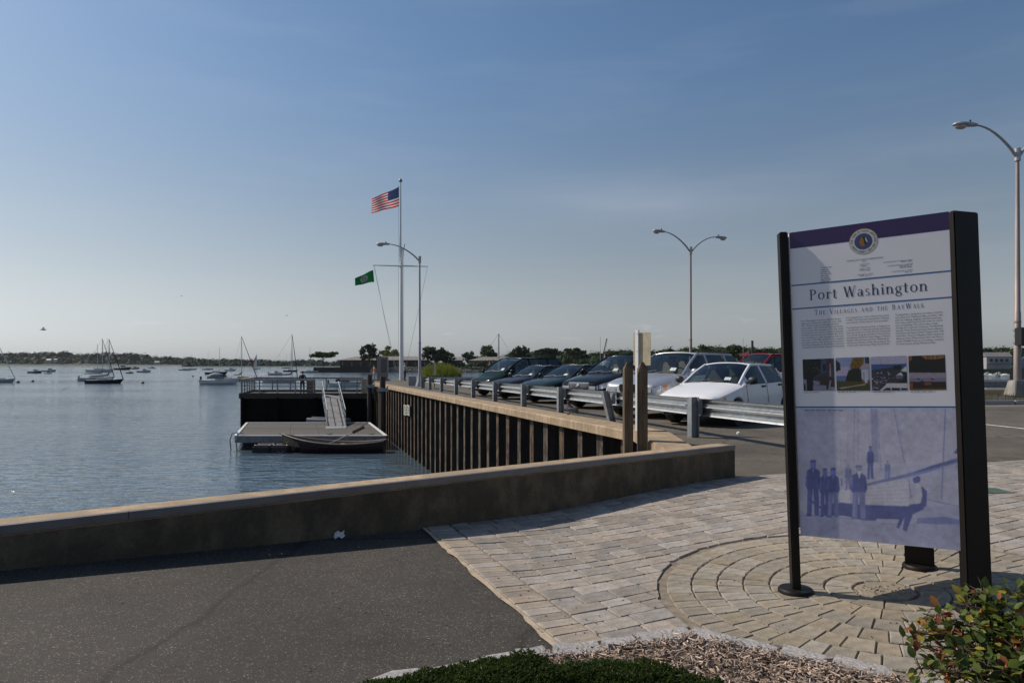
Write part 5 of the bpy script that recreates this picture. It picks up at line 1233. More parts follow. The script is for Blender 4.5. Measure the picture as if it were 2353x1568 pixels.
    def patch(fn, nu, nv, off=.007):                 # raised patch on the body skin; fn(u, v) -> point
        bb = MB(); g = [[Vector(fn(i/nu, j/nv)) for i in range(nu+1)] for j in range(nv+1)]
        for j in range(nv+1):
            for i in range(nu+1):
                du = g[j][min(i+1, nu)]-g[j][max(i-1, 0)]; dv = g[min(j+1, nv)][i]-g[max(j-1, 0)][i]; n_ = du.cross(dv)
                if n_.length > 1e-9: n_.normalize()
                c_ = Vector((-1.2, 0, .6))
                if n_.dot(g[j][i]-c_) < 0: n_ = -n_
                bb.v.append(tuple(g[j][i]+n_*off))
        for j in range(nv):
            for i in range(nu): q = j*(nu+1)+i; bb.f.append((q, q+1, q+nu+2, q+nu+1)); bb.m.append(0)
        return bb
    def S45(x, t, sd): r_ = rows(x); return (x, sd*lerp(r_[4][0], r_[5][0], t), lerp(r_[4][1], r_[5][1], t))
    def S34(x, t, sd): r_ = rows(x); return (x, sd*lerp(r_[3][0], r_[4][0], t), lerp(r_[3][1], r_[4][1], t))
    def Stop(x, u):
        r_ = rows(x); a = abs(u); s = 1 if u >= 0 else -1
        if a < .6: t = a/.6; return (x, s*r_[6][0]*t, lerp(r_[7][1], r_[6][1], t*t))
        t = (a-.6)/.4; return (x, s*lerp(r_[6][0], r_[5][0], t), lerp(r_[6][1], r_[5][1], t))
    gl = M['glass']
    xw0, xw1 = xc+.004, xr-.004
    ws = patch(lambda u, v: Stop(lerp(xw0, xw1, v), u*2-1), 12, 6, .004).build('windshield', M['clear_glass'], o, smooth=60)
    bnd = MB(); ptsb = [Vector(Stop(lerp(xc+.01, xr, t), s_))+Vector((0, 0, .004)) for s_, t in [(-.985, k/6) for k in range(7)]+[(-.985+.1*k*1.97, 1) for k in range(1, 10)]+[(.985, 1-k/6) for k in range(7)]]; bnd.tube(ptsb, .009, 5).build('windshield_seal', M['dark_trim'], o)
    pf_ = MB()
    for sd in (1, -1):
        pf_.tube([Vector(S45(lerp(xc+.03, xr, k/6), 1, sd))+Vector((-.005, sd*-.008, .0)) for k in range(7)]+[Vector(S45(lerp(xr, xq, k/6), 1, sd))+Vector((0, -sd*.008, -.002)) for k in range(1, 7)], .034, 7)
        wn_ = S['win']
        for k in range(len(wn_)):
            xe = (wn_[k][1]+wn_[k+1][0])/2 if k+1 < len(wn_) else wn_[k][1]-.03
            pf_.tube([Vector(S45(xe, t, sd))+Vector((0, -sd*.012, 0)) for t in (0, .33, .66, 1)], .04, 7)
    pf_.tube([Vector(Stop(xr-.012, -.98+1.96*k/10))+Vector((0, 0, -.012)) for k in range(11)], .03, 7)
    pf_.build('pillars', paint, o, smooth=60)
    ins = S.get('trimcol', 'seat_dark')
    MB().box(xc-.50, xc-.03, -W2*.80, W2*.80, hc-.20, hc-.05).build('dashboard', M['dash'], o, bevel=.04)
    for sd in (1, -1):
        sx_ = xr-.28; st_ = MB().obox((sx_, sd*.37, hc-.02), (.07, 0, .02), (0, .23, 0), (-.10, 0, .34)); st_.obox((sx_-.13, sd*.37, hc+.42), (.05, 0, .01), (0, .13, 0), (-.02, 0, .09)); st_.build('front_seat', M[ins], o, bevel=.03)
    MB().obox((xr-1.15, 0, hc+.0), (.08, 0, 0), (0, W2*.72, 0), (-.10, 0, .36)).build('rear_seat', M[ins], o, bevel=.04)
    sw_ = MB(); sw_.tube([(xc-.56+.10*math.sin(k*math.pi/8), .37+.18*math.cos(k*math.pi/8), hc+.03+.15*math.sin(k*math.pi/8)) for k in range(17)], .015, 6).build('steering_wheel', M['dash'], o)
    MB().box(xr+.08, xr+.10, -.11, .11, H-.19, H-.12).build('rear_mirror', M['dash'], o, bevel=.008)
    patch(lambda u, v: Stop(lerp(xq-.06, xb+.06, v), (u*2-1)*.94), 8, 4).build('rear_window', gl, o, smooth=60)
    # interior hints behind the glass: sticker and dashboard papers are on the glass, wiper blades below
    patch(lambda u, v: Stop(lerp(xw0, xw1, .10+.12*v), .42+.22*u), 2, 2, .010).build('sticker', mat('sticker', (.55, .62, .60), .4, 0, .3, 40), ws)
    for s0, s1 in ((-.75, -.05), (-.05, .62)):
        p, q = Vector(Stop(xw0+.02, s0)), Vector(Stop(lerp(xw0, xw1, .07), s1)); MB().tube([p+Vector((.03, 0, .02)), q+Vector((.02, 0, .025))], .009, 5).build('wiper', M['dark_trim'], o)
    for sd in (1, -1):
        for x0, x1 in S['win']:
            tm = .90
            def fn(u, v, x0=x0, x1=x1):
                x = lerp(x0, x1, u)
                if x > xr: tcap = 1-.10*(1) - 0
                return S45(x, v, sd)
            wo2 = patch(fn, 6, 3, .003).build('side_window', M['clear_glass'], o, smooth=60)
            fr_ = [Vector(S45(lerp(x0, x1, t), q, sd)) for t, q in [(k/5, 0) for k in range(6)]+[(1, k/3) for k in range(1, 4)]+[(1-k/5, 1) for k in range(1, 6)]+[(0, 1-k/3) for k in range(1, 4)]]; MB().tube(fr_, .007, 5).build('window_seal', M['dark_trim'], wo2)
        # door gaps and handles
        for x in S['gaps']:
            pts = [Vector(S34(x, t, sd))+Vector((0, sd*.002, 0)) for t in (-.55, 0, .5, 1)]; MB().tube(pts, .006, 4).build('door_gap', M['dark_trim'], o)
        for x in S['handles']:
            p = Vector(S34(x, .78, sd))+Vector((0, sd*.012, 0)); MB().box(p.x-.085, p.x+.085, p.y-.018, p.y+.018, p.z-.022, p.z+.022).build('door_handle', M['dark_trim'] if S.get('trim', 1) else paint, o, bevel=.008)
        p = Vector(S45(xc-.18, .05, sd)); my = p.y+sd*.13
        mr = MB().ell((p.x, my, p.z+.09), .07, .115, .085, 12, 8); mr.beam((p.x, p.y-sd*.02, p.z+.03), (p.x, my, p.z+.06), .06, .05); mr.build('mirror', paint if S.get('mirror', 1) else M['dark_trim'], o, smooth=50)
        # headlights wrap the corner
        lh = patch(lambda u, v: S34(lerp(xn-.02, xn-S['hl'], u), lerp(S.get('hv0', .42), .93, v), sd), 6, 3, .008).build('headlight', M['lens'], o, smooth=60)
        patch(lambda u, v: S34(lerp(xn-S['hl'], xn-S['hl']-.13, u), lerp(S.get('hv0', .42)+.05, .85, v), sd), 3, 2, .008).build('turn_signal', M['amber'], lh, smooth=60)
        r_ = rows(xn); zl0 = lerp(r_[3][1], r_[4][1], S.get('hv0', .42)); zl1 = lerp(r_[3][1], r_[4][1], .95)+.01
        MB().box(xn-.01, xn+.014, min(sd*W2*.42, sd*W2*.735), max(sd*W2*.42, sd*W2*.735), zl0, zl1).build('headlight', M['lens'], o, bevel=.012)
        if S.get('fog'): MB().lathe([(.055, 0), (.055, .02)], (xn-.0, sd*W2*.52, .40), 14, axis='x').build('fog_lamp', M['lens'], o)
        p = Vector(S34(xt+.05, .6, sd)); patch(lambda u, v: S34(lerp(xt+.02, xt+.28, u), lerp(.3, .95, v), sd), 3, 2, .008).build('tail_light', M['tail_red'], o, smooth=60)
        if S.get('rails'):
            pts = [Vector(Stop(lerp(xr-.1, xq+.02, t), sd*.93))+Vector((0, 0, .055 if 0 < t < 1 else .0)) for t in (0, .06, .5, .94, 1)]; MB().tube(pts, .02, 6).build('roof_rail', M['dark_trim'], o)
        if S.get('wheel_trim'): pass
        for xa in (0, -wb):
            t_ = MB(); rr = Rw; wdt = .11
            t_.lathe([(rr*.62, -wdt), (rr*.93, -wdt), (rr, -wdt*.75), (rr, wdt*.75), (rr*.93, wdt), (rr*.62, wdt)], (xa, sd*tw, rr), 26, axis='y', caps=False)
            wo_ = t_.build('wheel', M['rubber'], o, smooth=40)
            rm = MB(); yo = sd*(tw+wdt*.72)
            rm.lathe([(rr*.63, -sd*.03), (rr*.60, sd*.012), (rr*.55, sd*.0)], (xa, yo, rr), 26, axis='y', caps=False)
            rm.lathe([(rr*.60, 0), (.001, 0)], (xa, yo-sd*.05, rr), 26, m=1, axis='y', caps=False)
            for k in range(S.get('spokes', 5)):
                a_ = 2*math.pi*k/S.get('spokes', 5); d_ = Vector((math.cos(a_), 0, math.sin(a_))); c_ = Vector((xa, yo-sd*.01, rr))
                rm.beam(c_+d_*.03, c_+d_*rr*.6, .075, .03, 0, up=(0, sd, 0))
            rm.lathe([(.06, -.02), (.06, .02)], (xa, yo, rr), 12, axis='y')
            rm.build('rim', [M['rim_metal'], M['dark_trim']], wo_, smooth=40)
    # nose: grille, bumper, plate
    r_ = rows(xn); gz0, gz1 = S['grille'][1], S['grille'][2]; gw_ = S['grille'][3]
    if S['grille'][0] == 'kidney':
        for sd in (1, -1):
            q = [(.03, gz0+.02), (.03, gz1-.02), (.07, gz1), (gw_-.04, gz1), (gw_, gz1-.06), (gw_-.02, gz0+.04), (gw_-.07, gz0)]
            gb_ = MB(); gb_.add([(xn+x_, sd*y*k, lerp((gz0+gz1)/2, z, k)) for x_, k in ((.0, 1.12), (.03, 1.06)) for y, z in q], [tuple(range(7)), tuple(range(7, 14))]+[(i, (i+1) % 7, 7+(i+1) % 7, 7+i) for i in range(7)]); gg = gb_.build('grille', M['chrome'], o)
            gb_ = MB(); gb_.add([(xn+.032, sd*y, z) for y, z in q], [tuple(range(7))])
            gb_.build('grille_opening', M['dark_trim'], gg)
            gb_ = MB()
            for k in range(7): y_ = .05+(gw_-.09)*k/6; gb_.box(xn+.033, xn+.042, min(sd*y_, sd*(y_+.012)), max(sd*y_, sd*(y_+.012)), gz0+.03, gz1-.02)
            gb_.build('grille_bars', M['dark_trim'], gg)
    else:
        fr = S['grille'][0]
        gg = MB().box(xn-.02, xn+.018, -gw_, gw_, gz0, gz1).build('grille', M['chrome'] if fr == 'chrome' else M['dark_trim'], o, bevel=.015)
        MB().box(xn-.02, xn+.024, -gw_+.025, gw_-.025, gz0+.02, gz1-.02).build('grille_opening', M['dark_trim'], gg)
        gb_ = MB()
        for k in range(5):
            z = lerp(gz0+.03, gz1-.04, k/4); gb_.box(xn+.02, xn+.031, -gw_+.03, gw_-.03, z, z+.011)
        gb_.build('grille_bars', M['chrome'] if fr == 'chrome' else M['galv_dull'], gg)
        if fr == 'chrome': MB().lathe([(.06, 0), (.055, .02), (.0, .022)], (xn+.03, 0, (gz0+gz1)/2), 16, axis='x').build('emblem', M['chrome'], gg)
    bc = S.get('bumper', paint)
    bp_ = MB(); zb0, zb1 = .30, S.get('bz', .50)
    rr_ = [(xn-.35, W2*.985), (xn-.12, W2*.94), (xn+.01, W2*.80), (xn+.05, W2*.4)]; pts = rr_ + [(x, -y) for x, y in rr_[::-1]]
    for z, k in ((zb0, -.035), (zb0+.05, 0), (zb1-.05, 0), (zb1, -.03)):
        for x, y in pts: bp_.v.append((x+k+.012, y*1.008, z))
    npt = len(pts)
    for j in range(3):
        for i in range(npt-1): bp_.f.append((j*npt+i+1, j*npt+i, (j+1)*npt+i, (j+1)*npt+i+1)); bp_.m.append(0)
    for i in range(npt//2-1):
        for jj, rev in ((0, False), (3, True)):
            q = (jj*npt+i, jj*npt+i+1, jj*npt+npt-2-i, jj*npt+npt-1-i); bp_.f.append(q if rev else q[::-1]); bp_.m.append(0)
    bpo = bp_.build('bumper', bc, o, smooth=35)
    MB().box(xn+.0, xn+.066, -.45, .45, zb0+.015, zb0+.075).build('air_intake', M['dark_trim'], bpo)
    pl_ = MB().box(xn+.02, xn+.072, -.155, .155, zb1-.14, zb1-.02).build('licence_plate', M['dirty_white'], bpo)
    return o
def paint(name, c, metal=0, rough=.22): return mat(name, c, rough, metal if max(c) > .3 else 0, .04, 2, coat=.4 if max(c) > .3 else .04, spec=.25 if max(c) > .3 else .08)
mat('dash', (.03, .03, .032), .6); mat('seat_dark', (.06, .06, .065), .8); mat('seat_tan', (.26, .21, .16), .8)
mat('rim_metal', (.38, .39, .40), .35, .8, .1, 6)
HD = (-.73, -.68)
SEDAN = dict(L=4.3, W=1.69, H=1.39, wb=2.46, fo=.85, R=.29, hood=(.70, .90), belt=.90, cowl=-.30, roof0=-1.05, roof1=-2.15, back=-2.75, deck=1.0, win=((-.62, -1.36), (-1.46, -2.30)), gaps=(-.42, -1.42, -2.25), handles=(-1.25, -2.12), hl=.26, grille=('dark', .555, .61, .36), mirror=0, top=.68)
def var_(d, **k): q = dict(d); q.update(k); return q
car('white_sedan', 'white compact sedan parked nearest the kiosk sign', 'car', SEDAN, paint('paint_white', (.74, .74, .76), 0, .3), 1551, 16.0, (-.71, -.70))
car('silver_suv', 'silver sport utility car with twin kidney grille beside the white sedan', 'car', dict(L=4.67, W=1.88, H=1.69, wb=2.82, fo=.83, R=.36, hood=(.92, 1.09), belt=1.08, cowl=-.40, roof0=-1.22, roof1=-3.05, back=-3.55, deck=1.28, win=((-.72, -1.52), (-1.64, -2.52), (-2.64, -3.2)), gaps=(-.5, -1.58, -2.55), handles=(-1.38, -2.36), hl=.24, grille=('kidney', .66, .86, .29), rails=1, fog=1, bz=.60, top=.70, trim=0, trimcol='seat_tan'),
    paint('paint_silver', (.42, .43, .45), .55, .3), 1430, 18.4, (-.73, -.68))
car('black_suv', 'black crossover with chrome grille parked left of the silver car', 'car', dict(L=4.73, W=1.85, H=1.66, wb=2.715, fo=.92, R=.36, hood=(.88, 1.07), belt=1.06, cowl=-.22, roof0=-1.15, roof1=-2.75, back=-3.5, deck=1.18, win=((-.62, -1.42), (-1.52, -2.42), (-2.52, -3.0)), gaps=(-.42, -1.47, -2.42), handles=(-1.28, -2.28), hl=.42, hv0=.35, grille=('chrome', .64, .83, .42), rails=1, fog=1, bz=.56, top=.68, trimcol='seat_tan'),
    paint('paint_black', (.010, .012, .016), .2, .12), 1330, 22.2, (-.74, -.67))
car('teal_sedan', 'dark teal rounded sedan left of the black crossover', 'car', var_(SEDAN, L=4.85, W=1.83, H=1.39, wb=2.76, fo=1.0, R=.31, hood=(.69, .90), cowl=-.32, roof0=-1.2, roof1=-2.4, back=-3.15, win=((-.68, -1.52), (-1.62, -2.55)), gaps=(-.45, -1.57, -2.5), handles=(-1.4, -2.35), grille=('dark', .54, .575, .2), mirror=1),
    paint('paint_teal', (.013, .027, .029), .35, .2), 1227, 25.6, (-.75, -.66))
car('blue_sedan', 'dark blue older sedan parked between the minivan and teal sedan', 'car', var_(SEDAN, L=4.6, W=1.74, H=1.37, wb=2.62, fo=.92, hood=(.72, .88), roof0=-1.1, roof1=-2.3, back=-2.95, grille=('chrome', .56, .64, .4)),
    paint('paint_blue', (.012, .015, .028), .3, .2), 1159, 28.5, (-.75, -.66))
car('green_minivan', 'dark green minivan with roof rails at the end of the row', 'minivan', dict(L=4.75, W=1.93, H=1.74, wb=2.88, fo=.90, R=.33, hood=(.80, 1.04), belt=1.02, cowl=.08, roof0=-.98, roof1=-3.25, back=-3.65, deck=1.30, win=((-.42, -1.32), (-1.44, -2.5), (-2.62, -3.3)), gaps=(-.25, -1.38, -2.55), handles=(-1.2, -1.6), hl=.4, grille=('dark', .60, .66, .42), rails=1, bz=.52, top=.74),
    paint('paint_green', (.010, .022, .019), .3, .18), 1111, 31.8, (-.76, -.65))
# vehicles behind the row
car('red_suv', 'red sport utility car seen behind the white sedan roof', 'car', dict(L=4.7, W=1.85, H=1.80, wb=2.7, fo=.85, R=.37, hood=(.98, 1.12), belt=1.12, cowl=-.35, roof0=-1.0, roof1=-3.2, back=-3.55, deck=1.35, win=((-.62, -1.45), (-1.56, -2.45), (-2.55, -3.15)), gaps=(-.48, -1.5, -2.5), handles=(-1.3, -2.3), hl=.25, grille=('dark', .7, .85, .45), rails=1, top=.74), paint('paint_red', (.28, .018, .018), 0, .2), 1668, 28.5, (-.92, -.40), 'cars parked in the second row')
car('dark_sedan', 'dark grey sedan whose roof shows behind the white sedan', 'car', var_(SEDAN, H=1.42), paint('paint_grey', (.05, .055, .065), .4, .2), 1790, 22.4, (-.80, -.60), 'cars parked in the second row')
o = car('black_pickup', 'dark vehicle with red tail light beyond the island lamp post', 'car', dict(L=4.9, W=1.9, H=1.8, wb=2.9, fo=.9, R=.38, hood=(1.0, 1.15), belt=1.12, cowl=-.3, roof0=-1.0, roof1=-3.3, back=-3.7, deck=1.4, win=((-.6, -1.45), (-1.56, -2.5), (-2.6, -3.2)), gaps=(-.45, -1.5, -2.5), handles=(-1.3, -2.3), hl=.25, grille=('dark', .7, .85, .45), top=.74), paint('paint_dark', (.012, .011, .014), .2, .2), 2625, 27.3, (.97, -.24), 'cars parked in the second row')
# pink pennant on the red car's aerial
p = at(1716, 823, 29.6); o = thing('pennant', 'small pink pennant on the aerial of the red car', 'flag', p)
MB().tube([(0, 0, -.35), (.10, 0, .35)], .008, 5).build('aerial', M['dark_trim'], o)
b = MB(); b.add([(.10, 0, .36), (.06, .0, .12), (-.30, .03, .10), (-.36, .02, .22), (-.10, -.02, .24)], [(0, 1, 2, 3, 4)]); b.add([(.10, .004, .36), (.06, .004, .12), (-.30, .034, .10), (-.36, .024, .22), (-.10, -.016, .24)], [(4, 3, 2, 1, 0)])
b.build('cloth', mat('pink_cloth', (.6, .25, .25), .8), o)
# open door glass standing above the teal sedan
p = at(1362, 838, 27.0); o = thing('open_door', 'open car door with pale edged glass between teal sedan and black crossover', 'car door', (p.x, p.y, -1.2))
d_ = Vector((.35, .94, 0)).normalized()
b = MB(); q = [(-.5, .0), (.42, .0), (.48, .62), (.45, .80), (.30, 1.22), (.06, 1.30), (-.30, .82), (-.5, .7)]
for s_ in (-.03, .03): b.v += [(d_.x*x-d_.y*s_, d_.y*x+d_.x*s_, z) for x, z in q]
n_ = len(q); b.f = [tuple(range(n_)), tuple(range(n_, 2*n_))[::-1]]+[(i, n_+i, n_+(i+1) % n_, (i+1) % n_) for i in range(n_)]; b.m = [0]*len(b.f)
b.build('door_shell', M['paint_teal'], o)
q2 = [(-.2, .84), (.40, .84), (.27, 1.18), (.07, 1.25)]
for s_ in (-.034, .034): MB().add([(d_.x*x-d_.y*s_, d_.y*x+d_.x*s_, z) for x, z in q2], [(0, 1, 2, 3) if s_ < 0 else (3, 2, 1, 0)]).build('window', mat('pale_glass', (.3, .36, .40), .05, 0, .05, 3), o)
# ================================================================ boats
def hull(Ln, beam, zb, zs, draft=.25, stern=.78, rake=.12, n=14, mid=None):
    b = MB(); mid = mid if mid is not None else min(zb, zs)*.97
    secs = []
    for i in range(n+1):
        t = i/n; w_ = (stern+(1-stern)*math.sin(min(1, t/.45)*math.pi/2)) if t < .45 else math.cos(((t-.45)/.55)**1.55*math.pi/2)
        w_ = max(w_, .012)*beam/2; zt = (1-t)**2*zs+t**2*zb+2*t*(1-t)*(2*mid-.5*(zb+zs)) if True else 0
        x = t*Ln; secs.append((x, w_, zt, t))
    for x, w_, zt, t in secs:
        rk = rake*Ln*max(0, t-.6)/.4
        b.v += [(x-rk, 0, -draft*(1-.5*t)), (x-rk*.9, w_*.62*(1-.3*t), -draft*.55), (x-rk*.55, w_*.90, zt*.35), (x, w_, zt)] + [(x-rk*.55, -w_*.90, zt*.35), (x-rk*.9, -w_*.62*(1-.3*t), -draft*.55), (x, -w_, zt)]
    order = [3, 2, 1, 0, 5, 4, 6]
    for i in range(n):
        for k in range(6): b.f.append((i*7+order[k], i*7+order[k+1], (i+1)*7+order[k+1], (i+1)*7+order[k])); b.m.append(0)
    b.f.append(tuple(order)); b.m.append(0)
    return b, secs
def deck_of(secs, drop=.04, inset=.97):
    b = MB()
    for x, w_, zt, t in secs: b.v += [(x*.995, w_*inset, zt-drop), (x*.995, 0, zt-drop+.05*w_), (x*.995, -w_*inset, zt-drop)]
    for i in range(len(secs)-1):
        for k in range(2): b.f.append((i*3+k+1, i*3+k, (i+1)*3+k, (i+1)*3+k+1)); b.m.append(0)
    return b
def sailboat(label, px, Y, ang, Ln, mast, hm, dm=None, cover=None, mast_t=.58, cabin=True, jib=True, outboard=False, group='sailboats moored in the bay', sail=None, detail=2, px_at=.5):
    c = at(px, HY, Y); hx, hy = math.cos(ang), math.sin(ang)
    o = thing('sailboat', label, 'sailboat', (c.x-hx*Ln*px_at, Y-hy*Ln*px_at, WATER), ang, group); bw = Ln*.30; fb = Ln*.105
    b, sc = hull(Ln, bw, fb*1.25, fb*.95, Ln*.03); hu = b.build('hull', hm, o, smooth=50); deck_of(sc).build('deck', dm or M['white_gel'], o)
    if cabin:
        w0 = bw*.28; k = MB(); k.prism([(Ln*.30, -w0), (Ln*.66, -w0*.55), (Ln*.66, w0*.55), (Ln*.30, w0)], fb*.8, fb*1.0+Ln*.045); k.build('cabin', dm or M['white_gel'], o, bevel=.04)
        for s_ in (-1, 1): MB().beam((Ln*.34, s_*w0*.99, fb*.95+Ln*.028), (Ln*.56, s_*w0*.73, fb*.95+Ln*.028), .03, .10).build('cabin_window', M['glass'], o)
    mx_ = Ln*mast_t; zt = mast
    MB().tube([(mx_, 0, fb*.7), (mx_, 0, zt)], [Ln*.0085+.02, Ln*.006+.015], 8).build('mast', M['mast'], o, smooth=60)
    MB().tube([(mx_, 0, fb+Ln*.10), (Ln*.13, 0, fb+Ln*.095)], .05, 8).build('boom', M['mast'], o)
    if cover:
        MB().tube([(mx_+.1, 0, fb+Ln*.24), (mx_-.12, 0, fb+Ln*.155), (mx_-Ln*.06, 0, fb+Ln*.125), (Ln*.30, 0, fb+Ln*.112), (Ln*.12, 0, fb+Ln*.108)], [.06, .20, .21, .15, .08], 8).build('sail_cover', cover, o, smooth=60)
    rg = mat('rigging', (.10, .10, .10), .5, .3)
    if detail > 1:
        for a, d in (((mx_, 0, zt), (Ln*.985, 0, fb*1.2)), ((mx_, 0, zt), (Ln*.02, 0, fb)), ((mx_, 0, zt*.97), (mx_-.1, bw*.47, fb)), ((mx_, 0, zt*.97), (mx_-.1, -bw*.47, fb))):
            MB().tube([a, d], .018 if Y > 100 else .012, 5).build('stay', rg, o)
        MB().beam((mx_, -bw*.28, zt*.55), (mx_, bw*.28, zt*.55), .04, .03).build('spreader', M['mast'], o)
        if jib: MB().tube([(mx_+.1, 0, zt*.96), ((mx_+Ln*.985)/2, 0, (zt+fb)/2), (Ln*.97, 0, fb*1.3)], [.05, .10, .11], 7).build('furled_jib', cover or M['sail'], o)
        b = MB()
        for x in (Ln*.95, Ln*.86): 
            for s_ in (-1, 1): b.tube([(x, s_*bw*(.09 if x > Ln*.9 else .2), fb*1.15), (x, s_*bw*(.09 if x > Ln*.9 else .2), fb*1.15+.6)], .018, 5)
        b.tube([(Ln*.86, -bw*.2, fb*1.15+.6), (Ln*.98, -.1, fb*1.2+.62), (Ln*.98, .1, fb*1.2+.62), (Ln*.86, bw*.2, fb*1.15+.6)], .02, 5); b.build('pulpit', M['galv'], o)
    if outboard:
        MB().box(-.42, -.12, -.16, .16, fb*.75, fb*1.45).beam((-.3, 0, fb*.8), (-.75, 0, fb*.15), .16, .2).build('outboard_motor', M['black_paint'], o, bevel=.04)
    if sail: MB().add([(mx_, .0, fb*1.4), (mx_, .0, zt*.98), (Ln*.06, .25, fb*1.5), (mx_, .03, fb*1.4), (mx_, .03, zt*.98), (Ln*.06, .28, fb*1.5)], [(0, 1, 2), (5, 4, 3)]).build('sail', sail, o)
    return o
def motorboat(label, px, Y, ang, Ln, hm, canopy=None, group='motorboats on the bay', outboard=True, rail=True, cab=True, dm=None, px_at=.5):
    c = at(px, HY, Y); hx, hy = math.cos(ang), math.sin(ang)
    o = thing('motorboat', label, 'motorboat', (c.x-hx*Ln*px_at, Y-hy*Ln*px_at, WATER), ang, group); bw = Ln*.34; fb = Ln*.125
    b, sc = hull(Ln, bw, fb*1.35, fb*.95, Ln*.03, .92, .14); b.build('hull', hm, o, smooth=50); deck_of(sc, .05).build('deck', dm or M['white_gel'], o)
    MB().beam((0, bw*.46, fb*.72), (Ln*.6, bw*.495, fb*.8), .03, .07).beam((0, -bw*.46, fb*.72), (Ln*.6, -bw*.495, fb*.8), .03, .07).build('rub_rail', M['dark_trim'], o)
    if cab:
        w0 = bw*.36; k = MB(); k.prism([(Ln*.40, -w0), (Ln*.74, -w0*.6), (Ln*.80, 0), (Ln*.74, w0*.6), (Ln*.40, w0)], fb*.9, fb*1.25+Ln*.03); k.build('cabin', M['white_gel'], o, bevel=.05)
        b = MB(); q = [(Ln*.44, w0), (Ln*.62, w0*.8), (Ln*.66, 0), (Ln*.62, -w0*.8), (Ln*.44, -w0)]
        for x, y in q: b.v += [(x, y, fb*1.2+Ln*.03), (x-Ln*.05, y*.88, fb*1.2+Ln*.095)]
        for i in range(4): b.f.append((i*2, i*2+2, i*2+3, i*2+1)); b.m.append(0)
        b.build('windshield', M['glass'], o)
    if canopy:
        w0 = bw*.42; b = MB(); n_ = 8; zc_ = fb*1.15
        for i in range(n_+1):
            t = i/n_; x = Ln*.20+Ln*.42*t; hgt = Ln*.155*math.sin((.18+.80*t if t < .5 else .18+.80*t)*math.pi)**.7 if t < 1 else Ln*.02
            for k in range(7):
                a = math.pi*k/6; b.v.append((x, w0*math.cos(a)*(1-.12*t), zc_+hgt*math.sin(a)**.6))
        for i in range(n_):
            for k in range(6): b.f.append((i*7+k, i*7+k+1, (i+1)*7+k+1, (i+1)*7+k)); b.m.append(0)
        b.f += [tuple(range(7)), tuple(n_*7+k for k in range(7))[::-1]]; b.m += [0, 0]
        b.build('canopy', canopy, o, smooth=50)
    if outboard: MB().box(-.45, -.08, -.2, .2, fb*.7, fb*1.6).beam((-.3, 0, fb*.8), (-.45, 0, -.2), .16, .2).build('outboard_motor', M['black_paint'], o, bevel=.05)
    if rail:
        b = MB(); pts = [(Ln*.55, bw*.46, fb*1.15+.45), (Ln*.8, bw*.28, fb*1.3+.5), (Ln*.96, 0, fb*1.38+.55), (Ln*.8, -bw*.28, fb*1.3+.5), (Ln*.55, -bw*.46, fb*1.15+.45)]
        b.tube(pts, .02, 5)
        for p in pts: b.tube([p, (p[0], p[1], p[2]-.5)], .016, 5)
        b.build('bow_rail', M['galv'], o)
    return o
sailboat('black hulled sailboat with tall mast nearest of the moored pair', 242, 178, .08, 9.4, 11.6, M['black_gel'], None, M['navy_canvas'], .60)
sailboat('pale grey hulled sailboat with blue sail cover and outboard behind the black one', 224, 204, .06, 10.2, 12.6, M['grey_gel'], None, M['navy_canvas'], .64, outboard=True)
sailboat('sailboat cut by the picture edge with slim dark hull', 3, 186, .05, 8.5, 11, M['grey_gel'], None, None, .42, px_at=.55)
motorboat('white motorboat with pale grey dome canopy moored left of the pier', 508, 170, -.06, 9.9, M['white_gel'], M['grey_canvas'])
sailboat('yellow trimmed sailboat with mast showing over the pier end', 560, 204, -.15, 8.8, 13.4, M['yellow_gel'], M['cream'], M['navy_canvas'], .42)
sailboat('sailboat with bright blue sail cover behind the man on the pier', 645, 190, .1, 9.5, 13.4, M['white_gel'], None, M['blue_canvas'], .82)
motorboat('small white motorboat running with a foaming wake', 634, 320, .15, 6.4, M['white_gel'], None)
b = MB()
c = at(606, HY, 322)
for i in range(60):
    x = c.x+random.uniform(-4.5, 3.2); b.ell((x, 321+random.gauss(0, .7), WATER+.03), random.uniform(.2, .7), random.uniform(.15, .4), random.uniform(.05, .16), 6, 4)
tag(b.build('wake_foam', M['white_cloth']), 'white foam churned up behind the running motorboat', 'foam', kind='stuff')
motorboat('white motorboat with dark canvas top seen through the pier railing', 795, 155, .12, 7.4, M['white_gel'], M['navy_canvas'])
far = [('long white ketch with two bare masts off the far shore', 230, 415, .05, 15.5, 17, 'w', .4), ('far grey sailboat with one tall mast near the ketch', 246, 430, -.1, 9, 21, 'g', .5), ('far sailboat with dark hull under the white boat house', 498, 330, .1, 10.5, 13.0, 'b', .62),
       ('far sailboat with faint thin mast left of the dark hulled one', 478, 560, .1, 9, 16, 'g', .5), ('far dark sailboat with low hull right of the running motorboat', 668, 430, .08, 9.2, 13, 'b', .5), ('far pale sailboat in line with the man on the pier', 712, 380, -.05, 10, 14.5, 'g', .5),
       ('far sailboat left of centre below the wooded shore', 425, 520, .05, 9, 12, 'g', .5), ('far sailboat with pale hull right of its twin by the shore', 440, 560, .05, 9, 13, 'w', .5), ('distant sailboat with a thin mast off the point', 658, 700, .05, 9, 16, 'g', .5)]
for lab, px, Y, a, Ln, ms, c_, mt in far:
    o = sailboat(lab, px, Y, a, Ln, ms, {'w': M['white_gel'], 'g': M['grey_gel'], 'b': M['black_gel']}[c_], None, None, mt, True, False, detail=1, group='sailboats far off on the bay')
    if 'ketch' in lab: MB().tube([(Ln*.72, 0, 1), (Ln*.72, 0, 15)], .09, 6).build('mizzen_mast', M['mast'], o)
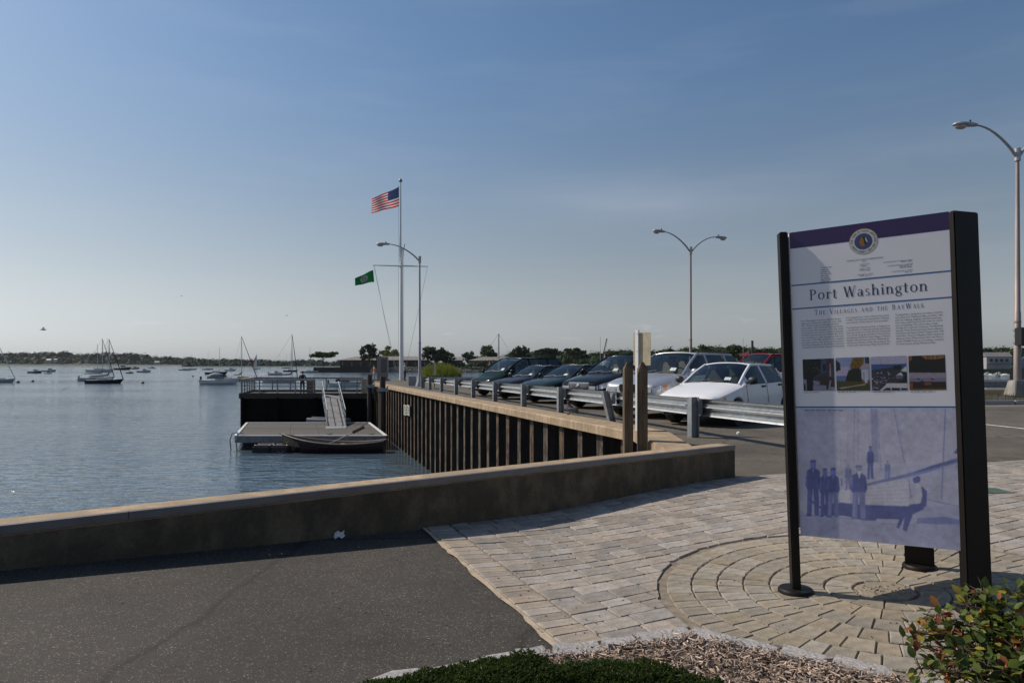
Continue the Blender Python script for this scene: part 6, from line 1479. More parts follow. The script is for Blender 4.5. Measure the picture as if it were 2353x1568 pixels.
sailboat('tiny sailboat under way with red and white sail by the far shore', 590, 640, .9, 8, 15, M['grey_gel'], None, None, .5, False, False, sail=M['sail'], detail=1, group='sailboats far off on the bay')
sailboat('tiny sailboat under way whose red sail overlaps the white one', 587, 655, .9, 8, 13, M['grey_gel'], None, None, .5, False, False, sail=M['sail_red'], detail=1, group='sailboats far off on the bay')
for lab, px, Y, Ln, c_ in (('low dark motorboat far out left of the white one', 82, 370, 7.5, 'black_gel'), ('grey cabin cruiser far out near the left shore', 115, 430, 8.5, 'grey_gel'), ('small white skiff just below the grey cabin cruiser', 111, 345, 4, 'white_gel'), ('dark launch right of the moored pair', 299, 360, 4, 'black_gel'),
                       ('low pale motorboat beyond the dark launch', 332, 400, 8, 'grey_gel'), ('dark workboat close under the far shore', 310, 640, 9, 'black_gel'), ('long low dark boat near the far shore', 283, 560, 14, 'black_gel'), ('white motorboat right of the far masts', 530, 480, 8, 'white_gel'), ('white launch tied below the far trees', 350, 700, 8, 'white_gel')):
    motorboat(lab, px, Y, random.uniform(-.1, .1), Ln, M[c_], None, 'motorboats far off on the bay', False, False, True)
# rowing boat at the floating dock
rb = thing('rowing_boat', 'dark red wooden rowing boat with pale gunwale tied to the floating dock', 'rowing boat', (-7.5, 40.2, WATER), math.pi, None)
RLn = 6.05
b, sc = hull(RLn, 1.55, 1.05, .68, .18, .55, .16, 18, .55); b.build('hull', M['red_brown'], rb, smooth=50)
b = MB()
for x, w_, zt, t in sc: b.v += [(x, w_-.03, zt-.01), (x*.985+.05, w_*.72, zt*.42), (x*.985+.05, 0, .06), (x*.985+.05, -w_*.72, zt*.42), (x, -w_+.03, zt-.01)]
for i in range(len(sc)-1):
    for k in range(4): b.f.append((i*5+k+1, i*5+k, (i+1)*5+k, (i+1)*5+k+1)); b.m.append(0)
b.build('lining', M['old_wood'], rb)
for s_ in (1, -1):
    MB().tube([(x, s_*w_, zt+.012) for x, w_, zt, t in sc], .032, 6).build('gunwale', mat('gunwale', (.45, .38, .30), .5), rb)
    for k in range(3): MB().tube([(x+.01-.04*k*t, s_*(w_*(.975-.022*k)+.012), zt*(.82-.2*k)) for x, w_, zt, t in sc[:-1]], .012, 4).build('strake', M['red_brown'], rb)
for x in (1.2, 2.6, 4.0): 
    w_ = [q[1] for q in sc if q[0] >= x][0]; MB().box(x-.13, x+.13, -w_*.9, w_*.9, .40, .435).build('thwart', M['old_wood'], rb)
oa, ob_ = Vector((3.0, .35, .60)), Vector((1.68, .75, 1.22))
MB().tube([oa+(oa-ob_)*.9, oa, ob_], .03, 8).build('oar_shaft', M['rail_wood'], rb)
d_ = (ob_-oa).normalized(); MB().obox(ob_+d_*.38, d_*.42, Vector((d_.z, 0, -d_.x))*.085, Vector((0, .02, 0))).build('oar_blade', mat('oar_red', (.13, .05, .03), .5), rb, bevel=.01)
# black float with straps, grey dinghy hull behind the dock
o = thing('swim_float', 'black plastic float with pale strapped ends beside the rowing boat bow', 'float', (-14.0, 40.5, WATER), .0)
for k in range(2): MB().box(-1.15+k*1.1, -.1+k*1.1, -.8, .6, -.15, .42).build('float_block', M['rubber'], o, bevel=.08)
for x in (-1.0, -.15, .1, .85):
    for y in (-.6, 0): MB().ell((x, y, .43), .06, .05, .03, 8, 5).build('lug', M['dirty_white'], o)
MB().tube([(.4, -.85, .1), (.55, -.9, -.02), (.75, -.87, .12)], .015, 5).build('rope', mat('pink_rope', (.5, .2, .2), .8), o)
o = thing('dinghy', 'upturned grey inflatable dinghy lying between dock and pier', 'dinghy', (-15.4, 51.9, WATER+.55), .0)
b, sc = hull(3.0, 1.5, .30, .34, .1, .8, .1); b.build('hull', M['grey_rubber'], o, smooth=50)
for s_ in (1, -1): MB().tube([(x, s_*w_*.94, zt+.05) for x, w_, zt, t in sc], .19, 10).build('tube', M['grey_rubber'], o, smooth=60)
MB().beam((.5, -.6, .45), (1.3, -.7, .45), .2, .03).build('seat', M['white_gel'], o)
# sailboat with cream deck moored past the end of the lot
o = sailboat('white sailboat with cream deck moored beyond the end of the parking lot', 1140, 92, .25, 11, 9.2, M['white_gel'], M['cream'], None, .53, jib=False)
for k in range(2): MB().beam((4.6, -1.0+k*1.05, 2.3), (4.9, -1.0+k*1.05, 3.4), .92, .05, 0, up=(1, 0, 0)).build('spray_screen', M['white_cloth'], o)
for k, (px, Y, c_) in enumerate(((42, 186, 0), (75, 196, 1), (328, 180, 0), (443, 270, 0))):
    c = at(px, HY, Y); o = thing('mooring_buoy', ('small dark mooring buoy by the cut off sailboat', 'dark mooring ball between the left boats', 'dark mooring ball right of the black sailboat', 'far mooring ball near the grey canopy boat')[k], 'buoy', (c.x, Y, WATER), 0, 'mooring buoys')
    MB().ell((0, 0, .1), .42, .42, .36, 12, 7).tube([(0, 0, .4), (0, 0, .7)], .05, 6).build('ball', M['dark_trim'], o, smooth=60)
    if k == 0: MB().tube([(-.4, 0, .1), (-1.8, 0, .5)], .05, 6).build('pickup_stick', M['dark_trim'], o)
# ================================================================ people
def person(label, loc, face, ht, shirt, trousers, hair, arms=None, bend=0, sleeves=True):
    o = thing('person', label, 'person', loc, face); k = ht/1.75
    V = []; E = []; Rr = []
    def v(p, r_, par=None):
        V.append(Vector(p)*k); Rr.append((r_[0]*k, r_[1]*k) if isinstance(r_, tuple) else (r_*k, r_*k))
        if par is not None: E.append((par, len(V)-1))
        return len(V)-1
    B_ = bend
    pel = v((0, 0, .95), (.155, .115)); wa = v((0, .02*B_, 1.10), (.14, .10), pel); ch = v((0, .08*B_, 1.28), (.165, .115), wa); uc = v((0, .14*B_, 1.42), (.12, .09), ch)
    nk = v((0, .17*B_, 1.51), .055, uc); hd = v((0, .02+.20*B_, 1.60), (.078, .092), nk); ht_ = v((0, .015+.21*B_, 1.69), (.068, .08), hd)
    nose = v((0, .115+.2*B_, 1.60), .014, hd)
    for s_ in (1, -1):
        sh = v((s_*.175, .14*B_, 1.41), .068, uc); ex = (arms or ((.25, -.02, 1.14), (.27, .08, .90)))
        e = v((s_*ex[0][0], ex[0][1]+.14*B_, ex[0][2]), .047, sh); w_ = v((s_*ex[1][0], ex[1][1]+.14*B_, ex[1][2]), .031, e)
        d = (V[w_]-V[e]).normalized()/k; hnd = v(tuple(V[w_]/k+d*k*.07), (.042, .026), w_)
        for f in range(4): 
            p = V[hnd]/k+d*k*.03+Vector((0, .03-.02*f, 0)); a = v(tuple(p), .011, hnd); v(tuple(p+d*k*(.055+.012*(f in (1, 2)))+Vector((-s_*.012, 0, 0))), .009, a)
        p = V[w_]/k+d*k*.03+Vector((-s_*.02, .035, 0)); a = v(tuple(p), .012, hnd); v(tuple(p+d*k*.04+Vector((-s_*.01, .02, 0))), .010, a)
        hp = v((s_*.095, 0, .88), .098, pel); kn = v((s_*.11, .025, .50), .066, hp); an = v((s_*.115, -.02, .10), .047, kn); ft = v((s_*.125, .05, .045), (.045, .04), an); v((s_*.13, .13, .035), (.04, .03), ft)
    me = bpy.data.meshes.new('body'); me.from_pydata([tuple(p) for p in V], E, []); ob = bpy.data.objects.new('body', me); COL.objects.link(ob)
    sm = ob.modifiers.new('s', 'SKIN'); sm.use_smooth_shade = True
    for i, r_ in enumerate(Rr): me.skin_vertices[0].data[i].radius = r_; me.skin_vertices[0].data[i].use_root = (i == 0)
    ss = ob.modifiers.new('u', 'SUBSURF'); ss.levels = 1
    dg = bpy.context.evaluated_depsgraph_get(); m2 = bpy.data.meshes.new_from_object(ob.evaluated_get(dg)); bpy.data.objects.remove(ob)
    m2.materials.clear()
    for m in (M['skin'], shirt, trousers, M['black_paint']): m2.materials.append(m)
    for p in m2.polygons:
        c = p.center/k; p.use_smooth = True
        if c.z < .075: p.material_index = 3
        elif c.z < .98 and abs(c.x) < .23 and not (abs(c.x) > .2 and c.z > .8): p.material_index = 2
        elif c.z < 1.475 and (abs(c.x) < .20 or c.z > 1.2 or sleeves): p.material_index = 1
        if abs(c.x) > .19 and c.z < 1.0 and c.z > .6: p.material_index = 0
    m2.name = 'body'; link('body', m2, o)
    hc = Vector((0, .0+.205*B_, 1.655))*k
    MB().ell(hc+Vector((0, -.018*k, .012*k)), .083*k, .098*k, .095*k, 12, 8).build('hair', hair, o, smooth=80)
    for s_ in (1, -1): MB().ell((s_*.032*k, (.105+.2*B_)*k, 1.625*k), .011*k, .006*k, .008*k, 6, 4).build('eye', M['dark_trim'], o)
    return o
person('person in dark blue shirt leaning on the pier railing', (-17.2, 56.0, ZD), R(10), 1.88, M['navy_cloth'], M['black_cloth'], M['hair_dark'], ((.25, .12, 1.14), (.20, .36, 1.16)), .5)
person('person with white hair in grey shirt behind the flagpole', (-10.45, 66.5, zg(-10.4, 66.5)), R(-60), 1.72, M['grey_cloth'], M['navy_cloth'], M['hair_grey'])
person('person in orange shirt partly hidden by the monument', (-12.95, 64.2, zg(-13, 64.2)), R(120), 1.5, M['orange_cloth'], M['tan'], M['hair_dark'])
person('person in dark clothes standing near the reed bush', (-1.95, 60, zg(-2, 60)), R(170), 1.8, M['black_cloth'], M['black_cloth'], M['hair_dark'])
person('person with dark hair and white shirt beside the open car door', (4.15, 30.3, zg(4.15, 30.3)), R(150), 1.88, M['white_cloth'], M['navy_cloth'], M['hair_dark'])
# ================================================================ birds
pg = thing('pigeon', 'grey pigeon standing on the concrete cap before the guard rail', 'bird', (1.50, 17.9, zg(1.50, 17.9)+.03), R(160)); pg.rotation_euler = (0, R(-20), R(160)); pg.scale = (1.12, 1.12, 1.12)
b = MB()
pr_ = [(-.19, .012, .012, .115), (-.13, .035, .02, .125), (-.06, .062, .06, .135), (.02, .072, .078, .15), (.08, .058, .068, .17), (.105, .036, .042, .205), (.115, .028, .03, .24), (.125, .03, .032, .265), (.135, .02, .022, .285), (.14, .004, .004, .292)]
for x, wy, hz, z in pr_:
    for k in range(10): t = 2*math.pi*k/10; b.v.append((x+(hz*math.sin(t)*-.35 if x > .07 else 0), wy*math.cos(t), z+hz*math.sin(t)))
for i in range(len(pr_)-1):
    for k in range(10): b.f.append((i*10+k, i*10+(k+1) % 10, (i+1)*10+(k+1) % 10, (i+1)*10+k)); b.m.append(1 if i >= 4 else 0)
b.build('body', [mat('pigeon_grey', (.06, .06, .066), .7, 0, .3, 30), mat('pigeon_neck', (.045, .035, .045), .5, 0, .3, 30)], pg, smooth=80)
for s_ in (1, -1):
    MB().ell((-.045, s_*.062, .15), .125, .018, .05, 12, 6, rot=Matrix.Rotation(R(10), 3, 'Y')).build('wing', mat('pigeon_wing', (.10, .10, .108), .7, 0, .4, 25), pg, smooth=80)
    MB().tube([(.01, s_*.028, .09), (.02, s_*.03, .0)], .007, 6).tube([(.02, s_*.03, .006), (.055, s_*.04, .004)], .005, 5).tube([(.02, s_*.03, .006), (.055, s_*.02, .004)], .005, 5).tube([(.02, s_*.03, .006), (-.015, s_*.03, .004)], .005, 5).build('leg', mat('pigeon_leg', (.16, .06, .05), .6), pg)
MB().lathe([(.009, 0), (.001, .028)], (.148, 0, .262), 8, axis='x').build('beak', M['dark_trim'], pg)
def gull(label, px, py, Y, span, yaw, roll, m):
    o = thing('gull', label, 'bird', at(px, py, Y), yaw, 'gulls over the bay'); k = span
    MB().ell((0, 0, 0), .19*k, .055*k, .055*k, 10, 6).ell((.17*k, 0, .02*k), .05*k, .035*k, .035*k, 8, 5).build('body', m, o, smooth=80)
    MB().add([(-.15*k, -.03*k, 0), (-.15*k, .03*k, 0), (-.29*k, .06*k, .01*k), (-.29*k, -.06*k, .01*k), (-.15*k, -.03*k, .012*k), (-.15*k, .03*k, .012*k), (-.29*k, .06*k, .016*k), (-.29*k, -.06*k, .016*k)], [(3,2,1,0),(4,5,6,7),(0,1,5,4),(1,2,6,5),(2,3,7,6),(3,0,4,7)]).build('tail', m, o)
    for s_ in (1, -1):
        a = roll*s_; q = [(.06, .04, .02), (.08, .25, .10+.12*a), (-.02, .52, .08+.30*a), (-.10, .30, .07+.13*a), (-.09, .04, .01)]
        b = MB(); b.v = [(x*k, s_*y*k, z*k+dz) for dz in (0, .014*k) for x, y, z in q]; b.f = [(0, 1, 3, 4), (1, 2, 3), (9, 8, 6, 5), (8, 7, 6)]+[(i, 5+i, 5+(i+1) % 5, (i+1) % 5) for i in range(5)]; b.m = [0]*len(b.f)
        b.build('wing', m, o)
        MB().ell((.2*k, s_*.025*k, .03*k), .006*k, .006*k, .006*k, 6, 4).build('eye', M['dark_trim'], o)
    MB().lathe([(.012*k, 0), (.001, .05*k)], (.21*k, 0, .015*k), 6, axis='x').build('beak', M['amber'], o)
gm = mat('gull_grey', (.10, .095, .09), .8, 0, .3, 4)
gull('brown gull gliding over the left shore with wings raised', 99, 757, 62, 1.15, .5, .55, gm)
gull('gull skimming low over the water by the left boats', 148, 893, 70, 1.0, 2.2, -.9, gm)
gull('small distant gull high over the bay', 417, 680, 190, 1.1, .2, .3, gm)
gull('small distant gull left of the green flag', 658, 725, 170, 1.1, 2.6, -.5, gm)
# ================================================================ far shores, trees, plants
lf_dark = leafmat('leaf_dark', (.020, .036, .014), (.042, .066, .022), spec=.06); lf_mid = leafmat('leaf_mid', (.035, .06, .018), (.075, .11, .035), spec=.06); lf_yel = leafmat('leaf_yellow', (.07, .095, .02), (.15, .16, .04), spec=.06); lf_far = leafmat('leaf_far', (.020, .032, .022), (.030, .045, .027), trans=.1, spec=.02)
reed_m = leafmat('leaf_reed', (.15, .19, .03), (.28, .29, .06))
def leafquad(b, c, s_, nrm=None, ar=.7):
    n_ = nrm or Vector((random.gauss(0, 1), random.gauss(0, 1), random.gauss(0, 1)+.4)); n_ = Vector(n_).normalized()
    a = n_.orthogonal().normalized(); q = n_.cross(a); t = random.uniform(0, 6.28); a, q = a*math.cos(t)+q*math.sin(t), q*math.cos(t)-a*math.sin(t)
    c = Vector(c); b.add([c-a*s_, c+q*s_*ar, c+a*s_, c-q*s_*ar], [(0, 1, 2, 3)])
def tree(name, label, base, H, Wd, m, n=700, clear=.25, flat=0, s_=None, lean=0, group=None, gaps=.0, nl=14):
    o = thing(name, label, 'tree', base, random.uniform(0, 6), group); base = Vector((0, 0, 0)); s_ = s_ or Wd*.062
    tb = MB(); fk = H*(clear+.12)
    tb.tube([(0, 0, -.3), (lean*.3, 0, fk*.5), (lean, 0, fk)], [H*.028, H*.02, H*.016], 8)
    cl = []
    for i in range(nl):
        a = 2.4*i+random.uniform(-.4, .4); rr = Wd*.5*math.sqrt((i+.6)/nl)*random.uniform(.7, .95)
        if flat: z = H*random.uniform(.70, .92)-abs(rr)*.10; cr = (Wd*.18, H*.07)
        else:
            tt = rr/(Wd*.5); z = H*(clear+.10+(1-clear-.18)*(random.uniform(.25, 1)*(1-tt**2*.55))); cr = (Wd*random.uniform(.13, .2), Wd*random.uniform(.10, .16))
        c = Vector((lean+rr*math.cos(a), rr*math.sin(a), z)); cl.append((c, cr))
        tb.tube([(lean, 0, fk*random.uniform(.85, 1)), Vector((lean, 0, fk)).lerp(c, .5)+Vector((0, 0, H*.02)), c], [H*.011, H*.007, H*.003], 5)
    tb.build('trunk', M['bark'], o, smooth=60)
    b = MB()
    for i in range(n):
        c, cr = random.choice(cl); v = Vector((random.gauss(0, 1), random.gauss(0, 1), random.gauss(0, 1))).normalized()*random.uniform(.35, 1.08)
        p = c+Vector((v.x*cr[0], v.y*cr[0], v.z*cr[1])); leafquad(b, p, s_*random.uniform(.6, 1.3), v*.8+Vector((random.gauss(0, .6), random.gauss(0, .6), random.gauss(0, .6)+.3)))
    b.build('crown', m, o)
    return o
def woods(name, label, line, depth, m, wcr, per=1.0, base_z=-4.5, s_=2.2, cat='woodland'):
    """line: list of (px, top py, Y); crowns filling the ground line up to the skyline"""
    b = MB()
    for i in range(len(line)-1):
        (x0, t0, Y0_), (x1, t1, Y1_) = line[i], line[i+1]; a, c = at(x0, t0, Y0_), at(x1, t1, Y1_); n_ = max(1, int((c-a).length/wcr*per*1.5))
        for k in range(n_):
            t = random.random(); p = a.lerp(c, t); hh = (p.z-base_z)
            for layer in (0, .5, 1):
                rr = wcr*random.uniform(.4, .75); zc_ = base_z+hh*(.22+.62*layer)*random.uniform(.85, 1.04)-rr*.35; zc_ = min(zc_, p.z-rr*.55*random.uniform(.5, 1.25)); zc_ = p.z-rr*random.uniform(.6, 1.0) if layer == 1 else zc_
                q = Vector((p.x+random.gauss(0, wcr*.4), p.y+depth*(.15+.5*layer)+random.uniform(0, depth*.3), zc_)); off = random.uniform(0, 99)
                nA, nB = 9, 6; o_ = len(b.v)
                for ii in range(nB+1):
                    aa = math.pi*ii/nB-math.pi/2
                    for jj in range(nA):
                        tt = 2*math.pi*jj/nA; v = Vector((math.cos(aa)*math.cos(tt), math.cos(aa)*math.sin(tt), math.sin(aa)*.75)); f = 1+.38*noise.noise(v*2.1+Vector((off, 0, 0)))
                        b.v.append(tuple(q+v*rr*f))
                for ii in range(nB):
                    for jj in range(nA): b.f.append((o_+ii*nA+jj, o_+ii*nA+(jj+1) % nA, o_+(ii+1)*nA+(jj+1) % nA, o_+(ii+1)*nA+jj)); b.m.append(0)
                for _ in range(26):
                    v = Vector((random.gauss(0, 1), random.gauss(0, 1), abs(random.gauss(0, 1)))).normalized(); leafquad(b, q+v*rr*random.uniform(.9, 1.15), s_*random.uniform(.5, 1.2), v)
    o = b.build(name, m); return tag(o, label, cat, kind='stuff')
# far shore on the left, about 1.5 km off
FY = 1480
pts = [(-260, 812), (-60, 811), (0, 812), (60, 810), (110, 810), (150, 816), (200, 811), (262, 813), (320, 819), (352, 822), (400, 821), (450, 827), (500, 829), (545, 830)]
b = MB(); q = []
for px, py in pts+[(700, 833)]:
    a = at(px, HY, FY); h_ = (HY-py)/F*FY; q.append((a.x, h_))
for x, h_ in q: b.v += [(x, FY-12, -5.4), (x, FY-5, -4.4), (x, FY+60, -5.2+.35*max(4, h_+5)), (x, FY+500, -5.2+.5*max(4, h_+5))]
for i in range(len(q)-1):
    for k in range(3): b.f.append((i*4+k, (i+1)*4+k, (i+1)*4+k+1, i*4+k+1)); b.m.append(0 if k == 0 else 1)
struct(b.build('far_shore', [mat('far_beach', (.20, .18, .14), .95, 0, .3, .05), mat('far_field', (.03, .045, .022), .95, 0, .4, .05)]))
woods('woods', 'dark wooded hills along the far shore on the left', [(px, py, FY+20) for px, py in pts], 70, lf_far, 20, 4.5, -4.8, 2.6)
pts2 = [(430, 829), (480, 828), (520, 826), (545, 829), (580, 829), (640, 831), (690, 829), (705, 827), (730, 832), (800, 832), (900, 832), (1000, 831)]
woods('woods', 'lower dark tree line of the far shore behind the moored boats', [(px, py, 1130) for px, py in pts2], 50, lf_far, 15, 3.6, -5, 2.0)
b = MB()
for px in range(440, 1020, 20):
    a = at(px, HY, 1100); b.v += [(a.x, 1100, -5.3), (a.x, 1112, -4.3), (a.x, 1250, -4)]
n_ = len(range(440, 1020, 20))
for i in range(n_-1):
    for k in range(2): b.f.append((i*3+k, (i+1)*3+k, (i+1)*3+k+1, i*3+k+1)); b.m.append(0)
struct(b.build('far_shore', M['far_field']))
def house(label, px, py, Y, wd_, hg, m, rot=0, roofm=None, group='houses on the far shores', win=True):
    c = at(px, py, Y); o = thing('house', label, 'house', c, rot, group)
    MB().box(-wd_/2, wd_/2, -wd_*.35, wd_*.35, -3, hg).build('wall', m, o)
    r_ = roofm or mat('roof_grey', (.16, .15, .15), .8, 0, .2, 1)
    e = wd_*.04; MB().add([(-wd_/2-e, -wd_*.38, hg), (wd_/2+e, -wd_*.38, hg), (wd_/2+e, wd_*.38, hg), (-wd_/2-e, wd_*.38, hg), (-wd_/2-e, 0, hg+wd_*.2), (wd_/2+e, 0, hg+wd_*.2)], [(3, 2, 1, 0), (0, 1, 5, 4), (2, 3, 4, 5), (1, 2, 5), (3, 0, 4)]).build('roof', r_, o)
    if win:
        for k in range(4): x = -wd_*.36+k*wd_*.24; f = MB().box(x-wd_*.045, x+wd_*.045, -wd_*.353, -wd_*.345, hg*.35, hg*.75).build('window', M['glass'], o)
    return o
for i, (px, py, w_) in enumerate(((113, 829, 9), (128, 828, 6), (361, 834, 9), (477, 838.5, 8), (482, 837.5, 7), (492, 838.6, 8))):
    house(('pale house low among the far trees on the left', 'small white house right of the pale far house', 'white boathouse at the water under the far hill', 'white shed on the far shore left of the masts', 'white gabled house on the far shore between sheds', 'white shed on the far shore right of the gabled house')[i], px, py, FY-32, w_, 2.6, mat('far_wall', (.36, .35, .33), .8, 0, .1, .3), .1*i, M['dirty_white'], win=i < 3)
# peninsula with its long low building, sea wall, stones and trees
PY = 400
def X_(px, Y=PY): return (px-CX)/F*Y
poly = [(X_(722), PY), (X_(1010), PY), (60, 385), (150, 320), (205, 296), (330, 285), (900, 280), (900, 700), (150, 620), (X_(730), 470)]
struct(MB().prism(poly, -7, -2.4).build('peninsula', mat('dry_grass', (.10, .10, .045), .95, 0, .4, .15)))
o = thing('far_sea_wall', 'dark timber sea wall along the tip of the peninsula', 'wall', (X_(790), PY, -4))
MB().box(X_(721)-X_(790), X_(860)-X_(790), -1.2, -.2, -2, 1.75).build('wall_face', M['dark_wood'], o)
b = MB()
for _ in range(1500):
    x = random.uniform(X_(855), X_(1110)); t = random.random(); y = PY-.5-4.5*t; z = -2.3-2.9*t+random.gauss(0, .15); s_ = random.uniform(.25, .8)
    n0 = len(b.v); b.ell((x, y, z), s_, s_*.8, s_*.6, 5, 3)
    for i in range(n0, len(b.v)): p = Vector(b.v[i]); b.v[i] = tuple(p+Vector((random.gauss(0, .08), random.gauss(0, .08), random.gauss(0, .06))))
tag(b.build('shore_rocks', mat('riprap', (.20, .18, .155), .9, 0, .3, .8, island=.55)), 'pale loose rocks along the peninsula shore', 'rocks', kind='stuff')
def longhouse(label, x0, x1, Y, zt, zr, hip0=True, roofm=None):
    o = thing('long_building', label, 'building', ((x0+x1)/2, Y, -2.4), 0, 'low buildings on the peninsula'); w_ = x1-x0; D_ = 16; wl = mat('shed_wall', (.055, .045, .04), .8, 0, .2, .5)
    MB().box(-w_/2+.8, w_/2-.8, .8, D_-.8, 0, zt+2.4).build('wall', wl, o)
    hp = 9 if hip0 else 0
    MB().add([(-w_/2, 0, zt+2.4), (w_/2, 0, zt+2.4), (w_/2, D_, zt+2.4), (-w_/2, D_, zt+2.4), (-w_/2+hp, D_/2, zr+2.4), (w_/2-(hp if hip0 else 0), D_/2, zr+2.4), (-w_/2, 0, zt+2.1), (w_/2, 0, zt+2.1), (w_/2, D_, zt+2.1), (-w_/2, D_, zt+2.1)],
             [(0, 1, 5, 4), (2, 3, 4, 5), (1, 2, 5), (3, 0, 4), (6, 7, 1, 0), (7, 8, 2, 1), (8, 9, 3, 2), (9, 6, 0, 3)]).build('roof', roofm or mat('shed_roof', (.21, .19, .18), .8, 0, .15, .6), o)
    n_ = int(w_/5)
    for k in range(n_):
        x = -w_/2+2.5+k*(w_-4)/max(1, n_-1)*.98; q = MB().box(x-1.1, x+1.1, .72, .8, 1.0, zt+2.4-1.0).build('window', M['glass'], o); MB().box(x-.05, x+.05, .68, .72, 1.0, zt+1.4).build('mullion', M['dirty_white'], q)
    return o
longhouse('long low building with grey hipped roof left of the flagpole', X_(777, 412), X_(985, 412), 412, 2.1, 4.4)
longhouse('grey roofed shed right of the round dark trees', X_(1015, 418), X_(1062, 418), 418, 2.0, 4.1, False); longhouse('long grey roofed boat shed behind the parked minivan', X_(1075, 425), X_(1200, 425), 425, 1.9, 4.3)
TR_ = [('broad_tree', 'flat topped spreading tree alone at the tip of the peninsula', 743, 805, 58, 392, lf_mid, 900, .36, 1, 8), ('broad_tree', 'dark oak before the long low building', 848, 789, 47, 402, lf_dark, 1100, .16, 0, 16), ('broad_tree', 'yellowish green tree rising behind the long roof', 897, 789, 46, 436, lf_yel, 1000, .2, 0, 14),
       ('broad_tree', 'broad dark tree right of the single lamp post', 1000, 792, 62, 408, lf_dark, 1500, .12, 0, 18), ('broad_tree', 'smaller dark tree joined to the broad one on its right', 1030, 806, 34, 405, lf_dark, 700, .12, 0, 12), ('broad_tree', 'small round dark tree behind the shed roof', 1079, 806, 44, 450, lf_dark, 800, .1, 0, 12),
       ('broad_tree', 'tall round green tree behind the boat shed', 1121, 789, 44, 440, lf_mid, 1100, .1, 0, 16), ('broad_tree', 'tall dark tree behind the minivan roof', 1195, 788, 46, 440, lf_dark, 1200, .12, 0, 16), ('broad_tree', 'spreading tree with open crown above the minivan', 1256, 795, 52, 430, lf_dark, 1000, .3, 1, 15),
       ('broad_tree', 'second spreading tree with open crown right of the first', 1318, 797, 50, 430, lf_dark, 1000, .3, 1, 15), ('broad_tree', 'leafy tree right of the tall lamp post', 1617, 791, 50, 400, lf_mid, 900, .1, 0, 14), ('broad_tree', 'tallest tree behind the silver car roof', 1690, 787, 56, 400, lf_mid, 1100, .1, 0, 16),
       ('broad_tree', 'dark tree beside the kiosk post behind the red car', 1757, 794, 60, 400, lf_dark, 1000, .1, 0, 14), ('broad_tree', 'dark tree just right of the black kiosk post', 2282, 794, 40, 330, lf_dark, 900, .1, 0, 14), ('broad_tree', 'dark round tree left of the double lamp post on the island', 2322, 799, 52, 345, lf_mid, 900, .1, 0, 14)]
for nm, lab, px, top_, wpx, Y, m, n_, cl, fl_, nl in TR_:
    zt = (HY-top_)/F*Y; tree(nm, lab, (X_(px, Y), Y, -2.5), zt+2.5, wpx/F*Y, m, n_, cl, fl_, None, 0, 'trees beyond the water', nl=nl)
woods('woods', 'dark mass of trees behind the marina on the right', [(1150, 815, 470), (1230, 806, 470), (1300, 806, 470), (1365, 809, 470), (1440, 805, 470), (1500, 807, 470), (1560, 803, 470), (1600, 800, 470), (1700, 797, 470), (1800, 801, 470), (2000, 800, 470), (2200, 800, 470), (2420, 800, 470)], 25, lf_dark, 9, 3.6, -3, .9)
woods('woods', 'low dark shrubs under the peninsula trees', [(985, 832, 400), (1075, 833, 400), (1230, 826, 415), (1500, 826, 415), (1800, 826, 400)], 8, lf_dark, 6, 1.2, -3, .6)
for px, top_, Y, lab in ((1379, 773, 330, 'bare sailboat mast over the trees left of the black crossover'), (1457, 791, 360, 'bare sailboat mast near the parking sign'), (1707, 776, 330, 'sailboat hidden behind the silver car with mast above trees')):
    sailboat(lab, px, Y-55, .3, 9, (HY-top_)/F*(Y-55)+5.2, M['white_gel'], None, None, .5, True, False, detail=1, group='sailboats in the marina')
o = thing('crane', 'thin dark crane jib rising over the trees behind the cars', 'crane', (X_(1384, 360), 360, -2.4)); MB().beam((0, 0, 0), (.3, 0, 6), .5, .5).beam((0, 0, 5.5), (2.2, 0, 15.5), .4, .4).beam((.9, 0, 5.5), (2.6, 0, 15.4), .12, .12).build('jib', M['dark_trim'], o)
MB().box(-2, 2, -1.5, 1.5, 0, 2.2).build('cab', M['dark_trim'], o)
o = thing('chimney', 'dark chimney stack standing above the trees by the red car', 'chimney', (X_(1728, 420), 420, -2.4)); MB().tube([(0, 0, 0), (0, 0, 15.7), (0, 0, 16.4)], [.9, .7, .85], 10).build('stack', M['dark_trim'], o)
# right bank: house, boats and floats
hs = house('white two storey waterfront house with row of dark windows', 2287, 848, 300, 9.5, 5.6, mat('house_white', (.30, .295, .30), .7, 0, .08, .5), -.25, None, 'houses on the right bank', False)
for k in range(4): MB().box(-3.6+k*2.0, -2.4+k*2.0, -3.36, -3.32, 3.3, 4.6).build('window', M['glass'], hs)
MB().box(-4.5, 4.5, -4.6, -3.4, 2.5, 2.7).build('porch_roof', M['roof_grey'], hs)
house('pale house beyond the black kiosk post at the right bank', 2252, 850, 306, 8, 6.2, M['house_white'], .2, None, 'houses on the right bank')
o = thing('marina_float', 'grey marina float along the right bank', 'dock', (X_(2290, 286), 286, WATER)); MB().box(-16, 12, -1, 1, -.2, .55).build('deck', M['rail_wood'], o)
for k in range(8): MB().tube([(-15+k*3.6, -1.1, -1), (-15+k*3.6, -1.1, 1.9)], .16, 7).build('pile', M['dark_wood'], o)
for k, (px, Y, c_) in enumerate(((2252, 280, 'white_gel'), (2266, 284, 'grey_gel'), (2279, 280, 'white_gel'), (2290, 288, 'grey_gel'), (2312, 279, 'white_gel'))):
    motorboat('white motorboat at the right bank float, %s' % ('behind the kiosk post', 'second from the kiosk post', 'before the white house', 'darker one under the house', 'alone nearest the lamp post')[k], px, Y, 1.2+.2*k, 5.5, M[c_], M['grey_canvas'] if k % 2 else None, 'boats at the right bank', False, False)
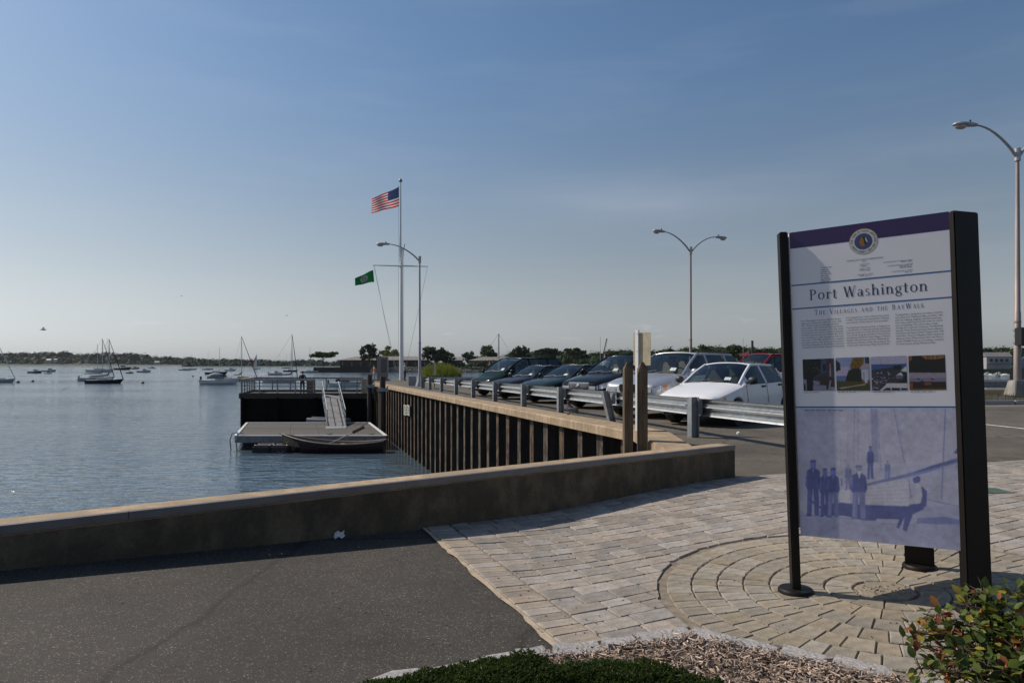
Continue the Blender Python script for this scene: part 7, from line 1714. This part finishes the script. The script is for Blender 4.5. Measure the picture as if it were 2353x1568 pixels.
# reed bush at the end of the lot
rbx = at(1012, 866, 62); o = thing('reed_bush', 'bright yellow green reed bush at the end of the parking lot', 'bush', (rbx.x, 62, zg(rbx.x, 62)))
b = MB()
for _ in range(2600):
    t = random.uniform(0, 6.28); rr = 1.75*math.sqrt(random.random()); x, y = rr*math.cos(t), rr*.8*math.sin(t); h_ = 1.95*math.sqrt(max(.05, 1-(rr/1.95)**2))*random.uniform(.65, 1.0); lx, ly = random.gauss(0, .14)+x*.10, random.gauss(0, .14)+y*.1; w_ = .02
    b.add([(x-w_, y, 0), (x+w_, y, 0), (x+lx*.5+w_, y+ly*.5, h_*.65), (x+lx*.5-w_, y+ly*.5, h_*.65), (x+lx*1.3, y+ly*1.3, h_)], [(0, 1, 2, 3), (3, 2, 4)])
b.build('foliage', reed_m, o)
b = MB()
for _ in range(60): t = random.uniform(0, 6.28); b.tube([(1.2*math.cos(t)*random.random(), 1.0*math.sin(t)*random.random(), 0), (random.gauss(0, .9), random.gauss(0, .7), 1.4)], .012, 4)
b.build('stem', mat('reed_stem', (.16, .17, .06), .8), o)
# grass tufts on the island and at the lot end
b = MB()
for _ in range(700):
    x = random.choice((random.uniform(14, 17.5), random.gauss(18.14, .5), random.uniform(15, 30))); y = random.choice((21.6-(x-13.9)*.1226+.12+abs(random.gauss(0, .2)), random.gauss(24.3, .35))); z = zg(x, y)+.115; h_ = random.uniform(.05, .2); a = random.uniform(0, 6.28)
    b.add([(x-.008, y, z), (x+.008, y, z), (x+.06*math.cos(a), y+.06*math.sin(a), z+h_)], [(0, 1, 2)])
tag(b.build('grass', leafmat('grass_leaf', (.10, .10, .03), (.20, .17, .07))), 'dry grass tufts along the island kerb', 'grass', kind='stuff')
# juniper along the bottom edge
ju_m = leafmat('juniper_leaf', (.030, .052, .012), (.085, .12, .030), trans=.3, spec=.12)
def juniper(label, spots, n, hs_):
    c0 = Vector(spots[0][:2]); o = thing('juniper_shrub', label, 'shrub', (c0.x, c0.y, zg(*c0)), 0, 'creeping junipers'); st = MB(); fo = MB()
    for x, y, r_, h_ in spots:
        for _ in range(5): t = random.uniform(0, 6.28); st.tube([(x-c0.x, y-c0.y, 0), (x-c0.x+r_*.5*math.cos(t), y-c0.y+r_*.5*math.sin(t), h_*.6), (x-c0.x+r_*.9*math.cos(t), y-c0.y+r_*.9*math.sin(t), h_*.75)], [.008, .006, .003], 5)
    tot = sum(s_[2]**2 for s_ in spots)
    for x, y, r_, h_ in spots:
        for _ in range(int(n*r_*r_/tot)):
            t = random.uniform(0, 6.28); rr = r_*math.sqrt(random.random()); z = h_*math.sqrt(max(.02, 1-(rr/r_)**2))*random.uniform(.25, 1.0)*(1+.3*noise.noise((x*7+rr*math.cos(t)*14, y*7+rr*math.sin(t)*14, 0)))
            p = Vector((x-c0.x+rr*math.cos(t), y-c0.y+rr*math.sin(t), z)); d = Vector((math.cos(t)*.7+random.gauss(0, .5), math.sin(t)*.7+random.gauss(0, .5), .55+random.gauss(0, .35))).normalized(); l_ = random.uniform(.012, .026); sd = d.orthogonal().normalized()*l_*.16; up_ = d.cross(sd)
            q = p+d*l_; mm = p+d*l_*.5
            fo.add([p, mm+sd, q, mm-sd], [(0, 1, 2, 3)]); fo.add([p, mm+up_, q, mm-up_], [(0, 1, 2, 3)])
            for k in (-1, 1):
                e_ = mm+(d*.5+sd.normalized()*k*.7+up_.normalized()*random.uniform(-.5, .5)).normalized()*l_*.5; fo.add([mm, (mm+e_)/2+up_*.7, e_, (mm+e_)/2-up_*.7], [(0, 1, 2, 3)])
    st.build('stem', M['bark'], o); fo.build('foliage', ju_m, o)
def sp(px, py, r_, h_): p = G(px, py); return (p.x, p.y, r_, h_)
juniper('low dark green juniper spreading over the bed by the asphalt', [sp(870, 1612, .14, .05), sp(915, 1612, .15, .055), sp(985, 1602, .16, .07), sp(1070, 1596, .16, .08), sp(1145, 1588, .16, .09), sp(1205, 1576, .13, .105), sp(1130, 1612, .2, .10), sp(1240, 1608, .14, .09)], 26000, 1)
juniper('second low juniper growing among the wood chips', [sp(1320, 1595, .17, .11), sp(1400, 1590, .18, .12), sp(1480, 1588, .17, .12), sp(1550, 1598, .15, .10), sp(1620, 1612, .14, .09), sp(1450, 1625, .2, .12)], 20000, 1)
# rose bush at the lower right
rs = thing('rose_bush', 'rose bush with orange tinged leaves in front of the kiosk', 'bush', (2.05, 2.62, zg(2.05, 2.62)))
RB = Vector((2.05, 2.62, zg(2.05, 2.62)))
lm = {'g': leafmat('rose_green', (.065, .10, .02), (.15, .19, .04), trans=.4), 'y': leafmat('rose_yellow', (.26, .22, .03), (.36, .28, .05), trans=.35), 'o': leafmat('rose_orange', (.22, .07, .025), (.30, .13, .04), trans=.35), 'r': leafmat('rose_red', (.13, .03, .02), (.2, .05, .03), trans=.3)}
leafme = {}
for k_, m in lm.items():
    b = MB(); n_ = 5; vs = []
    for i in range(n_+1):
        t = i/n_; w_ = .42*math.sin(math.pi*min(1, t*1.02)**.85)**.9 if t < 1 else 0; z = -.12*t*t+.03
        vs += [(t, -w_*.72, z+.10*w_), (t, 0, z), (t, w_*.72, z+.10*w_)]
    fs = []
    for i in range(n_):
        for j in range(2): q = i*3+j; fs.append((q, q+3, q+4, q+1))
    b.add(vs, fs); me = bpy.data.meshes.new('leaf'); me.from_pydata(b.v, [], b.f); me.materials.append(m); me.polygons.foreach_set('use_smooth', [True]*len(me.polygons)); leafme[k_] = me
tips = [((2065, 1470), 2.62, 'm'), ((2120, 1400), 2.66, 'o'), ((2195, 1420), 2.6, 'g'), ((2245, 1345), 2.75, 'g'), ((2290, 1390), 2.7, 'g'), ((2150, 1500), 2.5, 'm'), ((2210, 1480), 2.5, 'g'), ((2105, 1525), 2.5, 'g'), ((2260, 1520), 2.42, 'g'), ((2330, 1480), 2.5, 'g'), ((2345, 1350), 2.72, 'm'), ((2370, 1420), 2.6, 'g'), ((2340, 1550), 2.4, 'g'), ((2180, 1550), 2.45, 'm'), ((2230, 1430), 2.75, 'g'), ((2300, 1440), 2.6, 'g'), ((2135, 1450), 2.64, 'g'), ((2390, 1500), 2.5, 'g'), ((2275, 1480), 2.55, 'm'), ((2240, 1355), 2.78, 'g'), ((2215, 1375), 2.74, 'g'), ((2310, 1345), 2.78, 'm'), ((2300, 1530), 2.4, 'g'), ((2150, 1535), 2.45, 'g'), ((2095, 1440), 2.6, 'o'), ((2240, 1560), 2.4, 'g'), ((2350, 1520), 2.45, 'm'), ((2170, 1440), 2.62, 'g'), ((2320, 1400), 2.65, 'g'), ((2250, 1400), 2.7, 'g'), ((2345, 1440), 2.55, 'g')]
sm_ = MB(); leaves = []; hips = []
for (px, py), Y, c_ in tips:
    T_ = at(px, py+8, Y)-RB; s0 = Vector((random.gauss(.08, .06), random.gauss(-.05, .05), 0)); mid = s0.lerp(T_, .55)+Vector((random.gauss(0, .03), random.gauss(0, .02), .05))
    path = [s0, s0.lerp(mid, .5), mid, mid.lerp(T_, .6)+Vector((0, 0, .01)), T_]; sm_.tube(path, [.006, .005, .004, .003, .002], 6)
    for k in range(62):
        t = random.random()**.6; i = min(3, int(t*4)); p = path[i].lerp(path[i+1], t*4-i); d = Vector((random.gauss(0, 1), random.gauss(0, 1), random.gauss(.15, .6))).normalized(); p2 = p+d*random.uniform(.012, .055); sm_.tube([p, p2], [.0016, .001], 4, caps=False)
        pr = {'g': 'gggggggggggggyo', 'm': 'ggggggggyor', 'o': 'oooroggyg'}[c_]
        leaves.append((p2, d, random.choice(pr), random.uniform(.028, .052)))
    for _ in range(1 if random.random() < .6 else 0): hips.append(path[3].lerp(T_, random.random())+Vector((random.gauss(0, .02), random.gauss(0, .02), .012)))
sm_.build('stem', mat('rose_stem', (.06, .035, .025), .7), rs)
leaves.sort(key=lambda q: (q[0]+RB).length); rest = {k_: MB() for k_ in lm}
for i, (p, d, c_, s_) in enumerate(leaves):
    z_ = (Vector((random.gauss(0, .5), random.gauss(0, .5), 1))).normalized(); x_ = d; y_ = z_.cross(x_).normalized(); z_ = x_.cross(y_); rot = Matrix((x_, y_, z_)).transposed()
    if i < 300:
        o = link('leaf', leafme[c_], rs); o.matrix_local = Matrix.Translation(p) @ rot.to_4x4() @ Matrix.Scale(s_, 4)
    else: rest[c_].add([p+rot @ (Vector(v.co)*s_) for v in leafme[c_].vertices], [tuple(f.vertices) for f in leafme[c_].polygons])
for k_, b in rest.items():
    if b.v: tag(b.build('leaf', lm[k_], rs, smooth=80), kind='stuff')
for p in hips: MB().ell(p, .006, .006, .007, 8, 6).lathe([(.002, .005), (.004, .010), (.001, .013)], p, 6).build('rose_hip', mat('hip_red', (.30, .05, .02), .3), rs, smooth=60)

# ---------------------------------------------------------------- the air of the bay
if HAZE:
    b = MB(); b.box(-4200, 4200, -60, 4200, -7, 40)
    m = bpy.data.materials.new('haze'); m.use_nodes = True; n = m.node_tree; n.nodes.clear()
    pv = n.nodes.new('ShaderNodeVolumePrincipled'); pv.inputs['Color'].default_value = (.80, .87, .95, 1); pv.inputs['Density'].default_value = HAZE; pv.inputs['Anisotropy'].default_value = .2
    ou = n.nodes.new('ShaderNodeOutputMaterial'); n.links.new(pv.outputs[0], ou.inputs['Volume'])
    tag(b.build('haze', m), 'thin pale haze over the bay', 'haze', kind='stuff')
